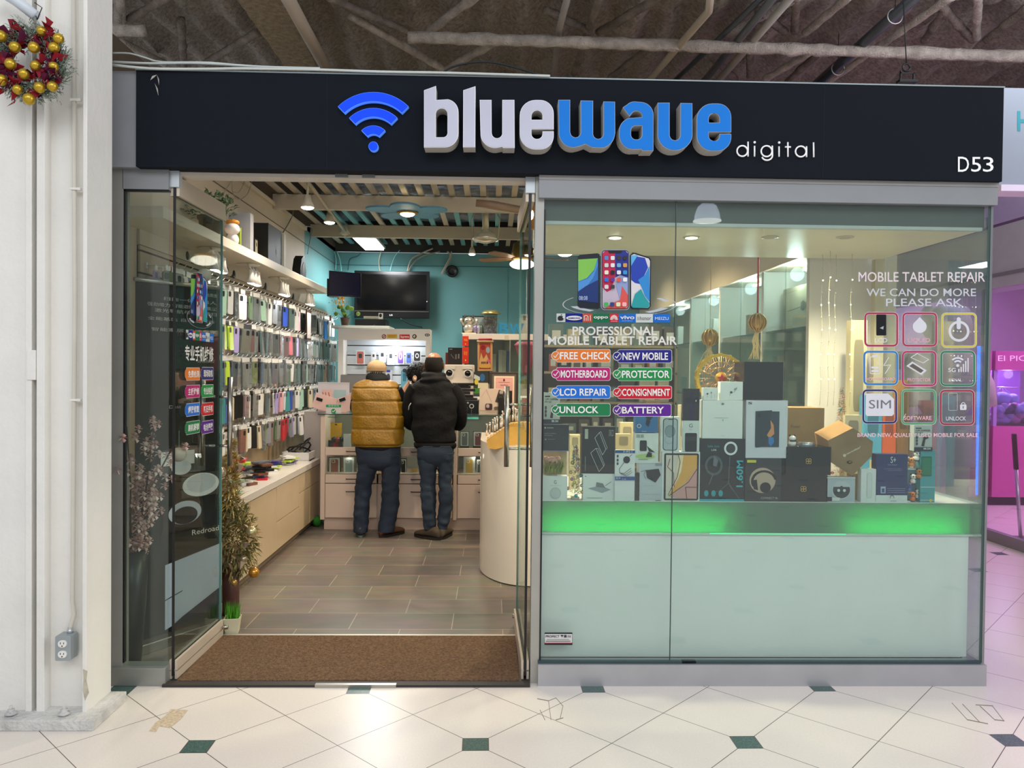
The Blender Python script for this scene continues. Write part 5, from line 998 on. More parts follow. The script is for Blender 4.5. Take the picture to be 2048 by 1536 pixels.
for k in range(14):
    x = 976+k*5.6; a = at(x, 878-max(0, min(30, (x-973)*.62)), 1.75)-ko; pg = MB().tube([a, a+Vector((.0, -.03, .012))], .003, M('e6d3a4'), 6).make('peg', kr)
random.seed(14)
for k in range(26):
    x = 975+(k % 13)*5+random.uniform(-2, 2); yb = 872-min(30, max(0, (x-973)*.62))-(k//13)*4; p = at(x, yb, 1.79+.05*(k//13)); h = random.uniform(.05, .085); mm = random.choice([M('d8cfc0', .15, .5), M('e9c9b4', .3), M('f2ece2', .1, .3), M('b59a7a', .3, .4)])
    mb = MB().tube([(0, 0, 0), (0, 0, h*.5)], .006, mm, 6).tube([(0, 0, h*.5), (.004, 0, h)], .003, mm, 5).sph((0, 0, h+.006), .008, M('efe9e0', .1, .6), 7, 5)
    tag(mb.make('key_charm', None, p), 'small pale key charm, %s from the left in the %s line on the wooden rack' % (ORD[k % 13], ['front', 'back'][k//13]), 'charm', 'key charms on the wooden rack')
# ------------------------------------------------------------------ ceiling fittings
tk = thing('track_light', atz(650, 440, 3.03), 'long pale lighting track with three lamps under the slatted ceiling', 'lamp'); to = tk.location
ta, tb = atz(604, 350, 3.05), atz(690, 462, 3.05); d = (tb-ta).normalized(); SD = d.cross(Vector((0, 0, 1)))*.02
MB().tube([ta-to, tb-to], .018, M('b5a98f', .45), 4).make('track', tk)
for px, py, Y_, on, lab in ((615, 410, 2.6, 1, 0), (659, 441, 4.0, 1, 0), (690, 464, 5.2, 0, 0)):
    p = at(px, py, Y_)-to; top = Vector((p.x, p.y, .0)); h = MB().tube([top, p+Vector((0, 0, .06))], .01, M('c9bfa8', .4), 8).lathe([(.025, .08), (.035, .03), (.06, -.02)], p, M('cfc4ae', .35), 18).make('lamp_head', tk)
    MB().sph(p+Vector((0, 0, -.018)), (.052, .052, .02), M('fff2dc', .3, emit=22) if on else M('b7a68c', .3)).make('bulb', h)
LEDP = M('f6fbff', .3, emit=7)
pn = thing('ceiling_light', atz(737, 488, 3.08), 'glowing white rectangular ceiling light panel near the back wall', 'lamp'); po = pn.location
q = [atz(x, y, 2.96)-po for x, y in ((705, 470), (739, 469), (761, 505), (740, 506))]; x0 = -.12; MB().bx(-.12, .12, -.5, .5, 0, .02, LEDP).make('diffuser', pn); MB().bx(-.14, .14, -.52, .52, .02, .05, M('cfcfca')).make('housing', pn)
fl_ = thing('flower_lamp', at(815, 425, 3.55), 'blue petal shaped ceiling lamp with a warm bulb in the centre', 'lamp'); BL = M('5f93ad', .5)
mb = MB()
for k in range(5):
    a = k*2*PI/5-PI/2; R = Matrix.Rotation(a, 3, 'Z'); pts = [(.05, -.04)]+[(.22+.17*math.cos(t), .135*math.sin(t)) for t in [-2.4+4.8*i/14 for i in range(15)]]+[(.05, .04)]; mb = MB().prism(pts, .0, .018, BL, R=R, c=(0, 0, .004*(k % 3))); mb.make('petal', fl_, bevel=.003)
MB().lathe([(.1, 0), (.1, -.012), (.06, -.014)], (0, 0, 0), M('b58a3a', .3, .6), 24).make('gold_ring', fl_); MB().sph((0, 0, -.01), (.07, .07, .03), M('ffe9c4', .3, emit=14)).make('bulb', fl_)
fl2 = thing('flower_lamp', at(785, 362, 1.0), 'tip of a second blue petal lamp behind the top frame of the doorway', 'lamp'); fl2.location = at(784, 345, 1.5); MB().tube([(0, .05, .018), (0, .05, 3.19-fl2.location.z)], .01, BL, 8).make('stem', fl2)
MB().prism([(-.12, 0), (0, -.13), (.12, 0), (.1, .2), (-.1, .2)], 0, .018, BL, R=Matrix(((1, 0, 0), (0, 1, 0), (0, 0, 1)))).make('petal', fl2)
gp_ = thing('pendant_lamp', at(971, 478, 3.9), 'unlit glass bowl pendant lamp hanging from the slatted ceiling', 'lamp')
MB().tube([(0, 0, .05), (0, 0, .45)], .03, M('b5a78c', .3, .5), 10, rough=.3).make('stem', gp_); MB().lathe([(.02, .1), (.1, .04), (.13, .0), (.12, -.02), (.02, -.045)], (0, 0, 0), M('cfc6b0', .1, .4), 22).make('bowl', gp_)
mb = MB()
for s_ in (-1, 1): mb.tube([(s_*.12, 0, .02), (s_*.14, 0, .2), (s_*.05, 0, .36), (0, 0, .38)], .006, M('a99c84', .3, .6), 6)
mb.make('arms', gp_)
bb = thing('hanging_bulb', at(944, 508, 5.6), 'small bright bare spotlight bulb hanging before the teal wall', 'lamp'); MB().tube([(0, 0, .04), (0, 0, .3), (0, 0, .6)], .012, M('b9ab90', .4), 8).make('stem', bb); MB().lathe([(.02, .08), (.045, .0)], (0, 0, 0), M('cdbfa4', .3), 14).sph((0, 0, 0), (.04, .04, .02), M('fff0d8', .3, emit=22)).make('bulb', bb)
cf = thing('ceiling_fan', at(1044, 534, 5.0), 'brass ceiling fan with wooden blades and a glowing white bowl', 'fan')
MB().lathe([(.02, .5), (.02, .3), (.1, .26), (.13, .12), (.12, .08)], (0, 0, 0), M('8a6a34', .3, .7), 22).make('motor', cf); MB().sph((0, 0, .03), (.14, .14, .055), M('fff2df', .3, emit=5), 18, 10).make('light_bowl', cf)
for k in range(5):
    R = Matrix.Rotation(k*2*PI/5+2.75, 3, 'Z') @ Matrix.Rotation(.25, 3, 'X'); MB().prism([(.12, -.03), (.3, -.055), (.5, -.05), (.54, 0), (.5, .05), (.3, .055), (.12, .03)], .1, .108, M('8f6a45', .4), R=R).make('blade', cf)
fb_ = thing('ceiling_fan', at(1060, 418, 2.6), 'near ceiling fan with one long brown blade pointing left', 'fan')
MB().tube([at(952, 406, 2.6)-fb_.location, at(985, 410, 2.6)-fb_.location, at(1048, 421, 2.6)-fb_.location], [.03, .035, .03], M('8a7058', .4), 8).make('blade', fb_); MB().lathe([(.08, -.06), (.1, 0), (.08, .1), (.02, .12), (.015, .5)], (.1, 0, 0), M('7a6040', .4, .4), 18).make('motor', fb_)
wl = thing('wall_lamp', at(1065, 432, .6), 'small warm wall lamp glowing beside the right door frame', 'lamp'); MB().sph((0, 0, 0), (.022, .022, .05), M('ffd9a0', .3, emit=9)).make('bulb', wl); MB().lathe([(.035, -.07), (.03, .06), (.005, .075)], (.012, .01, 0), M('c98a4a', .4, .3), 12).make('shade', wl)
# ================================================================== PEOPLE
def smooth_rows(rows, n=6):
    Q = []
    for i in range(len(rows)-1):
        p0, p1, p2, p3 = rows[max(0, i-1)], rows[i], rows[i+1], rows[min(len(rows)-1, i+2)]
        for k in range(n):
            t = k/n; Q.append(tuple(.5*((2*b)+(c-a)*t+(2*a-5*b+4*c-d)*t*t+(3*b-a-3*c+d)*t**3) for a, b, c, d in zip(p0, p1, p2, p3)))
    Q.append(rows[-1]); return Q
def garment(rows, o, m, n=36, fold=.01, ex=2.4, seams=(), sd=3, name=None, fs=9, mb=None, dia=0):
    rs = []; mb = mb or MB()
    for (xl, xr, py, Y, ry) in smooth_rows(rows, 6 if not seams else 10):
        a = at(xl, py, Y); b = at(xr, py, Y); c = (a+b)/2; rx = (b.x-a.x)/2; g_ = 1
        for s_ in seams: g_ -= .075*math.exp(-((py-s_)/1.5)**2)
        ring = []
        for i in range(n):
            t = 2*PI*i/n; ct, st = math.cos(t), math.sin(t)
            x = rx*math.copysign(abs(ct)**(2/ex), ct)*g_; y = ry*math.copysign(abs(st)**(2/ex), st)*g_
            p = c+Vector((x, y, 0)); dn = noise.noise(Vector((p.x*fs, p.y*fs, p.z*fs*(1.6 if not dia else 1)+dia*p.x*14))+Vector((sd, 0, 0)))
            k = 1+fold*dn/max(.04, rx); ring.append(Vector((c.x+x*k, c.y+y*k, c.z+.2*fold*dn))-o)
        rs.append(ring)
    mb.rings(rs, m); return mb
def body(name, parent, J, E, R, root, m, org):
    me = bpy.data.meshes.new(name); me.from_pydata([tuple(Vector(p)-org) for p in J], E, []); me.materials.append(m)
    for p in me.polygons: p.use_smooth = True
    o = bpy.data.objects.new(name, me); C.objects.link(o); o.parent = parent; md = o.modifiers.new('skin', 'SKIN'); md.use_smooth_shade = True
    sv = me.skin_vertices[0].data
    for i, r_ in enumerate(R): sv[i].radius = (r_, r_); sv[i].use_root = (i == root)
    s_ = o.modifiers.new('smooth', 'SUBSURF'); s_.levels = 1; s_.render_levels = 1; return o
def figure(parent, org, hip, kneeL, ankL, toeL, kneeR, ankR, toeR, chest, neck, head, shL, elL, haL, shR, elR, haR, m, legs=True):
    J = []; E = []; R = []
    def add(p, r_, par=None): J.append(Vector(p)); R.append(r_); k = len(J)-1; E.append((par, k)) if par is not None else None; return k
    h = add(hip, .1); c0 = add((Vector(hip)+Vector(chest))/2, .1, h); c = add(chest, .11, c0); n = add(neck, .055, c); h1 = add((Vector(neck)*.45+Vector(head)*.55), .06, n); h2 = add(head, .083, h1); add(Vector(head)+Vector((0, 0, .06)), .062, h2)
    if legs:
        for kn, an, to_, s_ in ((kneeL, ankL, toeL, -1), (kneeR, ankR, toeR, 1)):
            a = add(Vector(hip)+Vector((s_*.09, 0, -.08)), .075, h); b = add(kn, .052, a); d_ = add(an, .035, b); add(to_, .03, d_)
    for sh_, el, ha in ((shL, elL, haL), (shR, elR, haR)):
        a = add(sh_, .055, c); b = add(el, .04, a); w_ = add(Vector(el).lerp(Vector(ha), .88), .026, b); pm = add(ha, .03, w_)
        dr = (Vector(ha)-Vector(el)).normalized(); sd_ = dr.cross(Vector((0, 0, 1))).normalized()
        for k in range(4):
            f0 = add(Vector(ha)+sd_*(.02*(k-1.5))+dr*.035, .009, pm); f1 = add(J[f0]+dr*.035+Vector((0, 0, -.004)), .008, f0); add(J[f1]+dr*.025+Vector((0, 0, -.014)), .0075, f1)
        t0 = add(Vector(ha)+sd_*.035*(1 if sh_ is shL else -1)-dr*.005, .01, pm); add(J[t0]+dr*.035+sd_*.012*(1 if sh_ is shL else -1), .008, t0)
    return body('body', parent, J, E, R, 0, m, org)
SKIN = M('c98f6f', .5, var=.03); DEN = M('27303f', .8, var=.4, vs=5, bump=.25, bs=160); DEN2 = M('303b49', .8, var=.4, vs=5, bump=.25, bs=160)
# ---- man in the mustard vest
Ym = 3.33; O1 = at(755, 1066, Ym); O1.z = .004; m1 = thing('person', O1, 'man from behind in mustard quilted vest, beige cap and jeans at the counter', 'person')
P = lambda px, py, Y: at(px, py, Y)
figure(m1, O1, P(756, 905, 3.38), P(727, 985, 3.36), P(722, 1058, 3.33), P(718, 1066, 3.43), P(780, 985, 3.36), P(774, 1056, 3.33), P(781, 1064, 3.44), P(755, 800, 3.46), P(754, 757, 3.56), P(753, 741, 3.62), P(722, 782, 3.5), P(716, 826, 3.62), P(738, 816, 3.85), P(790, 782, 3.5), P(797, 826, 3.6), P(790, 814, 3.86), SKIN)
VEST = M('8a6400', .42, var=.15, vs=14, bump=.35, bs=45)
garment([(716, 798, 894, 3.4, .12), (706, 805, 889, 3.4, .15), (703.5, 807, 876, 3.41, .16), (703.5, 808.5, 856, 3.42, .15), (704, 808.5, 832, 3.43, .14), (703.5, 806, 808, 3.45, .14), (703, 802, 788, 3.49, .155), (706, 798, 774, 3.51, .14), (718, 790, 763, 3.53, .11), (734, 775, 759, 3.55, .08)], O1, VEST, 48, .014, 2.7, (889, 857, 829, 801, 776), 3, fs=11, dia=1).make('vest', m1)
garment([(712, 800, 902, 3.39, .12), (711, 801, 894, 3.39, .13), (712, 800, 885, 3.4, .12)], O1, M('121316', .8)).make('sweater_hem', m1)
JN = MB(); garment([(713, 800, 894, 3.385, .115), (712, 801, 905, 3.38, .125), (713.5, 802, 918, 3.375, .125), (716, 801, 930, 3.37, .11), (722, 797, 940, 3.37, .07)], O1, DEN, 36, .012, 2.6, sd=9, mb=JN)
garment([(714, 759, 908, 3.375, .105), (716, 758, 930, 3.37, .1), (713, 750, 952, 3.36, .092), (710.5, 743, 973, 3.36, .08), (709, 742, 993, 3.36, .078), (708.5, 738.5, 1016, 3.35, .072), (708.5, 737, 1040, 3.34, .07), (706.5, 736, 1057, 3.33, .075), (707, 735.5, 1063, 3.33, .078)], O1, DEN, 28, .011, 2.2, sd=1, fs=14, mb=JN)
garment([(757, 802, 908, 3.375, .105), (761, 802, 930, 3.37, .1), (764, 800, 952, 3.36, .092), (763.5, 798, 973, 3.36, .08), (763.5, 798.5, 993, 3.36, .078), (761.5, 797, 1016, 3.35, .075), (758.5, 792.5, 1040, 3.34, .072), (756.5, 789, 1055, 3.33, .078), (756.5, 788.5, 1062, 3.33, .08)], O1, DEN, 28, .011, 2.2, sd=5, fs=14, mb=JN); JN.make('jeans', m1)
def shoe(parent, O, px, py, Y, ang, m, ms, ln=.28):
    c = at(px, py, Y); c.z = .004; c -= O; R = Matrix.Rotation(ang, 3, 'Z'); rs = []
    for t, w_, h_ in ((-.5, .022, .03), (-.46, .035, .075), (-.3, .04, .095), (-.1, .042, .085), (.12, .046, .06), (.32, .046, .048), (.45, .036, .036), (.5, .015, .02)):
        rs.append([c+R @ Vector((w_*math.cos(a), 0, 0))+R @ Vector((0, ln*(t+.22), .018+h_*.5+h_*.5*math.sin(a))) for a in [2*PI*i/14 for i in range(14)]])
    s_ = MB().rings(rs, m).make('shoe', parent); sol = [(.046*1.05*math.cos(a)*(1 if math.sin(a) > 0 else .85), ln*.53*math.sin(a)+ln*.22) for a in [2*PI*i/20 for i in range(20)]]
    MB().prism(sol, 0, .022, ms, R=R, c=c).make('sole', s_)
shoe(m1, O1, 721, 1068, 3.33, .15, M('17191b', .4), M('5a6466', .5)); shoe(m1, O1, 773, 1067, 3.33, -.75, M('5a3d2b', .5), M('2a211c', .6))
SL = MB(); 
for pts in ([P(790, 780, 3.5), P(800, 800, 3.52), P(806, 822, 3.56), P(803, 826, 3.66), P(796, 818, 3.82)], [P(722, 780, 3.52), P(714, 800, 3.58), P(712, 820, 3.66), P(726, 818, 3.82)]):
    Q = chain(pts, 5); k = len(Q); SL.tube([q-O1 for q in Q], [.068-.026*i/k for i in range(k)], M('15151a', .75, bump=.3, bs=40), 14, rough=.12)
SL.make('sweater_sleeves', m1)
garment([(736, 777, 768, 3.52, .08), (732, 780, 760, 3.53, .095), (733, 779, 754, 3.55, .095), (737, 772, 748, 3.57, .085), (742, 766, 744, 3.59, .07)], O1, M('0f1013', .8), 30, .02, 2.2).make('sweater_hood', m1)
c = P(753, 735, 3.6)-O1; mb = MB(); CAPM = M('c4a57e', .7, bump=.2, bs=80); rs = []
for j in range(9):
    t = PI/2*j/8; rs.append([c+Vector((.092*math.cos(t)*math.cos(a)*(1+.02*math.cos(3*a)), .1*math.cos(t)*math.sin(a), .075*math.sin(t)-.005)) for a in [2*PI*i/24 for i in range(24)]])
rs = [[p+Vector((0, 0, -.03)) for p in rs[0]]]+rs; mb.rings(rs, CAPM); mb.sph(c+Vector((0, 0, .072)), (.01, .01, .006), CAPM, 8, 6); cap = mb.make('cap', m1)
rs = [c+Vector((.08*math.cos(a)+.03, .15+.07*math.sin(a) if math.sin(a) > 0 else .07, -.02)) for a in [2*PI*i/20 for i in range(20)]]
MB().add(rs+[p+Vector((0, 0, .006)) for p in rs], [tuple(range(20))[::-1], tuple(range(20, 40))], CAPM).make('cap_visor', cap); MB().tube([c+Vector((.094*math.cos(a), .1*math.sin(a), -.028)) for a in [PI+PI*i/16 for i in range(17)]], .005, M('a88a64', .7), 6).make('cap_strap', cap)
mb = MB(); random.seed(1)
for i in range(70):
    a = PI+PI*random.random(); p = c+Vector((.088*math.cos(a), .09*math.sin(a), -.03)); mb.leaf(p, (random.gauss(0, .3), -.3, -1), random.uniform(.02, .05), .006, M('b9b3a8', .7), .1)
mb.make('grey_hair', m1)
# ---- man in the black jacket
O2 = at(868, 1072, 3.27); O2.z = .004; m2 = thing('person', O2, 'balding man seen from behind in black jacket and jeans, glasses pushed up on his head', 'person')
figure(m2, O2, P(871, 905, 3.3), P(856, 985, 3.3), P(859, 1058, 3.25), P(850, 1066, 3.34), P(891, 985, 3.3), P(888, 1054, 3.27), P(893, 1064, 3.37), P(868, 800, 3.38), P(868, 752, 3.44), P(868, 731, 3.48), P(836, 780, 3.4), P(824, 832, 3.44), P(840, 820, 3.7), P(900, 780, 3.4), P(914, 836, 3.42), P(905, 818, 3.68), M('a8755a', .45, var=.03))
JK = M('0c0c0e', .8, var=.1, bump=.3, bs=35); JB = MB()
garment([(833, 910, 897, 3.32, .1), (830, 913, 892, 3.32, .125), (828, 912, 882, 3.33, .13), (824, 911, 862, 3.34, .14), (824, 914, 835, 3.36, .145), (823, 914, 810, 3.38, .145), (821, 914, 790, 3.4, .135), (826, 910, 773, 3.41, .115), (836, 901, 762, 3.42, .095), (846, 890, 755, 3.43, .08)], O2, JK, 44, .02, 2.5, (884,), sd=4, fs=8, mb=JB)
for pts in ([P(833, 776, 3.4), P(822, 796, 3.41), P(818, 825, 3.42), P(819, 845, 3.46), P(827, 848, 3.52), P(838, 828, 3.68)], [P(902, 776, 3.4), P(915, 796, 3.4), P(921, 825, 3.41), P(919, 847, 3.45), P(912, 848, 3.52), P(906, 828, 3.68)]):
    Q = chain(pts, 6); k = len(Q); JB.tube([q-O2 for q in Q], [.075-.028*i/k for i in range(k)], JK, 16, rough=.14)
JB.make('jacket', m2)
garment([(840, 899, 769, 3.4, .085), (838, 900, 762, 3.4, .1), (840, 897, 755, 3.41, .105), (844, 892, 748, 3.42, .095), (851, 885, 744, 3.44, .075)], O2, M('0f0f11', .8), 32, .03, 2.2, fs=14).make('jacket_hood', m2)
MB().tube([P(822, 806, 3.3)-O2, P(818, 812, 3.3)-O2, P(817, 820, 3.3)-O2], .004, M('c9c9c9', .4), 5).make('sleeve_stripe', m2)
JN = MB(); garment([(834, 908, 890, 3.3, .11), (834, 908, 902, 3.3, .118), (835, 908, 915, 3.3, .115), (838, 905, 926, 3.3, .085), (845, 900, 934, 3.3, .05)], O2, DEN2, 36, .012, 2.6, sd=2, mb=JN)
garment([(835, 875, 905, 3.3, .1), (835.5, 874.5, 922, 3.3, .096), (839, 872.5, 945, 3.3, .086), (841, 871, 968, 3.29, .078), (840.5, 871.5, 990, 3.29, .08), (843, 871.5, 1014, 3.28, .072), (846, 872, 1036, 3.27, .066), (847.5, 872.5, 1051, 3.26, .066), (849, 871.5, 1057, 3.26, .062)], O2, DEN2, 28, .013, 2.2, sd=7, fs=15, mb=JN)
garment([(873.5, 908, 905, 3.3, .1), (874.5, 907, 922, 3.3, .096), (876, 905, 945, 3.3, .084), (877.5, 903, 968, 3.29, .074), (877, 907, 990, 3.3, .078), (877.5, 905, 1014, 3.29, .07), (875.5, 900.5, 1036, 3.28, .064), (875.5, 897.5, 1050, 3.27, .064), (877, 896.5, 1056, 3.27, .06)], O2, DEN2, 28, .013, 2.2, sd=11, fs=15, mb=JN); JN.make('jeans', m2)
shoe(m2, O2, 866, 1074, 3.22, .95, M('4a4034', .6), M('2b2723', .6), .29); shoe(m2, O2, 887, 1069, 3.27, -.25, M('51473a', .6), M('2b2723', .6), .28)
c = P(868, 729, 3.47)-O2; HR = M('17110e', .6, bump=.4, bs=180); rs = []
for j in range(10):
    z = -.075+.14*j/9; k = math.sqrt(max(.05, 1-(z/.125)**2)); rs.append([c+Vector((.086*k*math.cos(a), -.004+.096*k*math.sin(a), z)) for a in [PI-.35+(PI+.7)*i/22 for i in range(23)]])
mb = MB().rings(rs, HR, closed=False, caps=False); mb.make('short_hair', m2); MB().sph(c+Vector((0, .012, -.01)), (.0855, .094, .12), M('a8755a', .35, var=.03), 20, 14).make('bald_scalp', m2)
for s_ in (-1, 1): MB().sph(c+Vector((s_*.088, .01, -.015)), (.012, .022, .034), M('a8755a', .45, var=.03), 10, 8).make('ear', m2)
gl_ = MB().tube([c+Vector((.085*math.cos(a), .03+.03*math.sin(a), .07-.035*abs(math.cos(a)))) for a in [PI*i/14 for i in range(15)]], .004, M('4a3020', .3), 6)
for s_ in (-1, 1): gl_.tube([c+Vector((s_*.085, .03, .035)), c+Vector((s_*.096, -.02, .0)), c+Vector((s_*.09, -.05, -.03))], .0035, M('4a3020', .3), 6)
gl_.make('glasses', m2)
# ---- shopkeeper bending behind the counter
O3 = at(828, 900, 4.45); O3.z = .004; m3 = thing('person', O3, 'black haired shopkeeper in grey shirt bending over behind the counter between the two men', 'person')
figure(m3, O3, (O3.x-.05, 4.6, .9), (O3.x-.1, 4.58, .5), (O3.x-.1, 4.62, .07), (O3.x-.1, 4.5, .04), (O3.x+.08, 4.58, .5), (O3.x+.08, 4.62, .07), (O3.x+.08, 4.5, .04), P(812, 795, 4.48), P(822, 771, 4.4), P(840, 750, 4.32), P(800, 800, 4.45), P(796, 835, 4.3), P(808, 826, 4.05), P(830, 800, 4.45), P(838, 838, 4.3), P(826, 828, 4.05), M('dba98a', .45, var=.03))
c = P(840, 752, 4.32)-O3; SKN = M('dba98a', .45, var=.03)
MB().sph(c+Vector((.015, 0, -.01)), (.095, .082, .105), SKN, 18, 12).make('face', m3); MB().sph(c+Vector((.105, -.005, -.02)), (.018, .014, .02), SKN, 8, 6).make('nose', m3)
for s_ in (-1, 1): MB().sph(c+Vector((.09, s_*.035, .01)), (.008, .014, .007), BLK, 8, 6).make('eye', m3)
MB().sph(c+Vector((.092, 0, -.055)), (.01, .02, .006), M('a8605a'), 8, 6).make('mouth', m3)
e = MB().sph(P(829.5, 757, 4.2)-O3, (.022, .02, .034), SKN, 10, 8).make('ear', m3); MB().sph(P(830, 758, 4.17)-O3, (.007, .007, .012), M('f4f4f2', .2), 8, 6).make('earbud', e)
mb = MB(); rs = []; random.seed(3); hc = c+Vector((-.02, -.01, .025))
mb.sph(hc, (.122, .115, .108), M('0b0a0c', .5, bump=.6, bs=120), 22, 14)
for i in range(260):
    d = Vector((random.gauss(0, 1), random.gauss(-.2, 1), random.gauss(.4, .8))).normalized(); p = hc+Vector((d.x*.115, d.y*.108, d.z*.1)); mb.leaf(p, d+Vector((random.gauss(0, .8), random.gauss(0, .8), -.6)), .035, .012, M('0b0a0c', .5, bump=.6, bs=120), .3)
mb.make('hair', m3)
garment([(796, 848, 850, 4.42, .12), (795, 850, 825, 4.44, .14), (797, 848, 805, 4.46, .14), (803, 842, 788, 4.46, .12), (812, 832, 776, 4.44, .08), (816, 828, 771, 4.43, .06)], O3, M('47484a', .8, bump=.3, bs=50), 30, .02).make('shirt', m3)
SL = MB()
for pts in ([P(800, 796, 4.45), P(795, 815, 4.4), P(796, 836, 4.3), P(806, 828, 4.1)], [P(845, 796, 4.45), P(846, 815, 4.4), P(842, 836, 4.3), P(830, 828, 4.1)]):
    Q = chain(pts, 5); k = len(Q); SL.tube([q-O3 for q in Q], [.06-.02*i/k for i in range(k)], M('47484a', .8, bump=.3, bs=50), 12)
SL.make('shirt_sleeves', m3); JN = MB()
for s_ in (-1, 1): JN.tube([(s_*.09-.03, .15, .85), (s_*.09-.03, .13, .5), (s_*.09-.03, .17, .08)], [.09, .075, .06], DEN, 14)
JN.make('trousers', m3)
MB().tube([P(821, 762, 4.25)-O3, P(822, 772, 4.25)-O3, P(828, 778, 4.25)-O3], .012, M('e4ddd6', .6), 8).make('collar', m3)
# ================================================================== DISPLAY WINDOW
PZ = at(1300, 1003.5, .1).z; BZ = at(1300, 1065, .1).z; DX0, DX1 = WX0+.005, at(1962, 1005, .1).x
wp_ = thing('window_platform', (1.3, .6, 0), 'white display platform filling the window, glowing green along its upper edge', 'platform')
B(wp_, 'base_front', DX0, at(1935, 1200, .08).x, .08, 1.0, .1, BZ-.006, M('f0f3f1', .35, var=.02)); B(wp_, 'top_board', DX0, DX1, .115, 1.02, PZ-.02, PZ, M('d5dcd8', .35))
B(wp_, 'ledge', DX0, DX1, .07, .2, BZ-.006, BZ+.002, M('c9d8d2', .3)); B(wp_, 'inner_back', DX0, DX1, .3, .31, BZ, PZ-.02, M('cfd8d4', .5))
FRO = bpy.data.materials.new('frosted_acrylic'); FRO.use_nodes = True; nt = FRO.node_tree; nt.nodes.clear(); o_ = nt.nodes.new('ShaderNodeOutputMaterial'); a_ = nt.nodes.new('ShaderNodeBsdfTranslucent'); b_ = nt.nodes.new('ShaderNodeBsdfDiffuse'); g_ = nt.nodes.new('ShaderNodeBsdfGlossy'); m1_ = nt.nodes.new('ShaderNodeMixShader'); m2_ = nt.nodes.new('ShaderNodeMixShader')
a_.inputs[0].default_value = (.55, .62, .6, 1); b_.inputs[0].default_value = (.2, .26, .24, 1); g_.inputs['Roughness'].default_value = .15; m1_.inputs[0].default_value = .5; m2_.inputs[0].default_value = .05
nt.links.new(a_.outputs[0], m1_.inputs[1]); nt.links.new(b_.outputs[0], m1_.inputs[2]); nt.links.new(m1_.outputs[0], m2_.inputs[1]); nt.links.new(g_.outputs[0], m2_.inputs[2]); nt.links.new(m2_.outputs[0], o_.inputs[0])
B(wp_, 'frosted_riser', DX0, DX1, .1, .106, BZ+.002, PZ, FRO, 0)
LG = M('00ff62', .4, emit=330)
for x0, x1, lab in ((1090, 1446, 'long green LED strip glowing behind the left half of the frosted riser'), (1692, 1915, 'short green LED strip glowing behind the right end of the frosted riser')):
    a, b = at(x0, 1052, .13).x, at(x1, 1052, .13).x; mb = MB().bx(0, b-a, .002, .004, -.004, .006, WHT); n = int((b-a)/.045)
    for k in range(n): mb.bx((k+.5)*(b-a)/n-.011, (k+.5)*(b-a)/n+.011, -.002, .002, -.003, .005, LG)
    tag(mb.make('led_strip', None, (a, .165, BZ+.022)), lab, 'light strip')
tag(MB().bx(0, at(1690, 1061, .09).x-at(1420, 1061, .09).x, -.001, .002, 0, .003, M('3dffa0', .4, emit=1.2)).make('light_edge', None, (at(1420, 1061, .068).x, .066, BZ+.002)), 'thin bright green edge line below the middle of the riser', 'light strip')
# display ceiling and frames
zc = at(1300, 457, .1).z; zs1 = at(1300, 447, .06).z
dc = thing('display_canopy', (1.3, .5, 2.3), 'cream ceiling box with recessed downlights above the window display', 'canopy')
MAR = M('f0e4c6', .3, var=.12, vs=2)
B(dc, 'front_panel', WX0, WX1-.01, .03, .05, zs1, WTZ+.05, M('5c645f', .5)); B(dc, 'light_edge', WX0, WX1-.02, .028, .06, zc, zs1, M('c6ccc6', .4)); B(dc, 'ceiling_panel', WX0, WX1-.03, .06, 1.0, zc, zc+.02, MAR)
zb_ = at(1300, 498, 1.0).z; B(dc, 'back_beam', WX0, at(1756, 495, 1.0).x, 1.0, 1.04, zb_, zc+.25, MAR, .002); B(dc, 'back_rail', WX0, at(1756, 495, 1.0).x, .985, 1.0, zb_, zb_+.02, M('b5a684', .4))
B(dc, 'corner_post', at(1748, 700, 1.0).x, at(1767, 700, 1.0).x, 1.0, 1.05, PZ, zc, M('c9bd9c', .4)); B(dc, 'side_header', WX1-.035, WX1-.012, .05, 1.05, 2.245, zc+.02, M('b9b6a8', .4))
for k, (px, on) in enumerate(((1230, 1), (1383, 1), (1540, 0), (1690, 0))):
    p = atz(px, 474, zc); q = p-Vector(dc.location); h = MB().lathe([(.045, .001), (.045, -.004), (.034, -.006)], q, M('cfc8b8', .3, .5), 24).make('downlight_ring', dc); MB().lathe([(.033, -.004), (.03, -.0075), (.001, -.008)], q, M('fff3da', .3, emit=26) if on else M('b9ad92', .3), 20).make('bulb', h)
    if on: point('display_downlight', p+Vector((0, 0, -.03)), 75, (1, .86, .62), .03, 140)
point('display_downlight', (2.0, .45, zc-.04), 60, (1, .86, .62), .03, 140)
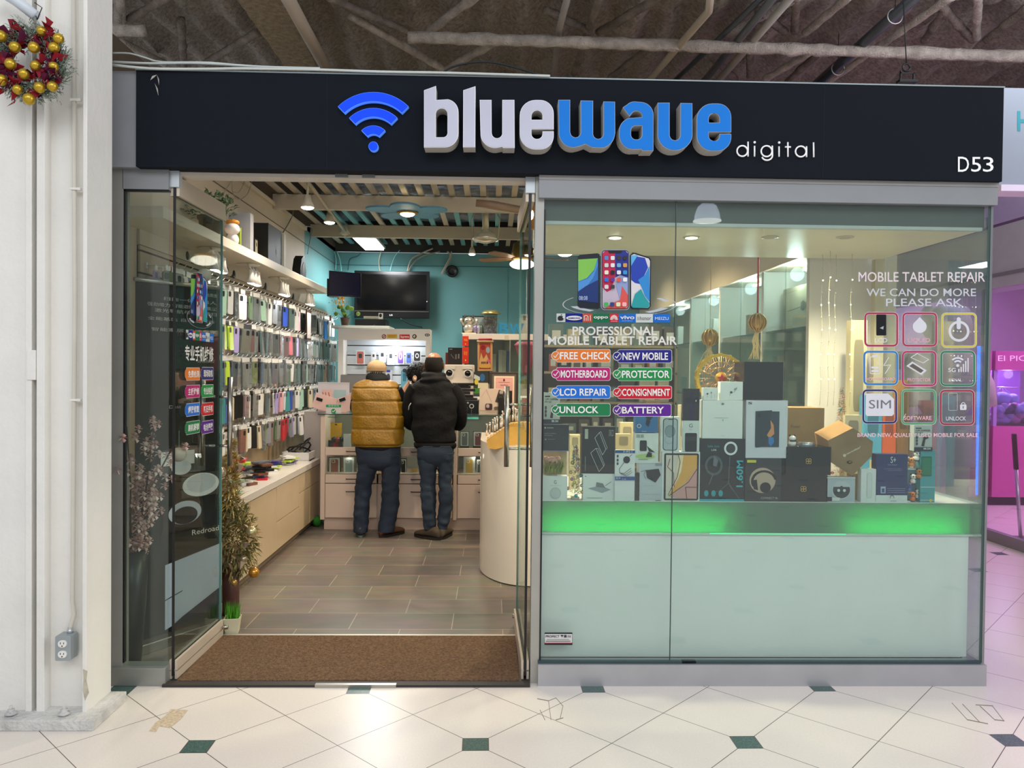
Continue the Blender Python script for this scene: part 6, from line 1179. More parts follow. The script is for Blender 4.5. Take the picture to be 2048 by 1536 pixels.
# products
def fr_(c): return [('r', 0, 0, 1, .012, M(c)), ('r', 0, .988, 1, 1, M(c))]
W1 = M('d3dcdc', .4, var=.02); W2 = M('c3cfd0', .4, var=.02); BK = M('1d2022', .45, var=.05); BKG = M('0b0f12', .12); TX = M('8b9a9b', .5); TD = M('3a4446', .5); GDL = M('c9a45a', .3, .6)
def pd(name, label, rect, m, items=None, Y=.13, depth=.06, zb=None, side=None, cat='box', group=None): return prod(name, label, cat, rect, Y, depth, m, items, zb, group, side)
pd('white_box', 'small square white box with a round disc picture at the window left corner', (1085, 952, 1134, 1004), W1, [('t', 'G', .46, .16, .56, .3, TD), ('c', .52, .66, .23, M('b4bfc2'), {}), ('c', .52, .66, .18, M('bcc6c9'), {}), ('l', [(.3, .36), (.72, .36)], .001, TX)], zb=PZ)
pd('dock_box', 'white box picturing a silver laptop dock, under the tall black box', (1166, 947, 1229, 1004), W1, [('p', [(.15, .52), (.55, .42), (.88, .56), (.6, .68)], M('8f9aa2')), ('p', [(.42, .3), (.62, .34), (.7, .5), (.4, .46)], M('70797f')), ('l', [(.7, .42), (.88, .28)], .002, TD), ('l', [(.12, .855), (.6, .855)], .0015, TD), ('r', .05, .08, .1, .1, M('27486a'))], zb=PZ)
pd('tool_box', 'tall black box with two outlined memory enclosures drawn on it', (1164, 853, 1229, 947), BK, [('r', .08, .05, .18, .26, M('a9b3a4')), ('t', 'ORICO', .8, .06, .95, .2, M('8d9796')), ('l', [(.38, .24), (.52, .12), (.72, .48), (.62, .6), (.38, .24)], .0018, M('c9d2d0')), ('l', [(.52, .12), (.56, .1), (.76, .45), (.72, .48)], .0015, M('c9d2d0')), ('l', [(.26, .56), (.42, .46), (.66, .84), (.52, .96), (.26, .56)], .0018, M('c9d2d0')), ('l', [(.42, .46), (.48, .46), (.68, .8), (.66, .84)], .0015, M('c9d2d0')), ('l', [(.1, .64), (.1, .94)], .004, M('6f7a78'))], zb=at(1200, 947, .13).z)
pd('rugged_case_box', 'black boxed phone case with a see through window, below the blue cable box', (1231, 945, 1278, 1004), M('16191b', .3), [('R', .1, .02, .96, .97, .14, M('23282a', .2), {'asp': .8}), ('r', .22, .2, .84, .62, M('30363a', .15)), ('r', .24, .72, .8, .9, M('3c4448', .3))], zb=PZ, depth=.03)
pd('cable_box', 'blue and white box of a round three way charging cable reading 3-IN-1', (1230, 900, 1269, 960), M('d5dde0', .4), [('r', 0, 0, 1, .1, M('1d4c8c')), ('t', '3-IN-1', .4, .01, .85, .08, W1), ('c', .58, .32, .17, M('24282c'), {'asp': .7}), ('l', [(.66, .26), (.85, .14)], .002, BLK), ('l', [(.46, .4), (.22, .62), (.24, .76), (.45, .78), (.8, .6)], .0022, BLK), ('l', [(.24, .76), (.5, .82), (.82, .68)], .0018, BLK), ('l', [(.3, .8), (.55, .86), (.86, .74)], .0018, BLK), ('c', .12, .2, .05, TD), ('c', .12, .33, .05, TD), ('c', .12, .45, .05, TD), ('r', 0, .88, 1, 1, M('1d4c8c')), ('t', 'B19', .06, .9, .26, .97, W1), ('t', '3.1A', .35, .94, .55, .99, W1)], Y=.11, depth=.018, zb=PZ+.0)
pd('mask_box', 'pale grey box picturing a black case, right of the black rugged case', (1277, 926, 1323, 1004), M('b3bec6', .4), [('r', .7, .0, .98, .07, M('8b959c')), ('p', [(.3, .18), (.85, .14), (.94, .3), (.72, .5), (.36, .38)], M('20262c')), ('l', [(.1, .22), (.3, .18), (.22, .3), (.3, .4)], .0018, TD), ('l', [(.25, .58), (.7, .58)], .001, TX), ('l', [(.2, .8), (.85, .8)], .0012, TX), ('r', .72, .95, .95, .975, TD)], zb=PZ)
pd('car_mount_box', 'pale box with a black phone car mount on a green swoosh', (1270, 866, 1316, 926), M('cbd6d4', .4), [('c', .45, .78, .42, M('a9c878'), {'asp': .2}), ('R', .2, .24, .5, .6, .05, M('202426')), ('p', [(.5, .42), (.62, .5), (.86, .64), (.6, .62)], M('202426')), ('p', [(.46, .8), (.56, .62), (.72, .66), (.72, .8)], M('202426')), ('r', .05, .04, .2, .14, TX), ('r', .23, .04, .36, .14, TX), ('l', [(.14, .88), (.55, .88)], .002, TD)], zb=at(1290, 926, .13).z)
pd('blue_mount_box', 'bright blue box with a black clamp pictured, on the car mount box', (1271, 824, 1315, 865), M('1c6fae', .4), [('p', [(.35, .05), (.5, .1), (.8, .2), (.65, .4), (.5, .3)], M('15222c')), ('p', [(.5, .3), (.66, .44), (.58, .72), (.46, .6)], M('15222c')), ('c', .16, .68, .1, M('cfe0ea'), {'rin': .07}), ('t', 'hoco.', .3, .9, .5, .97, W1)], zb=at(1290, 865, .13).z)
pd('tablet_box', 'white tablet box with a framed picture of orange, cream and rose petals', (1324, 903, 1398, 1004), W1, [('R', .05, .03, .97, .965, .05, M('23201f'), {'asp': .72}), ('r', .1, .065, .92, .93, M('cfc9c0')), ('p', [(.5, .065), (.92, .065), (.92, .3), (.72, .55), (.25, .86), (.18, .88), (.45, .5)], M('d9a452')), ('p', [(.42, .065), (.56, .065), (.5, .4), (.3, .72), (.16, .88), (.38, .5)], M('e6d8b4')), ('p', [(.92, .3), (.92, .93), (.6, .93), (.2, .9), (.6, .66)], M('c99a96')), ('l', [(.92, .34), (.7, .6), (.18, .88)], .003, M('4a1f22')), ('l', [(.42, .065), (.47, .2), (.4, .5), (.16, .86)], .003, M('4a2a26')), ('l', [(.2, .14), (.14, .3), (.3, .42), (.32, .7)], .003, M('6a3a34')), ('l', [(.92, .7), (.62, .7), (.66, .93)], .003, M('5a2428'))], zb=PZ)
pd('smartphone_box', 'white box picturing a pale blue phone with a round swirl, on the tablet box', (1322, 833, 1358, 903), W1, [('R', .1, .05, .9, .97, .14, M('26333a'), {'asp': .6}), ('R', .14, .07, .86, .95, .12, M('a3b4bc'), {'asp': .6}), ('c', .48, .42, .28, M('7f939e'), {'asp': .62}), ('c', .48, .42, .28, M('48606c'), {'asp': .62, 'rin': .26}), ('c', .44, .66, .24, M('8fa3ad'), {'asp': .5, 'rin': .21}), ('r', .38, .075, .6, .09, M('1c2226'))], zb=at(1340, 903, .13).z, depth=.03)
pd('smartphone_box', 'white box with a grey letter above a black phone picture', (1366, 841, 1398, 903), W2, [('t', 'G', .36, .1, .58, .22, TD), ('t', 'Pixel', .38, .27, .54, .31, TX), ('R', .12, .4, .84, 1, .08, M('1f2428'), {'asp': .5}), ('R', .12, .52, .84, .66, .06, M('2c3236'))], zb=at(1380, 903, .13).z, depth=.03)
pd('dark_phone_box', 'tall black box with a purple stripe standing on the white box with a grey letter', (1366, 777, 1398, 841), M('111419', .35), [('r', .42, .12, .62, 1, M('231a4c')), ('R', .12, .28, .95, .46, .08, M('1b2028')), ('c', .78, .38, .03, W1)], zb=at(1380, 841, .13).z, depth=.03)
pd('ring_light_box', 'black selfie stick box with ring light and tripod pictures reading 1.60M', (1400, 877, 1487, 1004), M('181e22', .35), [('r', 0, .955, 1, 1, M('2aa6b8')), ('t', 'Selfie Stick', .16, .1, .43, .135, M('3f9aa0')), ('t', 'L06', .25, .16, .36, .19, W1), ('c', .68, .15, .15, W1, {'asp': .72, 'rin': .105}), ('c', .68, .15, .09, M('3a4246'), {'asp': .72}), ('l', [(.66, .28), (.64, .7)], .004, M('5a6468')), ('l', [(.64, .7), (.48, .8), (.36, .84)], .003, M('5a6468')), ('l', [(.64, .7), (.88, .94)], .003, M('5a6468')), ('l', [(.64, .7), (.72, .8)], .003, M('5a6468')), ('c', .3, .42, .2, M('4f5a60'), {'asp': .8, 'rin': .15}), ('p', [(.3, .26), (.4, .34), (.36, .44), (.28, .42)], M('6a6f7c')), ('l', [(.28, .56), (.2, .72)], .005, M('5a6468')), ('c', .14, .86, .05, M('2f9aa8'), {}), ('c', .3, .86, .05, M('2f9aa8'), {}), ('c', .46, .86, .05, M('2f9aa8'), {})], zb=PZ, depth=.08)
a = at(1478, 960, .127); mbx = MB(); vs, fs = text_mesh('1.60M', .02); hh = at(1480, 920, .127).z-at(1480, 973, .127).z; ww = .034
mbx.add([(-(ww)*p[1]+ww/2, 0, hh*p[0]) for p in vs], fs, M('35a9b8', .4)); tb_ = bpy.data.objects['ring_light_box']; o_ = mbx.make('printed_number', tb_, (at(1477, 940, .127).x-tb_.location.x, -.0062-.0008*20, at(1477, 973, .127).z-tb_.location.z)); 
pd('laptop_box', 'big white square box with a tiny flower logo, under two small white boxes', (1405, 800, 1484, 877), W1, [('t', '❀', .46, .06, .54, .12, TD), ('l', [(.3, .46), (.64, .46)], .0015, TX), ('l', [(.44, .93), (.56, .93)], .001, TX), ('p', [(.49, .5), (.52, .5), (.51, .56)], TX)], zb=at(1440, 877, .13).z, depth=.1)
pd('earbud_box', 'small white box with earbud pictures, left of the two on the big white box', (1407, 775, 1434, 800), W1, [('l', [(.3, .5), (.28, .8)], .0015, TX), ('l', [(.55, .4), (.58, .85)], .0015, TX), ('c', .28, .5, .07, TD), ('c', .56, .4, .07, TX), ('l', [(.8, .55), (.8, .85)], .0012, TX), ('l', [(.1, .15), (.3, .15)], .001, TX)], zb=at(1420, 800, .13).z, depth=.04)
pd('earbud_box', 'white box with tilted earbud picture, right of the two on the big white box', (1441, 763, 1485, 800), W1, [('l', [(.46, .5), (.42, .75)], .002, TX), ('l', [(.7, .32), (.6, .6)], .002, TX), ('c', .48, .58, .06, TD), ('c', .64, .42, .05, TX), ('p', [(.62, .36), (.74, .3), (.7, .46)], TX)], zb=at(1460, 800, .13).z, depth=.05)
pd('headphone_box', 'dark grey headphone box with a yellow tag and tan circle', (1490, 916, 1561, 1005), M('2c3034', .4), [('r', .05, .04, .3, .1, M('c9c832')), ('c', .48, .5, .36, M('b5a392'), {'asp': .8}), ('c', .52, .52, .36, M('23262a'), {'asp': .7, 'rin': .29, 'a0': 150, 'a1': 350}), ('p', [(.2, .5), (.32, .48), (.36, .72), (.24, .7)], M('25282c')), ('c', .56, .66, .15, M('1e2125'), {'asp': .8}), ('t', 'CONNECT 4h', .44, .87, .9, .92, M('a9afb2')), ('l', [(.06, .94), (.92, .94)], .001, M('6f7578'))], zb=PZ, depth=.08)
pd('tablet_case_box', 'tall white box with a dark tablet picture and an orange and blue splash', (1492, 800, 1573, 916), M('c5cdd6', .4), [('t', 'S', .04, .03, .14, .07, TD, .03), ('r', .22, .19, .8, .81, M('33444f')), ('p', [(.22, .19), (.62, .17), (.5, .8), (.24, .82)], M('2b3b45')), ('p', [(.58, .34), (.66, .42), (.68, .58), (.56, .66), (.5, .6), (.6, .48)], M('c48a5e')), ('p', [(.54, .63), (.66, .64), (.68, .72), (.6, .8), (.54, .74)], M('2f78b8')), ('c', .3, .26, .035, M('1c262c')), ('l', [(.95, .1), (.95, .3)], .001, TX), ('l', [(.95, .85), (.95, .97)], .001, TX)], zb=at(1530, 916, .13).z, depth=.05)
pd('black_cube_box', 'plain glossy black cube box, the topmost of the centre stack', (1488, 723, 1565, 800), BKG, zb=at(1530, 800, .13).z, depth=.16)
EM = lambda u, v: [('c', u+dx, v+dy, .035, GDL, {'asp': 1.75, 'rin': .022}) for dx, dy in ((-.028, -.03), (.028, -.03), (-.028, .05), (.028, .05))]+[('c', u, v+.01, .018, GDL, {'asp': 1.7})]
pd('gift_box', 'glossy black gift box with gold emblem, lower of two', (1562, 950, 1654, 1006), BKG, EM(.48, .48), zb=PZ, depth=.16); pd('gift_box', 'glossy black gift box with gold emblem, upper of two', (1572, 893, 1661, 950), BKG, EM(.5, .5), zb=at(1600, 950, .13).z, depth=.16)
pd('earbud_box', 'pale grey box picturing round black earbud case, below the wooden hexagon', (1653, 954, 1709, 1005), M('a9b8c0', .4), [('c', .5, .52, .32, M('c0cacf'), {'asp': 1.1}), ('c', .52, .5, .3, M('3a4145'), {'asp': 1.1}), ('c', .52, .38, .3, M('b3bfc5'), {'asp': .8, 'a0': 180, 'a1': 360, 'rin': .05}), ('c', .42, .52, .05, W1, {'asp': 1.2}), ('c', .62, .52, .05, W1, {'asp': 1.2}), ('r', .02, .78, .18, .94, BK), ('r', .2, .8, .46, .93, W1), ('r', 0, 0, 1, .04, W2)], zb=PZ, depth=.05)
pd('speaker_box', 'narrow white box with an outlined pill shape, left of the navy box', (1722, 938, 1752, 1005), W1, [('R', .36, .1, .7, .88, .16, M('c0c9c9'), {'asp': .5}), ('R', .4, .12, .66, .86, .13, M('ccd4d4'), {'asp': .5})], zb=PZ, depth=.04)
pd('navy_box', 'tall navy blue phone case box with white mark on top', (1752, 908, 1813, 1006), M('1f2f63', .4), [('r', 0, .84, 1, 1, W1), ('t', 'S+', .45, .05, .62, .18, W1), ('t', 'Slim Smart', .36, .2, .66, .23, M('8fa0c4')), ('l', [(.25, .3), (.8, .3)], .0012, M('8fa0c4')), ('l', [(.35, .33), (.8, .33)], .0012, M('8fa0c4')), ('r', .14, .66, .3, .8, M('9fb2cc')), ('r', .18, .7, .26, .78, M('3a4c84')), ('l', [(.35, .7), (.92, .7)], .0012, M('b0bcd6')), ('l', [(.35, .74), (.92, .74)], .0012, M('b0bcd6')), ('l', [(.35, .78), (.92, .78)], .0012, M('b0bcd6')), ('c', .5, .9, .07, TD, {'rin': .055, 'a0': 180, 'a1': 360}), ('t', 'protect', .46, .94, .64, .97, TD)], zb=PZ, depth=.05)
pd('teal_box', 'teal box with a dark green phone outline at the right end of the row', (1841, 900, 1868, 1005), M('3f98a0', .4), [('R', .02, .12, .75, .5, .06, M('1c6a50'), {'asp': .3}), ('R', .1, .15, .68, .47, .05, M('247a5c'), {'asp': .3}), ('r', 0, .7, 1, .71, W1), ('r', 0, .95, 1, .96, W1), ('c', .7, .96, .1, M('d8c452'), {'asp': .3})], zb=PZ, depth=.04)
for r, lab, zz, yy in (((1087, 785, 1119, 848), 'grey and black CAR CHARGER box at the far left of the window', at(1100, 902, .13).z, .13), ((1828, 850, 1863, 902), 'grey and black CAR CHARGER box near the right end of the window', at(1845, 902, .13).z, .13)):
    pd('charger_box', lab, r, M('b3c0bf', .4), [('r', .08, .1, .4, .14, BK), ('t', 'CAR CHARGER', .08, .17, .9, .24, TD, .02), ('t', 'PD+QC', .08, .27, .5, .33, TD, .02), ('p', [(.5, .42), (.75, .4), (.8, .5), (.62, .55), (.56, .82), (.4, .8), (.5, .55)], M('24282a')), ('c', .14, .48, .06, TD), ('c', .14, .6, .06, TD), ('c', .14, .72, .06, TD), ('r', 0, .85, 1, 1, M('23283a')), ('t', '88.5M', .5, .87, .9, .94, W1, .02)], zb=at(1100, 850, .13).z if yy and r[0] < 1200 else at(1845, 902, .13).z, depth=.04)
pd('black_box', 'black smart charger box with faint text, under the left CAR CHARGER box', (1086, 849, 1137, 902), M('1b2124', .4), [('c', .08, .12, .03, W1), ('r', .14, .1, .4, .14, M('8b9594')), ('t', 'smart wireless', .06, .3, .5, .35, M('8b9594')), ('t', 'charging', .06, .38, .35, .43, M('8b9594')), ('c', .1, .56, .03, M('8b9594')), ('l', [(.18, .55), (.45, .55)], .001, M('8b9594')), ('c', .85, .6, .1, M('2c4a4a'), {'rin': .08, 'asp': 1.4}), ('r', 0, .97, 1, 1, M('4a5a94'))], zb=at(1100, 902, .13).z)
pd('box_riser', 'cream block', (1088, 902, 1133, 950), M('c9b98f', .5), Y=.2, depth=.08, zb=PZ)
bpy.data.objects['box_riser']['label'] = 'cream backing block behind the grass under the black charger box'
gp2 = thing('grass_tuft', (at(1106, 950, .13).x, .16, at(1106, 950, .13).z), 'tuft of yellow green artificial grass on the small disc box', 'plant'); mb = MB(); random.seed(7)
for i in range(240):
    p = Vector((random.uniform(-.045, .045), random.uniform(-.02, .02), 0)); d = Vector((random.gauss(0, .35), random.gauss(-.1, .2), 1)); mb.leaf(p, d, random.uniform(.05, .085), .004, random.choice([M('8fa02f', .5), M('4a6a26', .5), M('b9b24a', .5)]), .15)
mb.make('blades', gp2)
p = at(1104, 925, .19); mb = MB().sph((0, 0, 0), (.035, .03, .03), M('d9a796', .8, bump=.4, bs=90)).sph((-.03, 0, .02), .014, M('d9a796', .8), 8, 6).sph((.03, 0, .02), .014, M('d9a796', .8), 8, 6).sph((-.012, -.03, .005), .004, BLK, 6, 5).sph((.014, -.03, .005), .004, BLK, 6, 5)
tag(mb.make('plush_toy', None, p), 'pink plush head peeking over the grass tuft', 'toy')
# mini christmas trees with pastel baubles
def mini_tree(px, pyt, pyb, Y, rw, label, cols, seed, zb):
    t = at(px, pyt, Y); b = at(px, pyb, Y); b.z = zb; h = t.z-b.z; tr_ = thing('miniature_tree', b, label, 'tree'); random.seed(seed); mb = MB()
    for i in range(700):
        u = random.random()**.8; a = random.uniform(0, 2*PI); r_ = rw*(1-u)+.004; d = Vector((math.cos(a), math.sin(a), random.uniform(-.2, .5))); mb.leaf(Vector((0, 0, .012+u*(h-.02)))+d*r_*.3, d, r_*.8+.008, .005, random.choice(cols), .1)
    mb.make('branches', tr_); MB().lathe([(rw*.5, 0), (rw*.5, .012), (rw*.2, .014)], (0, 0, 0), M('d6d0c0', .4), 16).make('stand', tr_)
    for i in range(16):
        u = (i+.5)/16; a = -PI/2+math.sin(i*2.4)*1.3; r_ = rw*(1-u)+.004; c = Vector((math.cos(a)*r_, math.sin(a)*r_, .015+u*(h-.02))); MB().sph(c, .009 if u < .7 else .007, M(['39a9b8', 'b58ab0', 'c9cf6a', 'c9ced0', 'd98aa0', 'd9b76a'][i*5 % 6], .15, .7), 12, 8).make('bauble', tr_)
mini_tree(1150, 888, 1000, .17, .042, 'silver miniature Christmas tree with turquoise and lilac baubles at the window left', [M('a9a79a', .4, .3), M('8a8f84', .5), M('c9c8bc', .3, .4)], 41, PZ)
mini_tree(1682, 773, 885, .5, .06, 'golden beige miniature Christmas tree with pastel baubles right of the window centre', [M('c9a56a', .5), M('b08a50', .5), M('dcc08a', .5)], 43, PZ)
# ferris wheel
fw_ = thing('ferris_wheel', (at(1440, 757, .42).x, .42, PZ), 'golden model ferris wheel with a red star hub behind the boxes', 'model')
R1 = (at(1489, 757, .42).x-at(1391, 757, .42).x)/2; zc_ = at(1440, 757, .42).z-PZ; G1 = M('d9b23a', .25, .85); G2 = M('b98a5a', .3, .8)
def circ(r_, y, n=40): return [(r_*math.cos(2*PI*i/n), y, zc_+r_*math.sin(2*PI*i/n)) for i in range(n+1)]
for y in (-.02, .02):
    mb = MB(); mb.rings([[Vector((r_*math.cos(2*PI*i/48), y+dy, zc_+r_*math.sin(2*PI*i/48))) for i in range(48)] for r_, dy in ((R1, 0), (R1*.88, 0), (R1*.88, .004), (R1, .004), (R1, 0))], G1, caps=False, smooth=False); mb.make('rim', fw_)
    mb = MB().tube(circ(R1*.68, y), .0018, G2, 5).tube(circ(R1*.45, y, 24), .0018, G2, 5); mb.make('inner_ring', fw_)
mb = MB()
for k in range(16):
    a = k*PI/8; b_ = a+PI/16
    for y in (-.02, .02): mb.tube([(0, y, zc_), (R1*.9*math.cos(a), y, zc_+R1*.9*math.sin(a))], .0016, G2, 5).tube([(R1*.45*math.cos(a), y, zc_+R1*.45*math.sin(a)), (R1*.9*math.cos(b_), y, zc_+R1*.9*math.sin(b_))], .0012, G2, 4)
mb.make('spokes', fw_)
for k in range(16): a = k*PI/8; MB().box((R1*.97*math.cos(a), 0, zc_+R1*.97*math.sin(a)), (.016, .03, .016), G1).make('gondola', fw_, bevel=.002)
st = [(.028*(1 if i % 2 == 0 else .42)*math.cos(PI/2+i*PI/5), .028*(1 if i % 2 == 0 else .42)*math.sin(PI/2+i*PI/5)) for i in range(10)]
MB().lathe([(.035, 0), (.03, .006)], (0, -.022, zc_), M('b5832a', .3, .7), 20, 'y').prism(st, .03, .034, M('a02030', .4), R=Matrix(((1, 0, 0), (0, 0, -1), (0, 1, 0))), c=(0, 0, zc_)).make('star_hub', fw_)
mb = MB()
for s_ in (-1, 1):
    for y in (-.03, .03): mb.tube([(0, y, zc_), (s_*.08, y*1.6, .01)], .004, G1, 6)
mb.make('support', fw_); MB().bx(-.1, .1, -.06, .06, 0, .012, G1).make('base', fw_, bevel=.002)
# wood boxes, hexagon, figures
WB = M('b48a56', .5, var=.15, vs=10); pd('wooden_box', 'light wooden box with one printed word behind the glossy black gift boxes', (1573, 815, 1647, 892), M('8f7448', .5, var=.12, vs=10), [('t', 'Power', .12, .45, .36, .53, M('54432c'))], Y=.42, depth=.2, zb=PZ, side=WB)
hx_ = thing('hexagon_box', at(1702, 950, .14), 'wooden hexagonal box with white print standing tilted on small boxes', 'box'); ho = hx_.location
HXW = M('8a7350', .5, var=.18, vs=9); pts = [at(x, y, .14)-ho for x, y in ((1656, 881), (1706, 856), (1746, 883), (1744, 912), (1704, 952), (1663, 925))]; n = 6; V = pts+[p+Vector((-.012, .14, .03)) for p in pts]
mb = MB().add(V, [tuple(range(n))[::-1], tuple(range(n, 2*n))], HXW).add(V, [(i, (i+1) % n, (i+1) % n+n, i+n) for i in range(n)], M('b98e5c', .5, var=.1)); mb.make('wooden_body', hx_)
mb = MB(); vs, fs = text_mesh('nandeal', .03); A = at(1691, 911, .138)-ho; U = at(1719, 897, .138)-at(1691, 911, .138); Vv = Vector((.006, 0, .014)); mb.add([A+U*p[0]+Vv*p[1] for p in vs], fs, M('c9c3b0')); Canvas(mb, lambda u, v, k: at(u, v, .1385-.0005*k)-ho).draw([('c', 1689, 911, 3, M('c9c3b0'), {}), ('c', 1699, 924.5, 5.5, M('2a241c'), {'asp': .6}), ('c', 1700, 924, 3, M('8a7350'), {'asp': .5})]); mb.make('printed_logo', hx_)
tag(MB().bx(-.02, .05, 0, .08, 0, at(1690, 950, .2).z-PZ-.0, M('c9a86a', .5)).make('wooden_block', None, (at(1715, 950, .2).x, .2, PZ)), 'small tan block under the hexagonal wooden box', 'block')
for px, py, lab in ((1584, 893, 'round panda figure on the black gift box'),):
    p = at(px, py, .17); mb = MB().sph((0, 0, .018), (.02, .018, .02), M('e9e9e6', .3)).sph((0, -.004, .043), (.017, .016, .014), M('e9e9e6', .3)).sph((-.012, 0, .056), .006, BLK, 6, 5).sph((.012, 0, .056), .006, BLK, 6, 5).box((0, -.012, .03), (.03, .014, .006), BLK)
    tag(mb.make('panda_figure', None, p), lab, 'figure')
tag(MB().lathe([(.04, 0), (.045, .004), (.04, .022), (.034, .024)], (0, 0, 0), M('aab0b4', .25, .8), 26).make('metal_stand', None, at(1612, 893, .22)), 'empty round silver stand on the upper black gift box', 'stand')
tag(MB().lathe([(.05, 0), (.055, .006), (.045, .03), (.04, .032)], (0, 0, 0), M('b4b0a4', .25, .8), 26).make('metal_stand', None, (at(1780, 905, .35).x, .35, at(1780, 905, .13).z+.0)), 'empty round metal stand behind the navy box', 'stand')
bpy.data.objects['metal_stand.001'].location.z = PZ+.185
tag(MB().bx(-.08, .08, -.06, .06, 0, .184, M('c9b98f', .5)).make('plinth_block', None, (at(1780, 905, .35).x, .35, PZ)), 'cream block holding the metal stand behind the navy box', 'block')
random.seed(19)
for k, (px, pyb, c_, e_) in enumerate(((1822, 935, 'd98a3a', 'eeeeea'), (1833, 922, 'e9e9e6', '15161a'), (1826, 968, 'e9e9e6', '15161a'), (1838, 958, 'c9763a', '3a2a20'), (1825, 1003, 'd9782f', '2f3a8a'), (1836, 998, 'e9e9e6', '15161a'), (1818, 985, '3f5a94', 'd98a3a'))):
    p = at(px, pyb, .14+.01*(k % 3)); mb = MB().sph((0, 0, .014), (.014, .013, .015), M(c_, .4)).sph((0, -.003, .038), (.015, .014, .013), M(c_, .4)).sph((-.012, 0, .05), .005, M(e_), 6, 5).sph((.012, 0, .05), .005, M(e_), 6, 5).sph((-.006, -.015, .04), .0035, BLK, 6, 5).sph((.006, -.015, .04), .0035, BLK, 6, 5).sph((0, 0, .003), (.012, .011, .005), M(e_, .4), 8, 5)
    tag(mb.make('toy_figure', None, p), ['orange toy animal figure left of the teal box, below the topmost panda', 'topmost panda figure left of the teal box', 'middle panda figure left of the teal box', 'brown bear figure beside the middle panda', 'orange and blue figure at the foot of the toy pile', 'lowest panda figure at the foot of the toy pile', 'blue figure at the left of the toy pile'][k], 'figure', 'toy figures piled left of the teal box')
tag(MB().bx(-.03, .03, 0, .05, 0, .16, M('6a8fa0', .4)).make('toy_box', None, (at(1826, 1003, .18).x, .185, PZ)), 'blue grey display box behind the pile of toy figures', 'box')
# second layer: boxes and frames further back on the platform
random.seed(23)
for k, (px0, py0, px1, Y_, hx, lab) in enumerate(((1100, 905, 1128, .5, 'c9b58a', 'cream box far left behind the grass'), (1140, 870, 1160, .5, 'd9c89a', 'cream box behind the silver tree'), (1232, 868, 1262, .55, 'b5a27c', 'tan gift box with its lid ajar behind the tool box'), (1240, 845, 1268, .7, 'cdb98c', 'pale card box behind the tan gift box'), (1290, 800, 1318, .6, '5a4a30', 'brown box behind the bright blue mount box'), (1360, 810, 1366, .4, 'e6d9b4', 'thin cream box behind the phone boxes'), (1487, 800, 1500, .4, '27404a', 'dark teal box behind the black cube'),
      (1700, 640, 1728, .8, 'd5c59c', 'tall cream phone box standing at the back right'), (1728, 790, 1762, .7, '5aa6c4', 'light blue box behind the SIM sticker'), (1765, 800, 1790, .7, 'd9632f', 'bright orange box behind the SOFTWARE sticker'), (1795, 760, 1815, .75, 'b07f45', 'brown wooden box behind the middle icon stickers'), (1690, 830, 1722, .45, 'd9cba6', 'leaning cream frame box beside the golden tree'))):
    pd('product_box', lab, (px0, py0, px1, 900), M(hx, .5, var=.06), [('R', .2, .15, .8, .7, .1, M('%02x%02x%02x' % tuple(int(int(hx[i:i+2], 16)*.7) for i in (0, 2, 4)), .4))], Y=Y_, depth=.06, zb=PZ)
# hanging decorations and sparkle lights
for px, py, Y_, lab in ((1515, 645, 1.3, 'red and gold ball ornament hanging on a ribbon right of centre'), (1420, 675, 1.6, 'gold ball ornament hanging above the ferris wheel')):
    p = at(px, py, Y_); od = thing('hanging_ornament', p, lab, 'ornament'); mb = MB().sph((0, 0, 0), .055, M('b98f4a', .3, .7), 14, 10)
    for k in range(6): mb.tube([(.058*math.cos(t)*math.cos(k*PI/6), .058*math.cos(t)*math.sin(k*PI/6), .058*math.sin(t)) for t in [2*PI*i/14 for i in range(15)]], .004, M('d9b86a', .3, .6), 4)
    mb.make('ball', od); MB().tube([(0, 0, .055), (0, 0, 3.18-p.z)], .006 if px > 1500 else .002, M('c93a22' if px > 1500 else 'c9a56a', .5), 6).make('ribbon', od); mb = MB()
    for k in range(14): mb.tube([(random.gauss(0, .01), 0, -.05), (random.gauss(0, .02), 0, -.12), (random.gauss(0, .035), 0, -.24)], .003, M('d9c08a', .4), 4)
    mb.make('tassel', od)
random.seed(29); SPK = M('fff0d0', .3, emit=10)
for k, (px, Y_) in enumerate(((1645, .85), (1672, .85), (1660, .7), (1704, .8))):
    p = at(px, 520, Y_); p.z = zc-.001; mb = MB(); L_ = .9; mb.tube([(.004*math.sin(i), 0, -L_*i/16) for i in range(17)], .0012, M('c9c0a4', .4), 4)
    for i in range(11): mb.sph((.004*math.sin(i*1.5), -.003, -.08-L_*.9*i/11), .004, SPK if i % 2 else M('e9e2cc', .2), 6, 5)
    tag(mb.make('string_light', None, p), 'thin string of tiny warm lights, %s from the left in the window' % ORD[k], 'string light')
dl = at(1130, 498, 1.6); tb2 = thing('hanging_bulb', dl, 'warm bulb lamp hanging behind the upper left of the window', 'lamp'); MB().lathe([(.02, .05), (.05, -.0), (.055, -.03)], (0, 0, 0), M('e0b878', .3), 18).make('shade', tb2); MB().sph((0, 0, -.03), (.052, .052, .022), M('fff0d0', .3, emit=16)).make('bulb', tb2); MB().tube([(0, 0, .05), (0, 0, 3.2-dl.z)], .006, M('b9a98a'), 6).make('cord', tb2)
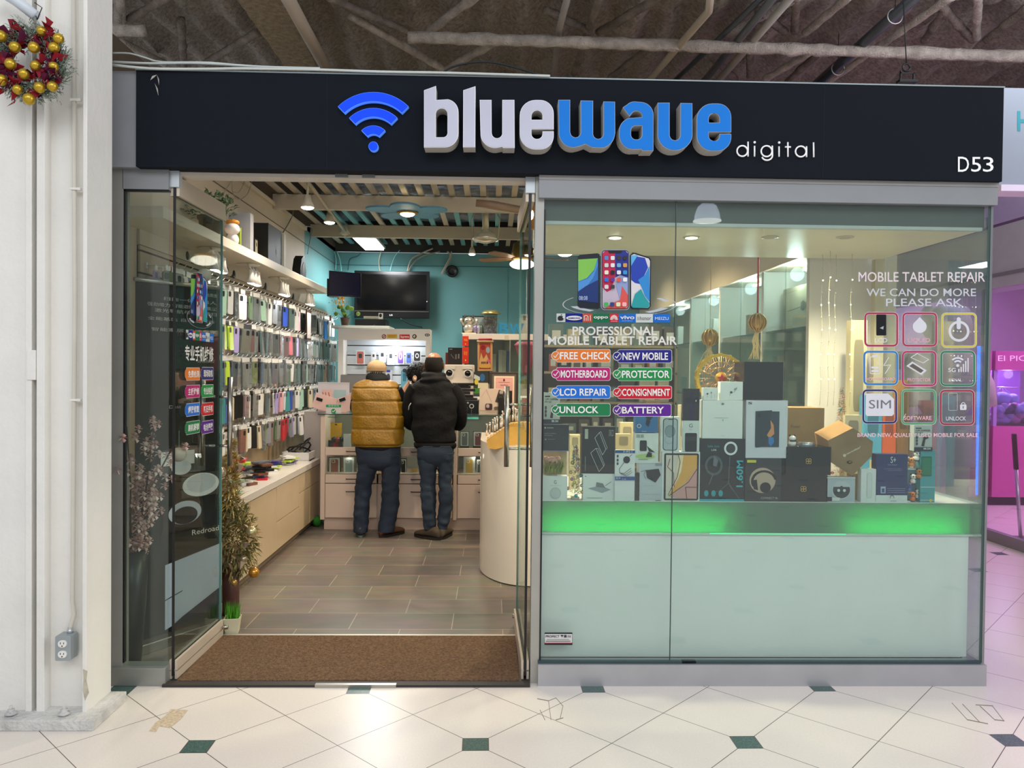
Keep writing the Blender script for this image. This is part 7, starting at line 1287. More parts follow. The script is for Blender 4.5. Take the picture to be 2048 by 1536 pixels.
# ------------------------------------------------------------------ glass showcases on the right wall
RXP = 1.99; yv = [1.09, atx(1525, 700, RXP).y, atx(1440, 700, RXP).y, atx(1381, 700, RXP).y, 5.6]; zsh = atx(1525, 665, RXP).z
for k in range(4):
    y0, y1 = yv[k], yv[k+1]; cab = thing('showcase', (2.2, (y0+y1)/2, .901), ['large white framed glass showcase nearest the window on the right wall', 'second white framed glass showcase on the right wall', 'third white framed glass showcase on the right wall', 'farthest white framed glass showcase on the right wall'][k], 'showcase')
    FW = M('e4ddd2', .4, var=.02); B(cab, 'frame', RXP, 2.44, y0, y0+.045, .902, 2.268, FW); B(cab, 'back_board', 2.42, 2.44, y0+.045, y1, .902, 2.268, M('dde6e6', .5)); B(cab, 'bottom_board', RXP, 2.42, y0+.045, y1, .902, .93, FW)
    B(cab, 'glass_shelf', RXP+.02, 2.42, y0+.05, y1-.005, zsh-.005, zsh+.005, SHELFG, 0); B(cab, 'glass_shelf', RXP+.02, 2.42, y0+.05, y1-.005, 1.3, 1.31, SHELFG, 0)
    ym = (y0+y1)/2; B(cab, 'glass_door', RXP+.002, RXP+.008, y0+.05, ym, .935, 2.26, glass('eaf4f2', .05, .02, 'showcase_glass', .4), 0); B(cab, 'glass_door', RXP-.006, RXP, ym-.03, y1, .935, 2.26, glass('eaf4f2', .05, .02, 'showcase_glass', .4), 0)
    B(cab, 'light_strip', 2.2, 2.24, y0+.2, y1-.2, 2.255, 2.266, M('f2fbff', .3, emit=5)); point('showcase_light', (2.06, ym, 2.2), 9, (.85, .95, 1), .05)
    random.seed(50+k)
    if k:
        for j in range(7):
            y = y0+.12+(y1-y0-.2)*j/7; z = [.931, 1.311, zsh+.006][j % 3]; hh = random.uniform(.1, .24); tag(MB().bx(-.03, .03, -.04, .04, 0, hh, M(random.choice(['c9c4b8', '4a4f55', 'd9d4c9', '8a6a4a', '6f8fa0', 'a9a49a']), .5)).make('boxed_item', None, (2.15, y, z)), 'small boxed item, %s from the window in the %s showcase' % (ORD[j], ORD[k]), 'box', 'boxed items in the wall showcases')
cbx = thing('cable_poster_box', (2.2, yv[0]+.45, zsh+.006), 'large cream box with a cable drawing on the upper shelf of the nearest showcase', 'box')
yA, yB = atx(1555, 620, 2.1).y, atx(1628, 620, 2.1).y; zA = atx(1600, 572, 2.1).z; mb = MB().bx(-.1, .05, yB-cbx.location.y, min(yA, yv[1]-.1)-cbx.location.y, 0, zA-zsh, M('d3c2a0', .5))
cv = Canvas(mb, lambda u, v, k: Vector((-.1-.0008*k, (min(yA, yv[1]-.1)-cbx.location.y)*(1-u)+(yB-cbx.location.y)*u, (zA-zsh)*(1-v)))); cv.draw([('l', [(.15, .55), (.6, .5)], .006, M('6f6654')), ('p', [(.6, .4), (.68, .36), (.74, .42), (.74, .56), (.68, .6), (.6, .56)], M('6f6654')), ('r', .74, .42, .86, .55, M('8a806a')), ('R', .76, .44, .84, .53, .02, M('5a5244')), ('r', .03, .4, .08, .8, M('a89878')), ('l', [(.1, .12), (.5, .1)], .003, M('8a7c62'))]); mb.make('printed_box', cbx)
# shelving with small stock seen through the left half of the window
su = thing('stock_shelf', (1.0, 3.2, 0.005), 'beige open shelf of small stock behind the lettering in the left window', 'shelf')
BG = M('a89670', .5); B(su, 'side_panel', .42, .44, 3.0, 3.4, .006, 1.75, BG); B(su, 'side_panel', 1.6, 1.62, 3.0, 3.4, .006, 1.75, BG); B(su, 'back_panel', .44, 1.6, 3.38, 3.4, .006, 1.75, M('8f825f', .6))
for z in (.7, .98, 1.26, 1.52, 1.75): B(su, 'shelf_board', .42, 1.62, 3.0, 3.4, z-.02, z, BG)
random.seed(61); n_ = 0
for z in (.98, 1.26, 1.52, 1.75):
    x = .5
    while x < 1.55:
        w_ = random.uniform(.06, .14); h = random.uniform(.08, .2); hx = random.choice(['c9b98f', '8a8a74', '5f5a48', 'd9cfae', 'a3936a', '6a7a70', 'b5634a', '3f4238', 'cfc3a0'])
        tag(MB().bx(-w_/2, w_/2, 0, .12, 0, h, M(hx, .5)).bx(-w_*.3, w_*.3, -.002, 0, h*.3, h*.7, M('d9d4c2' if hx != 'd9cfae' else '6a6450', .5)).make('stock_box', None, (x+w_/2, 3.05, z+.001)), 'small stock box, %s from the left on the %s shelf behind the left window' % (ORD[n_ % 12], {.98: 'lowest', 1.26: 'lower middle', 1.52: 'upper middle', 1.75: 'top'}[z]), 'box', 'stock boxes behind the left window'); x += w_+random.uniform(.01, .05); n_ += 1
    n_ = 0
# ================================================================== WINDOW AND DOOR LETTERING
OFFW = M('dedcd6', .5); 
def phones(name, label, mp, box_):
    mb = MB(); o = mp(box_[0], box_[3], 0); cv = Canvas(mb, lambda u, v, k: mp(u, v, k)-o); SLV = M('b9bec8', .4)
    cv.draw([('c', 1239, 609, 114, SLV, {'asp': .21, 'rin': 112, 'a0': -40, 'a1': 215, 'n': 60}), ('c', 1239, 609, 104, SLV, {'asp': .2, 'rin': 88, 'a0': 20, 'a1': 55, 'n': 60}), ('c', 1239, 606, 104, SLV, {'asp': .2, 'rin': 88, 'a0': 125, 'a1': 160, 'n': 60}), ('c', 1239, 606, 100, SLV, {'asp': .18, 'rin': 90, 'a0': -35, 'a1': -10, 'n': 60}),
      ('p', [(1156.5, 512), (1160, 509.5), (1195, 506.5), (1199, 509), (1200, 616), (1196, 618), (1160, 616), (1155, 612)], M('0d1522', .3)), ('p', [(1156.5, 519), (1196, 516.5), (1196.5, 606), (1156, 601)], M('2f6fb8', .3)), ('p', [(1156.5, 519), (1196, 516.5), (1188, 540), (1174, 556), (1156.5, 563)], M('7fc04e', .3)), ('p', [(1195, 517), (1196, 530), (1186, 556), (1172, 575), (1156.3, 583), (1156.4, 564), (1176, 557), (1188, 542)], M('4a8fd0', .3)), ('p', [(1156.2, 583), (1172, 572), (1196, 560), (1196.5, 606), (1156, 601)], M('12306f', .3)), ('t', '08:08', 1158, 592, 1175, 600, M('b9c9e9')),
      ('p', [(1259, 512), (1265, 505), (1272, 506), (1299, 515), (1302, 519), (1301.5, 612), (1297, 619), (1264, 618.5), (1260, 614)], M('0a1420', .3)), ('p', [(1262, 511), (1268, 508), (1297, 517), (1300, 522), (1299, 613), (1296, 616), (1266, 615.5), (1262.5, 612)], M('dcd8dc', .3)), ('p', [(1262, 520), (1270, 512), (1290, 516), (1296, 535), (1288, 552), (1276, 560), (1280, 568), (1270, 566), (1262.5, 560)], M('1c3fae', .3)), ('p', [(1262, 511), (1276, 510), (1272, 516), (1262.3, 532)], M('59b0e0', .3)), ('p', [(1276, 560), (1290, 550), (1299, 532), (1299.4, 604), (1290, 592), (1284, 576)], M('2a8ad0', .3)), ('p', [(1262.6, 612), (1270, 588), (1282, 578), (1290, 594), (1299, 606), (1298, 615), (1266, 615.5)], M('1e9a9c', .3)),
      ('R', 1202, 499, 1259, 620, 7, M('98a0aa', .3)), ('R', 1203.5, 500.5, 1257.5, 618.5, 6, M('12141c', .3)), ('R', 1205, 502, 1256, 617, 5, M('c2b4c4', .3)), ('p', [(1205, 507), (1210, 502), (1230, 502), (1231, 552), (1222, 580), (1214, 584), (1205.2, 575)], M('c0184a', .3)), ('p', [(1230, 502), (1251, 502), (1256, 507), (1256, 555), (1240, 550), (1231, 555)], M('1c2a8c', .3)), ('p', [(1256, 555), (1256, 600), (1240, 600), (1232, 570), (1240, 552)], M('8fa0cc', .3)), ('p', [(1240, 600), (1244, 572), (1256, 590), (1256, 612), (1251, 617), (1210, 617), (1226, 606)], M('d9544a', .3)), ('p', [(1216, 502), (1245, 502), (1242, 506.5), (1219, 506.5)], M('0a0a10', .3))])
    IC = ['5a84c4', 'e6e6e6', '3a2a2a', '22242a', 'cfd8d0', 'e9e9e9', '6fb0dc', 'd99a4a', 'f0e6d0', '16161a', 'e6e9e6', '2f9ad0', '2f6fd0', '6a2a8a', 'e0584a', 'f0f0f0', 'd9d9d9', '3a3a40']
    for k, c_ in enumerate(IC):
        x = 1209+(k % 4)*12.4; y = 512+(k//4)*14.4; cv.rr(x, y, x+8, y+8, 2, M(c_, .3))
    for k, c_ in enumerate(('3fb04f', '1c3f7c', 'd9e0b4', 'f0b4b4')): x = 1208+k*12.2; cv.rr(x, 604.5, x+8.4, 612.8, 2, M(c_, .3))
    return tag(mb.make(name, None, o), label, 'sticker')
mpw = lambda u, v, k: at(u, v, -.0006*k-.0005)
phones('phone_sticker', 'window sticker of three smartphones above the strip of logo tiles in the window', mpw, (1125, 499, 1354, 640))
def brands(mb, fn, mini=False):
    cv = Canvas(mb, fn); HB = M('0a6ac8'); NV = M('0c1c84'); GRN = M('0a7048'); RD = M('c81a34'); LTG = M('cfd4d0')
    cv.draw([('r', 1113, 627, 1130.5, 644, LTG), ('r', 1131.5, 627, 1165, 644.3, NV), ('r', 1165.8, 627.3, 1184, 644.5, M('d04a34')), ('r', 1185, 627.4, 1218.4, 644.5, GRN), ('r', 1219.5, 627.5, 1236.5, 644.8, RD), ('r', 1238, 627.6, 1271, 645, HB), ('r', 1271.8, 627.6, 1305.8, 645, LTG), ('r', 1306.8, 628, 1340, 645, HB)])
    cv.draw([('c', 1119.7, 636.5, 4.4, BLK, {'asp': 1.1}), ('c', 1123, 636.5, 4.3, BLK, {'asp': 1.1}), ('c', 1127.4, 634.6, 2.2, LTG, {}), ('p', [(1121, 631), (1122, 629), (1124.4, 628.4), (1123.4, 630.6)], BLK), ('c', 1148.2, 636, 16, OFFW, {'asp': .29}), ('t', 'SAMSUNG', 1136, 634.6, 1160.5, 638, NV, .03), ('l', [(1168.5, 641), (1168.5, 632), (1173, 631), (1176, 633), (1176, 641)], .0035, OFFW), ('l', [(1172.4, 635.5), (1172.4, 641)], .0035, OFFW), ('l', [(1180.6, 631), (1180.6, 641)], .0035, OFFW), ('t', 'oppo', 1187.5, 632.5, 1216, 639, OFFW, .03), ('t', 'vivo', 1240, 631, 1269, 638.5, OFFW, .03), ('t', 'smart phone', 1244, 640.5, 1265, 642.6, OFFW), ('t', 'honor', 1280, 632.5, 1302, 640, M('3a3a3a')), ('l', [(1275.6, 634), (1275.6, 640)], .0016, M('3a3a3a')), ('l', [(1278, 634), (1278, 640)], .0016, M('3a3a3a')), ('t', 'MEIZU', 1310, 634, 1337, 640, OFFW)])
    for k in range(8): a = math.radians(-172+k*23.4); cv.poly([(1228+1.2*math.cos(a), 639.5+1.2*math.sin(a)), (1228+7*math.cos(a-.16), 639.2+8.6*math.sin(a-.16)), (1228+8.2*math.cos(a), 639.2+9.8*math.sin(a)), (1228+7*math.cos(a+.16), 639.2+8.6*math.sin(a+.16))], OFFW)
    cv.text('HUAWEI', 1222, 641.3, 1234.5, 643.2, OFFW); return mb
o = at(1226, 645, -.0005); tag(brands(MB(), lambda u, v, k: mpw(u, v, k)-o).make('brand_strip', None, o), 'strip of eight small coloured brand logo tiles below the phone sticker', 'sticker')
decal('lettering', 'white lettering PROFESSIONAL MOBILE TABLET REPAIR on the left window pane', (1096, 652, 1354, 690), -.0005, [('t', 'PROFESSIONAL', 1145, 653, 1314, 670.5, OFFW, .018), ('t', 'MOBILE TABLET REPAIR', 1096, 672.5, 1354, 690, OFFW, .018)])
PILLS = [('FREE CHECK', 1104, 698, 1221, 725, 'e67a22', 'orange', 0), ('NEW MOBILE', 1227, 699, 1344, 726, '100e7c', 'navy', 0), ('MOTHERBOARD', 1104, 734.5, 1221, 761.5, 'b8066c', 'magenta', 0), ('PROTECTOR', 1227, 735, 1344, 762, '0a8e42', 'bright green', 0), ('LCD REPAIR', 1104, 771, 1221, 797.5, '0c6ed0', 'sky blue', 0), ('CONSIGNMENT', 1227, 771.5, 1344, 798, 'c80424', 'red', 0), ('UNLOCK', 1104, 806.5, 1221, 832.5, '0a7a46', 'dark green', 0), ('BATTERY', 1227, 807.5, 1343, 833, '5a168c', 'purple', 0)]
TXW = {'FREE CHECK': (1120, 1220), 'NEW MOBILE': (1245, 1336), 'MOTHERBOARD': (1121.5, 1215), 'PROTECTOR': (1244, 1339), 'LCD REPAIR': (1120, 1214), 'CONSIGNMENT': (1244, 1340), 'UNLOCK': (1119, 1197), 'BATTERY': (1244, 1328)}
for t, x0, y0, x1, y1, hx, cn, _ in PILLS:
    m = M(hx, .4, var=.02); tx = TXW[t]; cy_ = (y0+y1)/2
    decal('service_sticker', '%s window sticker with a tick reading %s' % (cn, t), (x0, y0, x1, y1), -.0005, [('R', x0+8, y0, x1, y1, 4.5, OFFW), ('c', x0+7.5, cy_, 9, OFFW, {}), ('R', x0+8.8, y0+.9, x1-.9, y1-.9, 4, m), ('c', x0+7.5, cy_, 8.2, m, {}), ('c', x0+7.5, cy_, 8.6, OFFW, {'rin': 7.6}), ('l', [(x0+3.4, cy_), (x0+6.2, cy_+3.6), (x0+12.2, cy_-4.6)], .0042, OFFW), ('t', t, tx[0], y0+6, tx[1], y1-6, M('f0eeea', .5), .02)], group=None)
decal('door_notice', 'small white, black and red notice sticker low on the left window pane', (1089, 1265, 1145, 1290), -.0005, [('R', 1089, 1265, 1145, 1290, 1.5, M('23262a')), ('r', 1089.6, 1268, 1144.4, 1286, M('d5d4d2')), ('r', 1089.6, 1285.5, 1144.4, 1287, M('a02a30')), ('t', 'PROFECT 專業', 1091.5, 1269.5, 1134, 1275.5, M('2a2a30'), .02), ('t', '防盜', 1135.5, 1270.5, 1142, 1275, M('2a2a30')), ('l', [(1094, 1279), (1138, 1279)], .002, M('7a7a7e')), ('l', [(1092, 1282.5), (1141, 1282.5)], .003, M('5a5a5e'))])
PKW = M('e3d6d8', .5)
decal('lettering', 'white lettering MOBILE TABLET REPAIR at the upper right of the window', (1717, 543, 1971, 565), -.0005, [('t', 'MOBILE TABLET REPAIR', 1717, 544, 1970, 563.5, PKW, .006)])
decal('lettering', 'white lettering WE CAN DO MORE PLEASE ASK on the right window', (1733, 576, 1952, 613), -.0005, [('t', 'WE CAN DO MORE', 1733, 577, 1952, 592.5, M('c9ccd4', .5), .006), ('t', 'PLEASE ASK', 1772, 597, 1925, 612.5, M('c9ccd4', .5), .006)])
decal('lettering', 'small pink edged line BRAND NEW, QUALITY USED MOBILE FOR SALE', (1715, 865, 1957, 876), -.0005, [('t', 'BRAND NEW, QUALITY USED MOBILE FOR SALE', 1715, 866, 1956, 875.5, M('e9c4cc', .5), .01)])
ICN = [('LCD', 1728, 624, 1797, 694, 'b01840', 'crimson'), ('LIQUID', 1804, 624, 1875, 694, 'b01848', 'rose'), ('', 1882, 625, 1954, 696, 'd8c83c', 'yellow'), ('MOTHERBOARD', 1726, 701, 1797, 771, '1a7cc0', 'light blue'), ('PROTECTOR', 1803, 701, 1874, 773, 'b8185a', 'pink'), ('SIGNAL', 1880, 701, 1951, 773, '0e7a4c', 'dark green'), ('SIM', 1724, 778, 1795, 848, '101460', 'navy'), ('SOFTWARE', 1802, 778, 1873, 850, '4aa060', 'pale green'), ('UNLOCK', 1879, 779, 1950, 851, 'a01830', 'dark red')]
IW = M('dcdde2', .5); 
for k, (t, x0, y0, x1, y1, hx, cn) in enumerate(ICN):
    m = M(hx, .4, var=.02); cx_, cy_ = (x0+x1)/2, (y0+y1)/2; it = [('R', x0, y0, x1, y1, 10, M('c9ccd2', .5), {'hole': 5}), ('R', x0+1, y0+1, x1-1, y1-1, 9, m, {'hole': 3.2})]
    pic = {0: [('R', cx_-10, y0+5, cx_+10, y0+47, 2, M('0e0f12', .2)), ('p', [(cx_-3, y0+32), (cx_+5, y0+28), (cx_+4, y0+35)], M('aeb4ba')), ('t', 'LCD', cx_-13, y1-18, cx_+12, y1-9, IW, .01)],
      1: [('p', [(cx_, y0+10)]+[(cx_+14*math.cos(math.radians(a)), y0+29+13*math.sin(math.radians(a))) for a in range(-30, 211, 20)], IW), ('t', 'LIQUID', cx_-24, y1-18, cx_+21, y1-8, M('e0a8b8'), .01)],
      2: [('c', cx_, cy_+2, 21, IW, {'rin': 16}), ('R', cx_-4.5, cy_-26, cx_+3.5, cy_-2, 3.5, IW)],
      3: [('R', cx_-22, y0+12, cx_-1, y0+47, 3, IW, {'hole': 1.6}), ('r', cx_-17, y0+9, cx_-6, y0+12, IW), ('r', cx_-19, y0+32, cx_-4, y0+36, IW), ('r', cx_-19, y0+39, cx_-4, y0+43, IW), ('l', [(cx_+16, y0+14), (cx_+6, y0+30), (cx_+20, y0+29), (cx_+9, y0+46)], .0035, IW), ('t', 'MOTHERBOARD', cx_-30, y1-16, cx_+29, y1-10, M('e0b4bc'), .01)],
      4: [('p', [(cx_-26, y0+31), (cx_-14, y0+22), (cx_+15, y0+40), (cx_+4, y0+49)], IW), ('p', [(cx_-20, y0+31), (cx_-13, y0+26), (cx_+9, y0+40), (cx_+3, y0+45)], M('6a6058')), ('l', [(cx_-17, y0+14), (cx_-4, y0+6), (cx_+19, y0+18), (cx_+8, y0+25), (cx_-17, y0+14)], .0035, IW), ('t', 'PROTECTOR', cx_-24, y1-17, cx_+23, y1-10, M('e0a8b8'), .01)],
      5: [('c', cx_, y0+30, 17, IW, {'rin': 13.5, 'a0': -135, 'a1': -45}), ('c', cx_, y0+30, 11, IW, {'rin': 7.5, 'a0': -135, 'a1': -45}), ('c', cx_, y0+30, 3, IW, {}), ('t', '5G', cx_-19, y0+35, cx_-4, y0+43, IW, .01)]+[('r', cx_+1+i*4.6, y0+43-h, cx_+3.4+i*4.6, y0+43, IW) for i, h in enumerate((6, 10, 16, 22, 28))]+[('t', 'SIGNAL', cx_-18, y1-16, cx_+8, y1-10, IW)],
      6: [('p', [(x0+8, y0+9), (x0+52, y0+9), (x0+64, y0+20), (x0+64, y0+50), (x0+60, y0+54), (x0+10, y0+54), (x0+7, y0+50)], IW), ('t', 'SIM', x0+14, y0+22, x0+58, y0+39, M('77797e'))],
      7: [('t', 'SOFTWARE', x0+6, y1-18, x1-10, y1-10, M('e6b8be'), .012), ('l', [(x0+4, y1-11), (x0+9, y1-22)], .003, M('e6c8cc'))],
      8: [('R', x0+18, y0+7, x0+36, y0+42, 2, M('c9ccd0'), {'hole': .7}), ('R', x0+41, y0+30, x0+54, y0+41, 2, IW), ('c', x0+47.5, y0+30, 4.4, IW, {'rin': 3, 'a0': 170, 'a1': 370}), ('r', x0+46.6, y0+33, x0+48.4, y0+38, M('7a7c80')), ('t', 'UNLOCK', x0+13, y1-18, x0+53, y1-10, IW, .006)]}[k]
    decal('icon_sticker', '%s rounded square window sticker %s' % (cn, {0: 'with a cracked phone reading LCD', 1: 'with a drop reading LIQUID', 2: 'with a power button', 3: 'with a battery and bolt reading MOTHERBOARD', 4: 'with two tilted panes reading PROTECTOR', 5: 'with signal waves reading 5G SIGNAL', 6: 'with a card reading SIM', 7: 'reading SOFTWARE', 8: 'with a padlock reading UNLOCK'}[k]), (x0, y0, x1, y1), -.0005, it+pic)
# the same graphics in Chinese on the left door, in the plane of the open leaf
D1 = bpy.data.objects['door_1']; hinge = Vector(D1.location); ang = D1.rotation_euler.z; du = Vector((math.cos(ang), math.sin(ang), 0)); dn = Vector((math.sin(ang), -math.cos(ang), 0))
def dmap(px, py, k):     # point of the door plane seen at this pixel
    d = ray(px, py); n = dn; t = (hinge+n*(.0075+.0006*k)-CAM).dot(n)/d.dot(n); return CAM+d*t
fx = lambda u: 373+(u-1125)*(424-373)/(1354-1125)
def dph(u, v, k):
    s_ = (u-1125)/229; P_ = dmap(374, 600, k); Q_ = dmap(426, 600, k); p = P_.lerp(Q_, s_); zt_, zb_ = dmap(398, 545, k).z, dmap(398, 662, k).z; return Vector((p.x, p.y, zt_+(zb_-zt_)*(v-499)/(640-499)))
phones('phone_sticker', 'sticker of three smartphones on the left glass door', dph, (1125, 499, 1354, 640))
def dbox(u0, u1, xa, xb, ya, yb, v0, v1): 
    def f(u, v, k):
        P_ = dmap(xa, (ya+yb)/2, k); Q_ = dmap(xb, (ya+yb)/2, k); p = P_.lerp(Q_, (u-u0)/(u1-u0)); xm_ = (xa+xb)/2; zt_, zb_ = dmap(xm_, ya, k).z, dmap(xm_, yb, k).z; return Vector((p.x, p.y, zt_+(zb_-zt_)*(v-v0)/(v1-v0)))
    return f
f_ = dbox(1113, 1340, 372, 427, 663, 682, 627, 645); o = f_(1226, 645, 0); tag(brands(MB(), lambda u, v, k: f_(u, v, k)-o).make('brand_strip', None, o), 'strip of eight small brand logo tiles on the left glass door', 'sticker')
f_ = dbox(0, 1, 370, 427, 692, 723, 0, 1); o = f_(.5, 1, 0); mb = MB(); Canvas(mb, lambda u, v, k: f_(u, v, k)-o).text('专业手机维修', 0, 0, 1, 1, OFFW, .02); tag(mb.make('lettering', None, o), 'big white Chinese lettering on the left glass door', 'sticker')
CNP = [('免费检测', 'e67a22', 'orange'), ('现场取机', '1a1c6c', 'navy'), ('主板维修', 'b8066c', 'magenta'), ('专业贴膜', '0a8e42', 'bright green'), ('爆屏修复', '0c6ed0', 'sky blue'), ('新旧手机', 'c80424', 'red'), ('刷机解锁', '0a7a46', 'dark green'), ('电池更换', '5a168c', 'purple')]
for k, (t, hx, cn) in enumerate(CNP):
    r_, c_ = k//2, k % 2; xa, xb = ((370, 400), (402, 427))[c_]; ya = (735, 770, 806, 842)[r_]-(1 if c_ else 0); yb = ya+26; f_ = dbox(0, 117, xa, xb, ya, yb, 0, 27); o = f_(60, 27, 0); mb = MB(); m = M(hx, .4, var=.02)
    Canvas(mb, lambda u, v, k: f_(u, v, k)-o).draw([('R', 8, 0, 117, 27, 4.5, OFFW), ('c', 7.5, 13.5, 9, OFFW, {}), ('R', 9, .9, 116, 26, 4, m), ('c', 7.5, 13.5, 8, m, {}), ('t', t, 24, 6, 110, 21, M('f0eeea', .5), .02)])
    tag(mb.make('service_sticker', None, o), '%s sticker with Chinese characters on the left glass door' % cn, 'sticker')
for px, py, lab in ((428, 550, 'round white paper ball sticker high on the left glass door'), (378, 909, 'round white ball charm hanging behind the left glass door')):
    p = dmap(px, py, 0)+dn*-.05; mb = MB().sph((0, 0, 0), .036, M('dbc9b8', .6, var=.1, vs=30), 16, 12); mb.tube([(0, 0, .036), (0, 0, .12)], .002, M('8f9a94'), 4); tag(mb.make('ball_charm', None, p), lab, 'ornament')
# ================================================================== NEIGHBOURS
HBR = M('9299a6', .5, var=.02); hs = thing('neighbour_sign', at(2030, 372, .5), 'pale sign board with a teal letter H beyond the right end of the navy sign', 'sign'); o = hs.location
x0 = at(2000, 270, .5).x; zt, zb = at(2030, 176, .5).z, at(2030, 371, .5).z
MB().bx(x0-o.x, 4.9-o.x, 0, .12, zb-o.z, zt-o.z, HBR).make('sign_board', hs); MB().bx(x0-o.x, 4.9-o.x, -.02, .12, zb-.035-o.z, zb-o.z, M('e6d5ea', .4)).make('bottom_trim', hs)
mb = MB(); Canvas(mb, lambda u, v, k: at(u, v, .499-.0007*k)-o).text('H', 2035, 222, 2062, 262, M('1a8a98', .4), .02); mb.make('letter', hs)
XN = 4.6; GN = M('b9bcc8', .5)
h0, h1 = atx(2000, 452, XN).z, atx(2000, 574, XN).z
struct('x', MB().bx(XN, XN+.3, -1.5, 7.5, h1, h0, GN).bx(XN-.01, XN, -1.5, 7.5, h1+.1, h1+.13, M('85868f', .5))).name = 'trim_11'
struct('x', MB().bx(XN, XN+.06, -1.5, 7.5, 0, .1, M('8b8b8c', .4, .3)).bx(XN, XN+.06, atx(1966, 800, XN).y, atx(1966, 800, XN).y+.05, .1, h1, M('9a9aa0', .4, .3))).name = 'trim_12'
struct('window_5', MB().bx(XN+.02, XN+.03, -1.5, 7.5, .1, h1, glass('f4eef6', .06, .01, 'neighbour_glass', .3)))
PINK = M('c25a9e', .5, var=.06, vs=2); PINKD = M('a83a78', .5); PURP = M('bca6c6', .6)
YN = 5.6; struct('wall_right', MB().bx(2.6, 11, 7.6, 7.7, 0, 4.4, PURP)).name = 'wall_neighbour'
struct('x', MB().bx(10.9, 11, -1.5, 7.6, 0, 4.4, PINK)).name = 'wall_far'
struct('x', MB().bx(XN+.3, 11, -1.5, 7.6, 2.9, 3.0, M('8a6a92', .6))).name = 'ceiling_neighbour'
area('arcade_ceiling_light', (7.2, 3.6, 2.85), (7.2, 3.6, 0), 3, 3, 170, (1, .5, .95)); area('arcade_back_fill', (5.6, 6.6, 2.8), (5.6, 7.6, 1.8), 2, .6, 60, (.85, .55, 1)); area('arcade_blue_light', (5.2, 4.6, 2.8), (5.2, 4.6, 0), .6, 2, 26, (.5, .55, 1))  # the back one is fill added to brighten the rear wall
def pb(px, py, Y): return at(px, py, Y)
for k, (xl, xr, lab) in enumerate(((1985, 2125, 'pink claw machine full of pale plush toys seen through the right neighbour window'), (1846, 1978, 'pink prize cabinet behind the side window with small doors'))):
    a, b = pb(xl, 900, YN-.4).x, pb(xr, 900, YN-.4).x; cm = thing('claw_machine' if k == 0 else 'prize_cabinet', ((a+b)/2, YN, 0), lab, 'machine' if k == 0 else 'cabinet'); W_ = (b-a)/2
    zc0 = pb(2010, 852, YN-.4).z; zc1 = pb(2010, 740, YN-.4).z; zt_ = pb(2010, 702, YN-.4).z
    MB().bx(-W_, W_, -.4, .4, .1, zc0, PINK).make('lower_body', cm, bevel=.005); MB().bx(-W_, W_, -.35, .4, 0, .1, M('2a2030')).make('plinth', cm)
    (point('claw_light', (cm.location.x, YN, zc1-.05), 14, (.85, .85, 1), .05) if k == 0 else 0); MB().bx(-W_, W_, -.42, .4, zc1, zt_, M('b8509c', .4, emit=.05)).make('header', cm)  # point without a fixture, added to lighten the plush toys
    if k == 0:
        for x in (-W_+.02, W_-.02): MB().bx(x-.02, x+.02, -.4, -.36, zc0, zc1, M('a88ad0', .4)).make('post', cm)
        MB().bx(-W_, W_, .36, .4, zc0, zc1, M('b070d8', .5, emit=.15)).make('back_panel', cm); MB().bx(-W_+.04, W_-.04, -.4, -.395, zc0, zc1, glass('f0e6ff', .08, .02, 'claw_glass')).make('glass_pane', cm)
        MB().tube([(-W_+.04, 0, zc1-.2), (W_-.04, 0, zc1-.22)], .008, M('d9d0e9', .3, .5), 6).make('gantry_bar', cm); mb = MB(); cl = pb(2004, 790, YN)-cm.location
        for s_ in (-1, 0, 1): mb.tube([cl+Vector((0, 0, .1)), cl+Vector((s_*.09, 0, .03)), cl+Vector((s_*.05, 0, -.06))], .008, M('d9d0e9', .3, .7), 6)
        mb.make('claw', cm); q = MB(); Canvas(q, lambda u, v, kk: pb(u, v, YN-.425-.001*kk)-cm.location).draw([('t', 'EI PIC', 1996, 711, 2052, 722, M('f4d0ec', .5, emit=.5))]); q.make('lettering', cm)
    else:
        mb = MB()
        for (x0_, x1_, y0_, y1_) in ((1862, 1905, 880, 955), (1912, 1930, 872, 920), (1936, 1950, 880, 935)): A = pb(x0_, y0_, YN-.41)-cm.location; Bq = pb(x1_, y1_, YN-.41)-cm.location; MB().bx(A.x, Bq.x, -.412, -.4, Bq.z, A.z, M('b54a90', .4) if x0_ < 1900 else M('c9a0c8', .4)).make('cabinet_door', cm, bevel=.003)
random.seed(77); n_ = 0
zpl = pb(2010, 850, YN-.4).z
for k in range(60):
    lay = k//30; q_ = k % 30; px = 1990+(q_ % 6)*20+lay*9; yy = YN-.28+(q_//6)*.145-lay*.03; z = zpl+.058+.11*lay+random.uniform(0, .01); x = at(px, 800, yy).x; hx, nm = random.choice([('c9d0f0', 'pale blue'), ('e6e0f0', 'white'), ('d0b4e0', 'lilac'), ('a9c0e6', 'sky blue'), ('e0a0c0', 'pink'), ('4a4468', 'dark')])
    mb = MB().sph((0, 0, 0), (.07, .06, .055), M(hx, .8)).sph((.05, -.03, .04), (.045, .04, .04), M(hx, .8), 8, 6).sph((-.05, -.04, -.01), (.03, .03, .025), M(hx, .8), 7, 5); o_ = mb.make('plush_toy', None, (x, yy, z)); o_.rotation_euler = (0, 0, random.uniform(-1, 1)); o_['n'] = 1; del o_['n']
    tag(o_, '%s plush toy, %s in the %s layer of the claw machine' % (nm, ORD[k % 30], 'bottom' if k < 30 else 'upper'), 'plush toy', 'plush toys heaped in the claw machine')
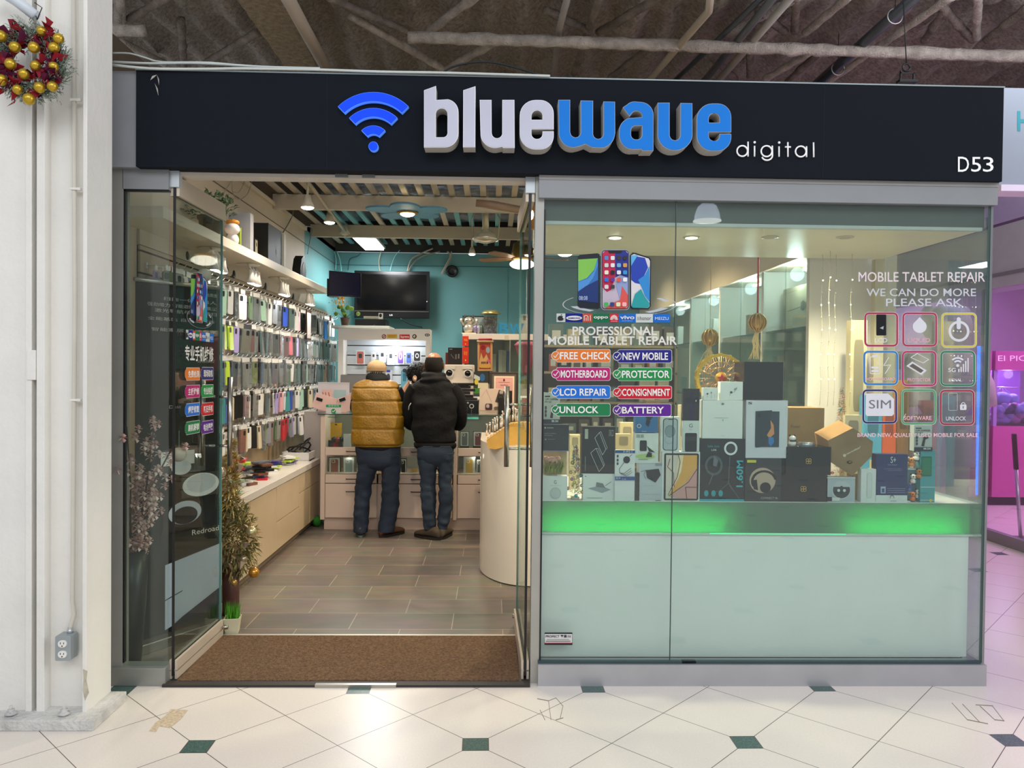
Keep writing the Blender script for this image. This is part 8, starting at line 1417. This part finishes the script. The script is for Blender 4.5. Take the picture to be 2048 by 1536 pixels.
p = pb(2012, 805, YN-.05); mb = MB().sph((0, 0, 0), (.11, .08, .08), M('a9c0f0', .8)).sph((-.1, 0, .02), (.07, .06, .06), M('b4c8f4', .8)).sph((.12, -.02, .0), (.07, .06, .06), M('b4c8f4', .8)).sph((.02, 0, -.14), (.04, .04, .1), M('c9d4f4', .8)).sph((-.02, -.02, -.24), (.03, .05, .02), M('e98a90', .8)).sph((.06, -.02, -.24), (.03, .05, .02), M('e98a90', .8))
tag(mb.make('plush_toy', None, p+Vector((-.05, 0, .05))), 'large pale blue plush toy hanging from the claw', 'plush toy')
st_ = thing('statue', pb(1885, 985, YN-.9), 'large pale grey rounded statue standing behind the icon stickers', 'statue'); st_.location.z = 0; SG = M('b9b4b0', .5)
zz = lambda y: pb(1885, y, YN-.9).z
J = MB().sph((0, 0, zz(760)), (.34, .26, .5), SG, 20, 14).sph((0, -.03, zz(655)), (.25, .23, .25), SG, 20, 12)
for s_ in (-1, 1): J.tube([(s_*.16, 0, zz(830)), (s_*.17, 0, zz(900)), (s_*.16, 0, .1)], [.15, .12, .11], SG, 14).sph((s_*.17, -.08, .08), (.14, .22, .085), SG, 12, 8).tube([(s_*.28, 0, zz(715)), (s_*.42, -.05, zz(770)), (s_*.42, -.12, zz(810))], [.11, .1, .085], SG, 12).sph((s_*.2, 0, zz(628)), (.08, .05, .09), SG, 10, 8)
J.make('figure', st_)
bl_ = atx(1959, 692, XN+.06); bb_ = atx(1955, 990, XN+.06); tag(MB().tube([(0, 0, 0), (bb_.x-bl_.x, bb_.y-bl_.y, bb_.z-bl_.z)], .018, M('2a6cff', .3, emit=9), 10).make('neon_tube', None, bl_), 'long vertical glowing blue neon tube seen through the right side glass', 'light')
bt = atz(2040, 1062, .02); tp = at(2026, 868, bt.y+.1); mp_ = thing('squeegee_pole', bt, 'silver pole with a black grip leaning inside the right neighbour window', 'pole'); bt2 = atx(2042, 1055, XN+.25); mp_.location = (bt2.x, bt2.y, 0.0); L = mp_.location
tq = atx(2028, 868, XN+.12)-L; MB().tube([(0, 0, .03), tq*.68+Vector((0, 0, .0))], .016, M('c9c9d0', .3, .8), 10).make('pole', mp_); MB().tube([tq*.68, tq], .021, M('15151a', .5), 10).make('grip', mp_); MB().bx(-.03, .1, -.12, .12, 0, .04, BLK).make('head', mp_)
# dome pendant out in the concourse whose reflection shows in the window
R_ = at(1415, 424, 0)-CAM; v_ = Vector((R_.x, -R_.y, R_.z)); pp = at(1415, 424, 0)+v_*(4.6/abs(v_.y)); dm = thing('dome_pendant', pp, 'white dome pendant lamp mirrored high in the window glass', 'lamp')
MB().lathe([(.14, -.09), (.13, -.02), (.1, .06), (.05, .1), (.005, .11)], (0, 0, 0), M('dfe8ff', .3, emit=5), 24, caps=False).make('shade', dm); MB().lathe([(.15, -.09), (.15, -.1), (.14, -.1)], (0, 0, 0), M('ffffff', .3, emit=8), 24).make('rim', dm); MB().tube([(0, 0, .1), (0, 0, 1.6)], .006, BLK, 6).make('cord', dm)
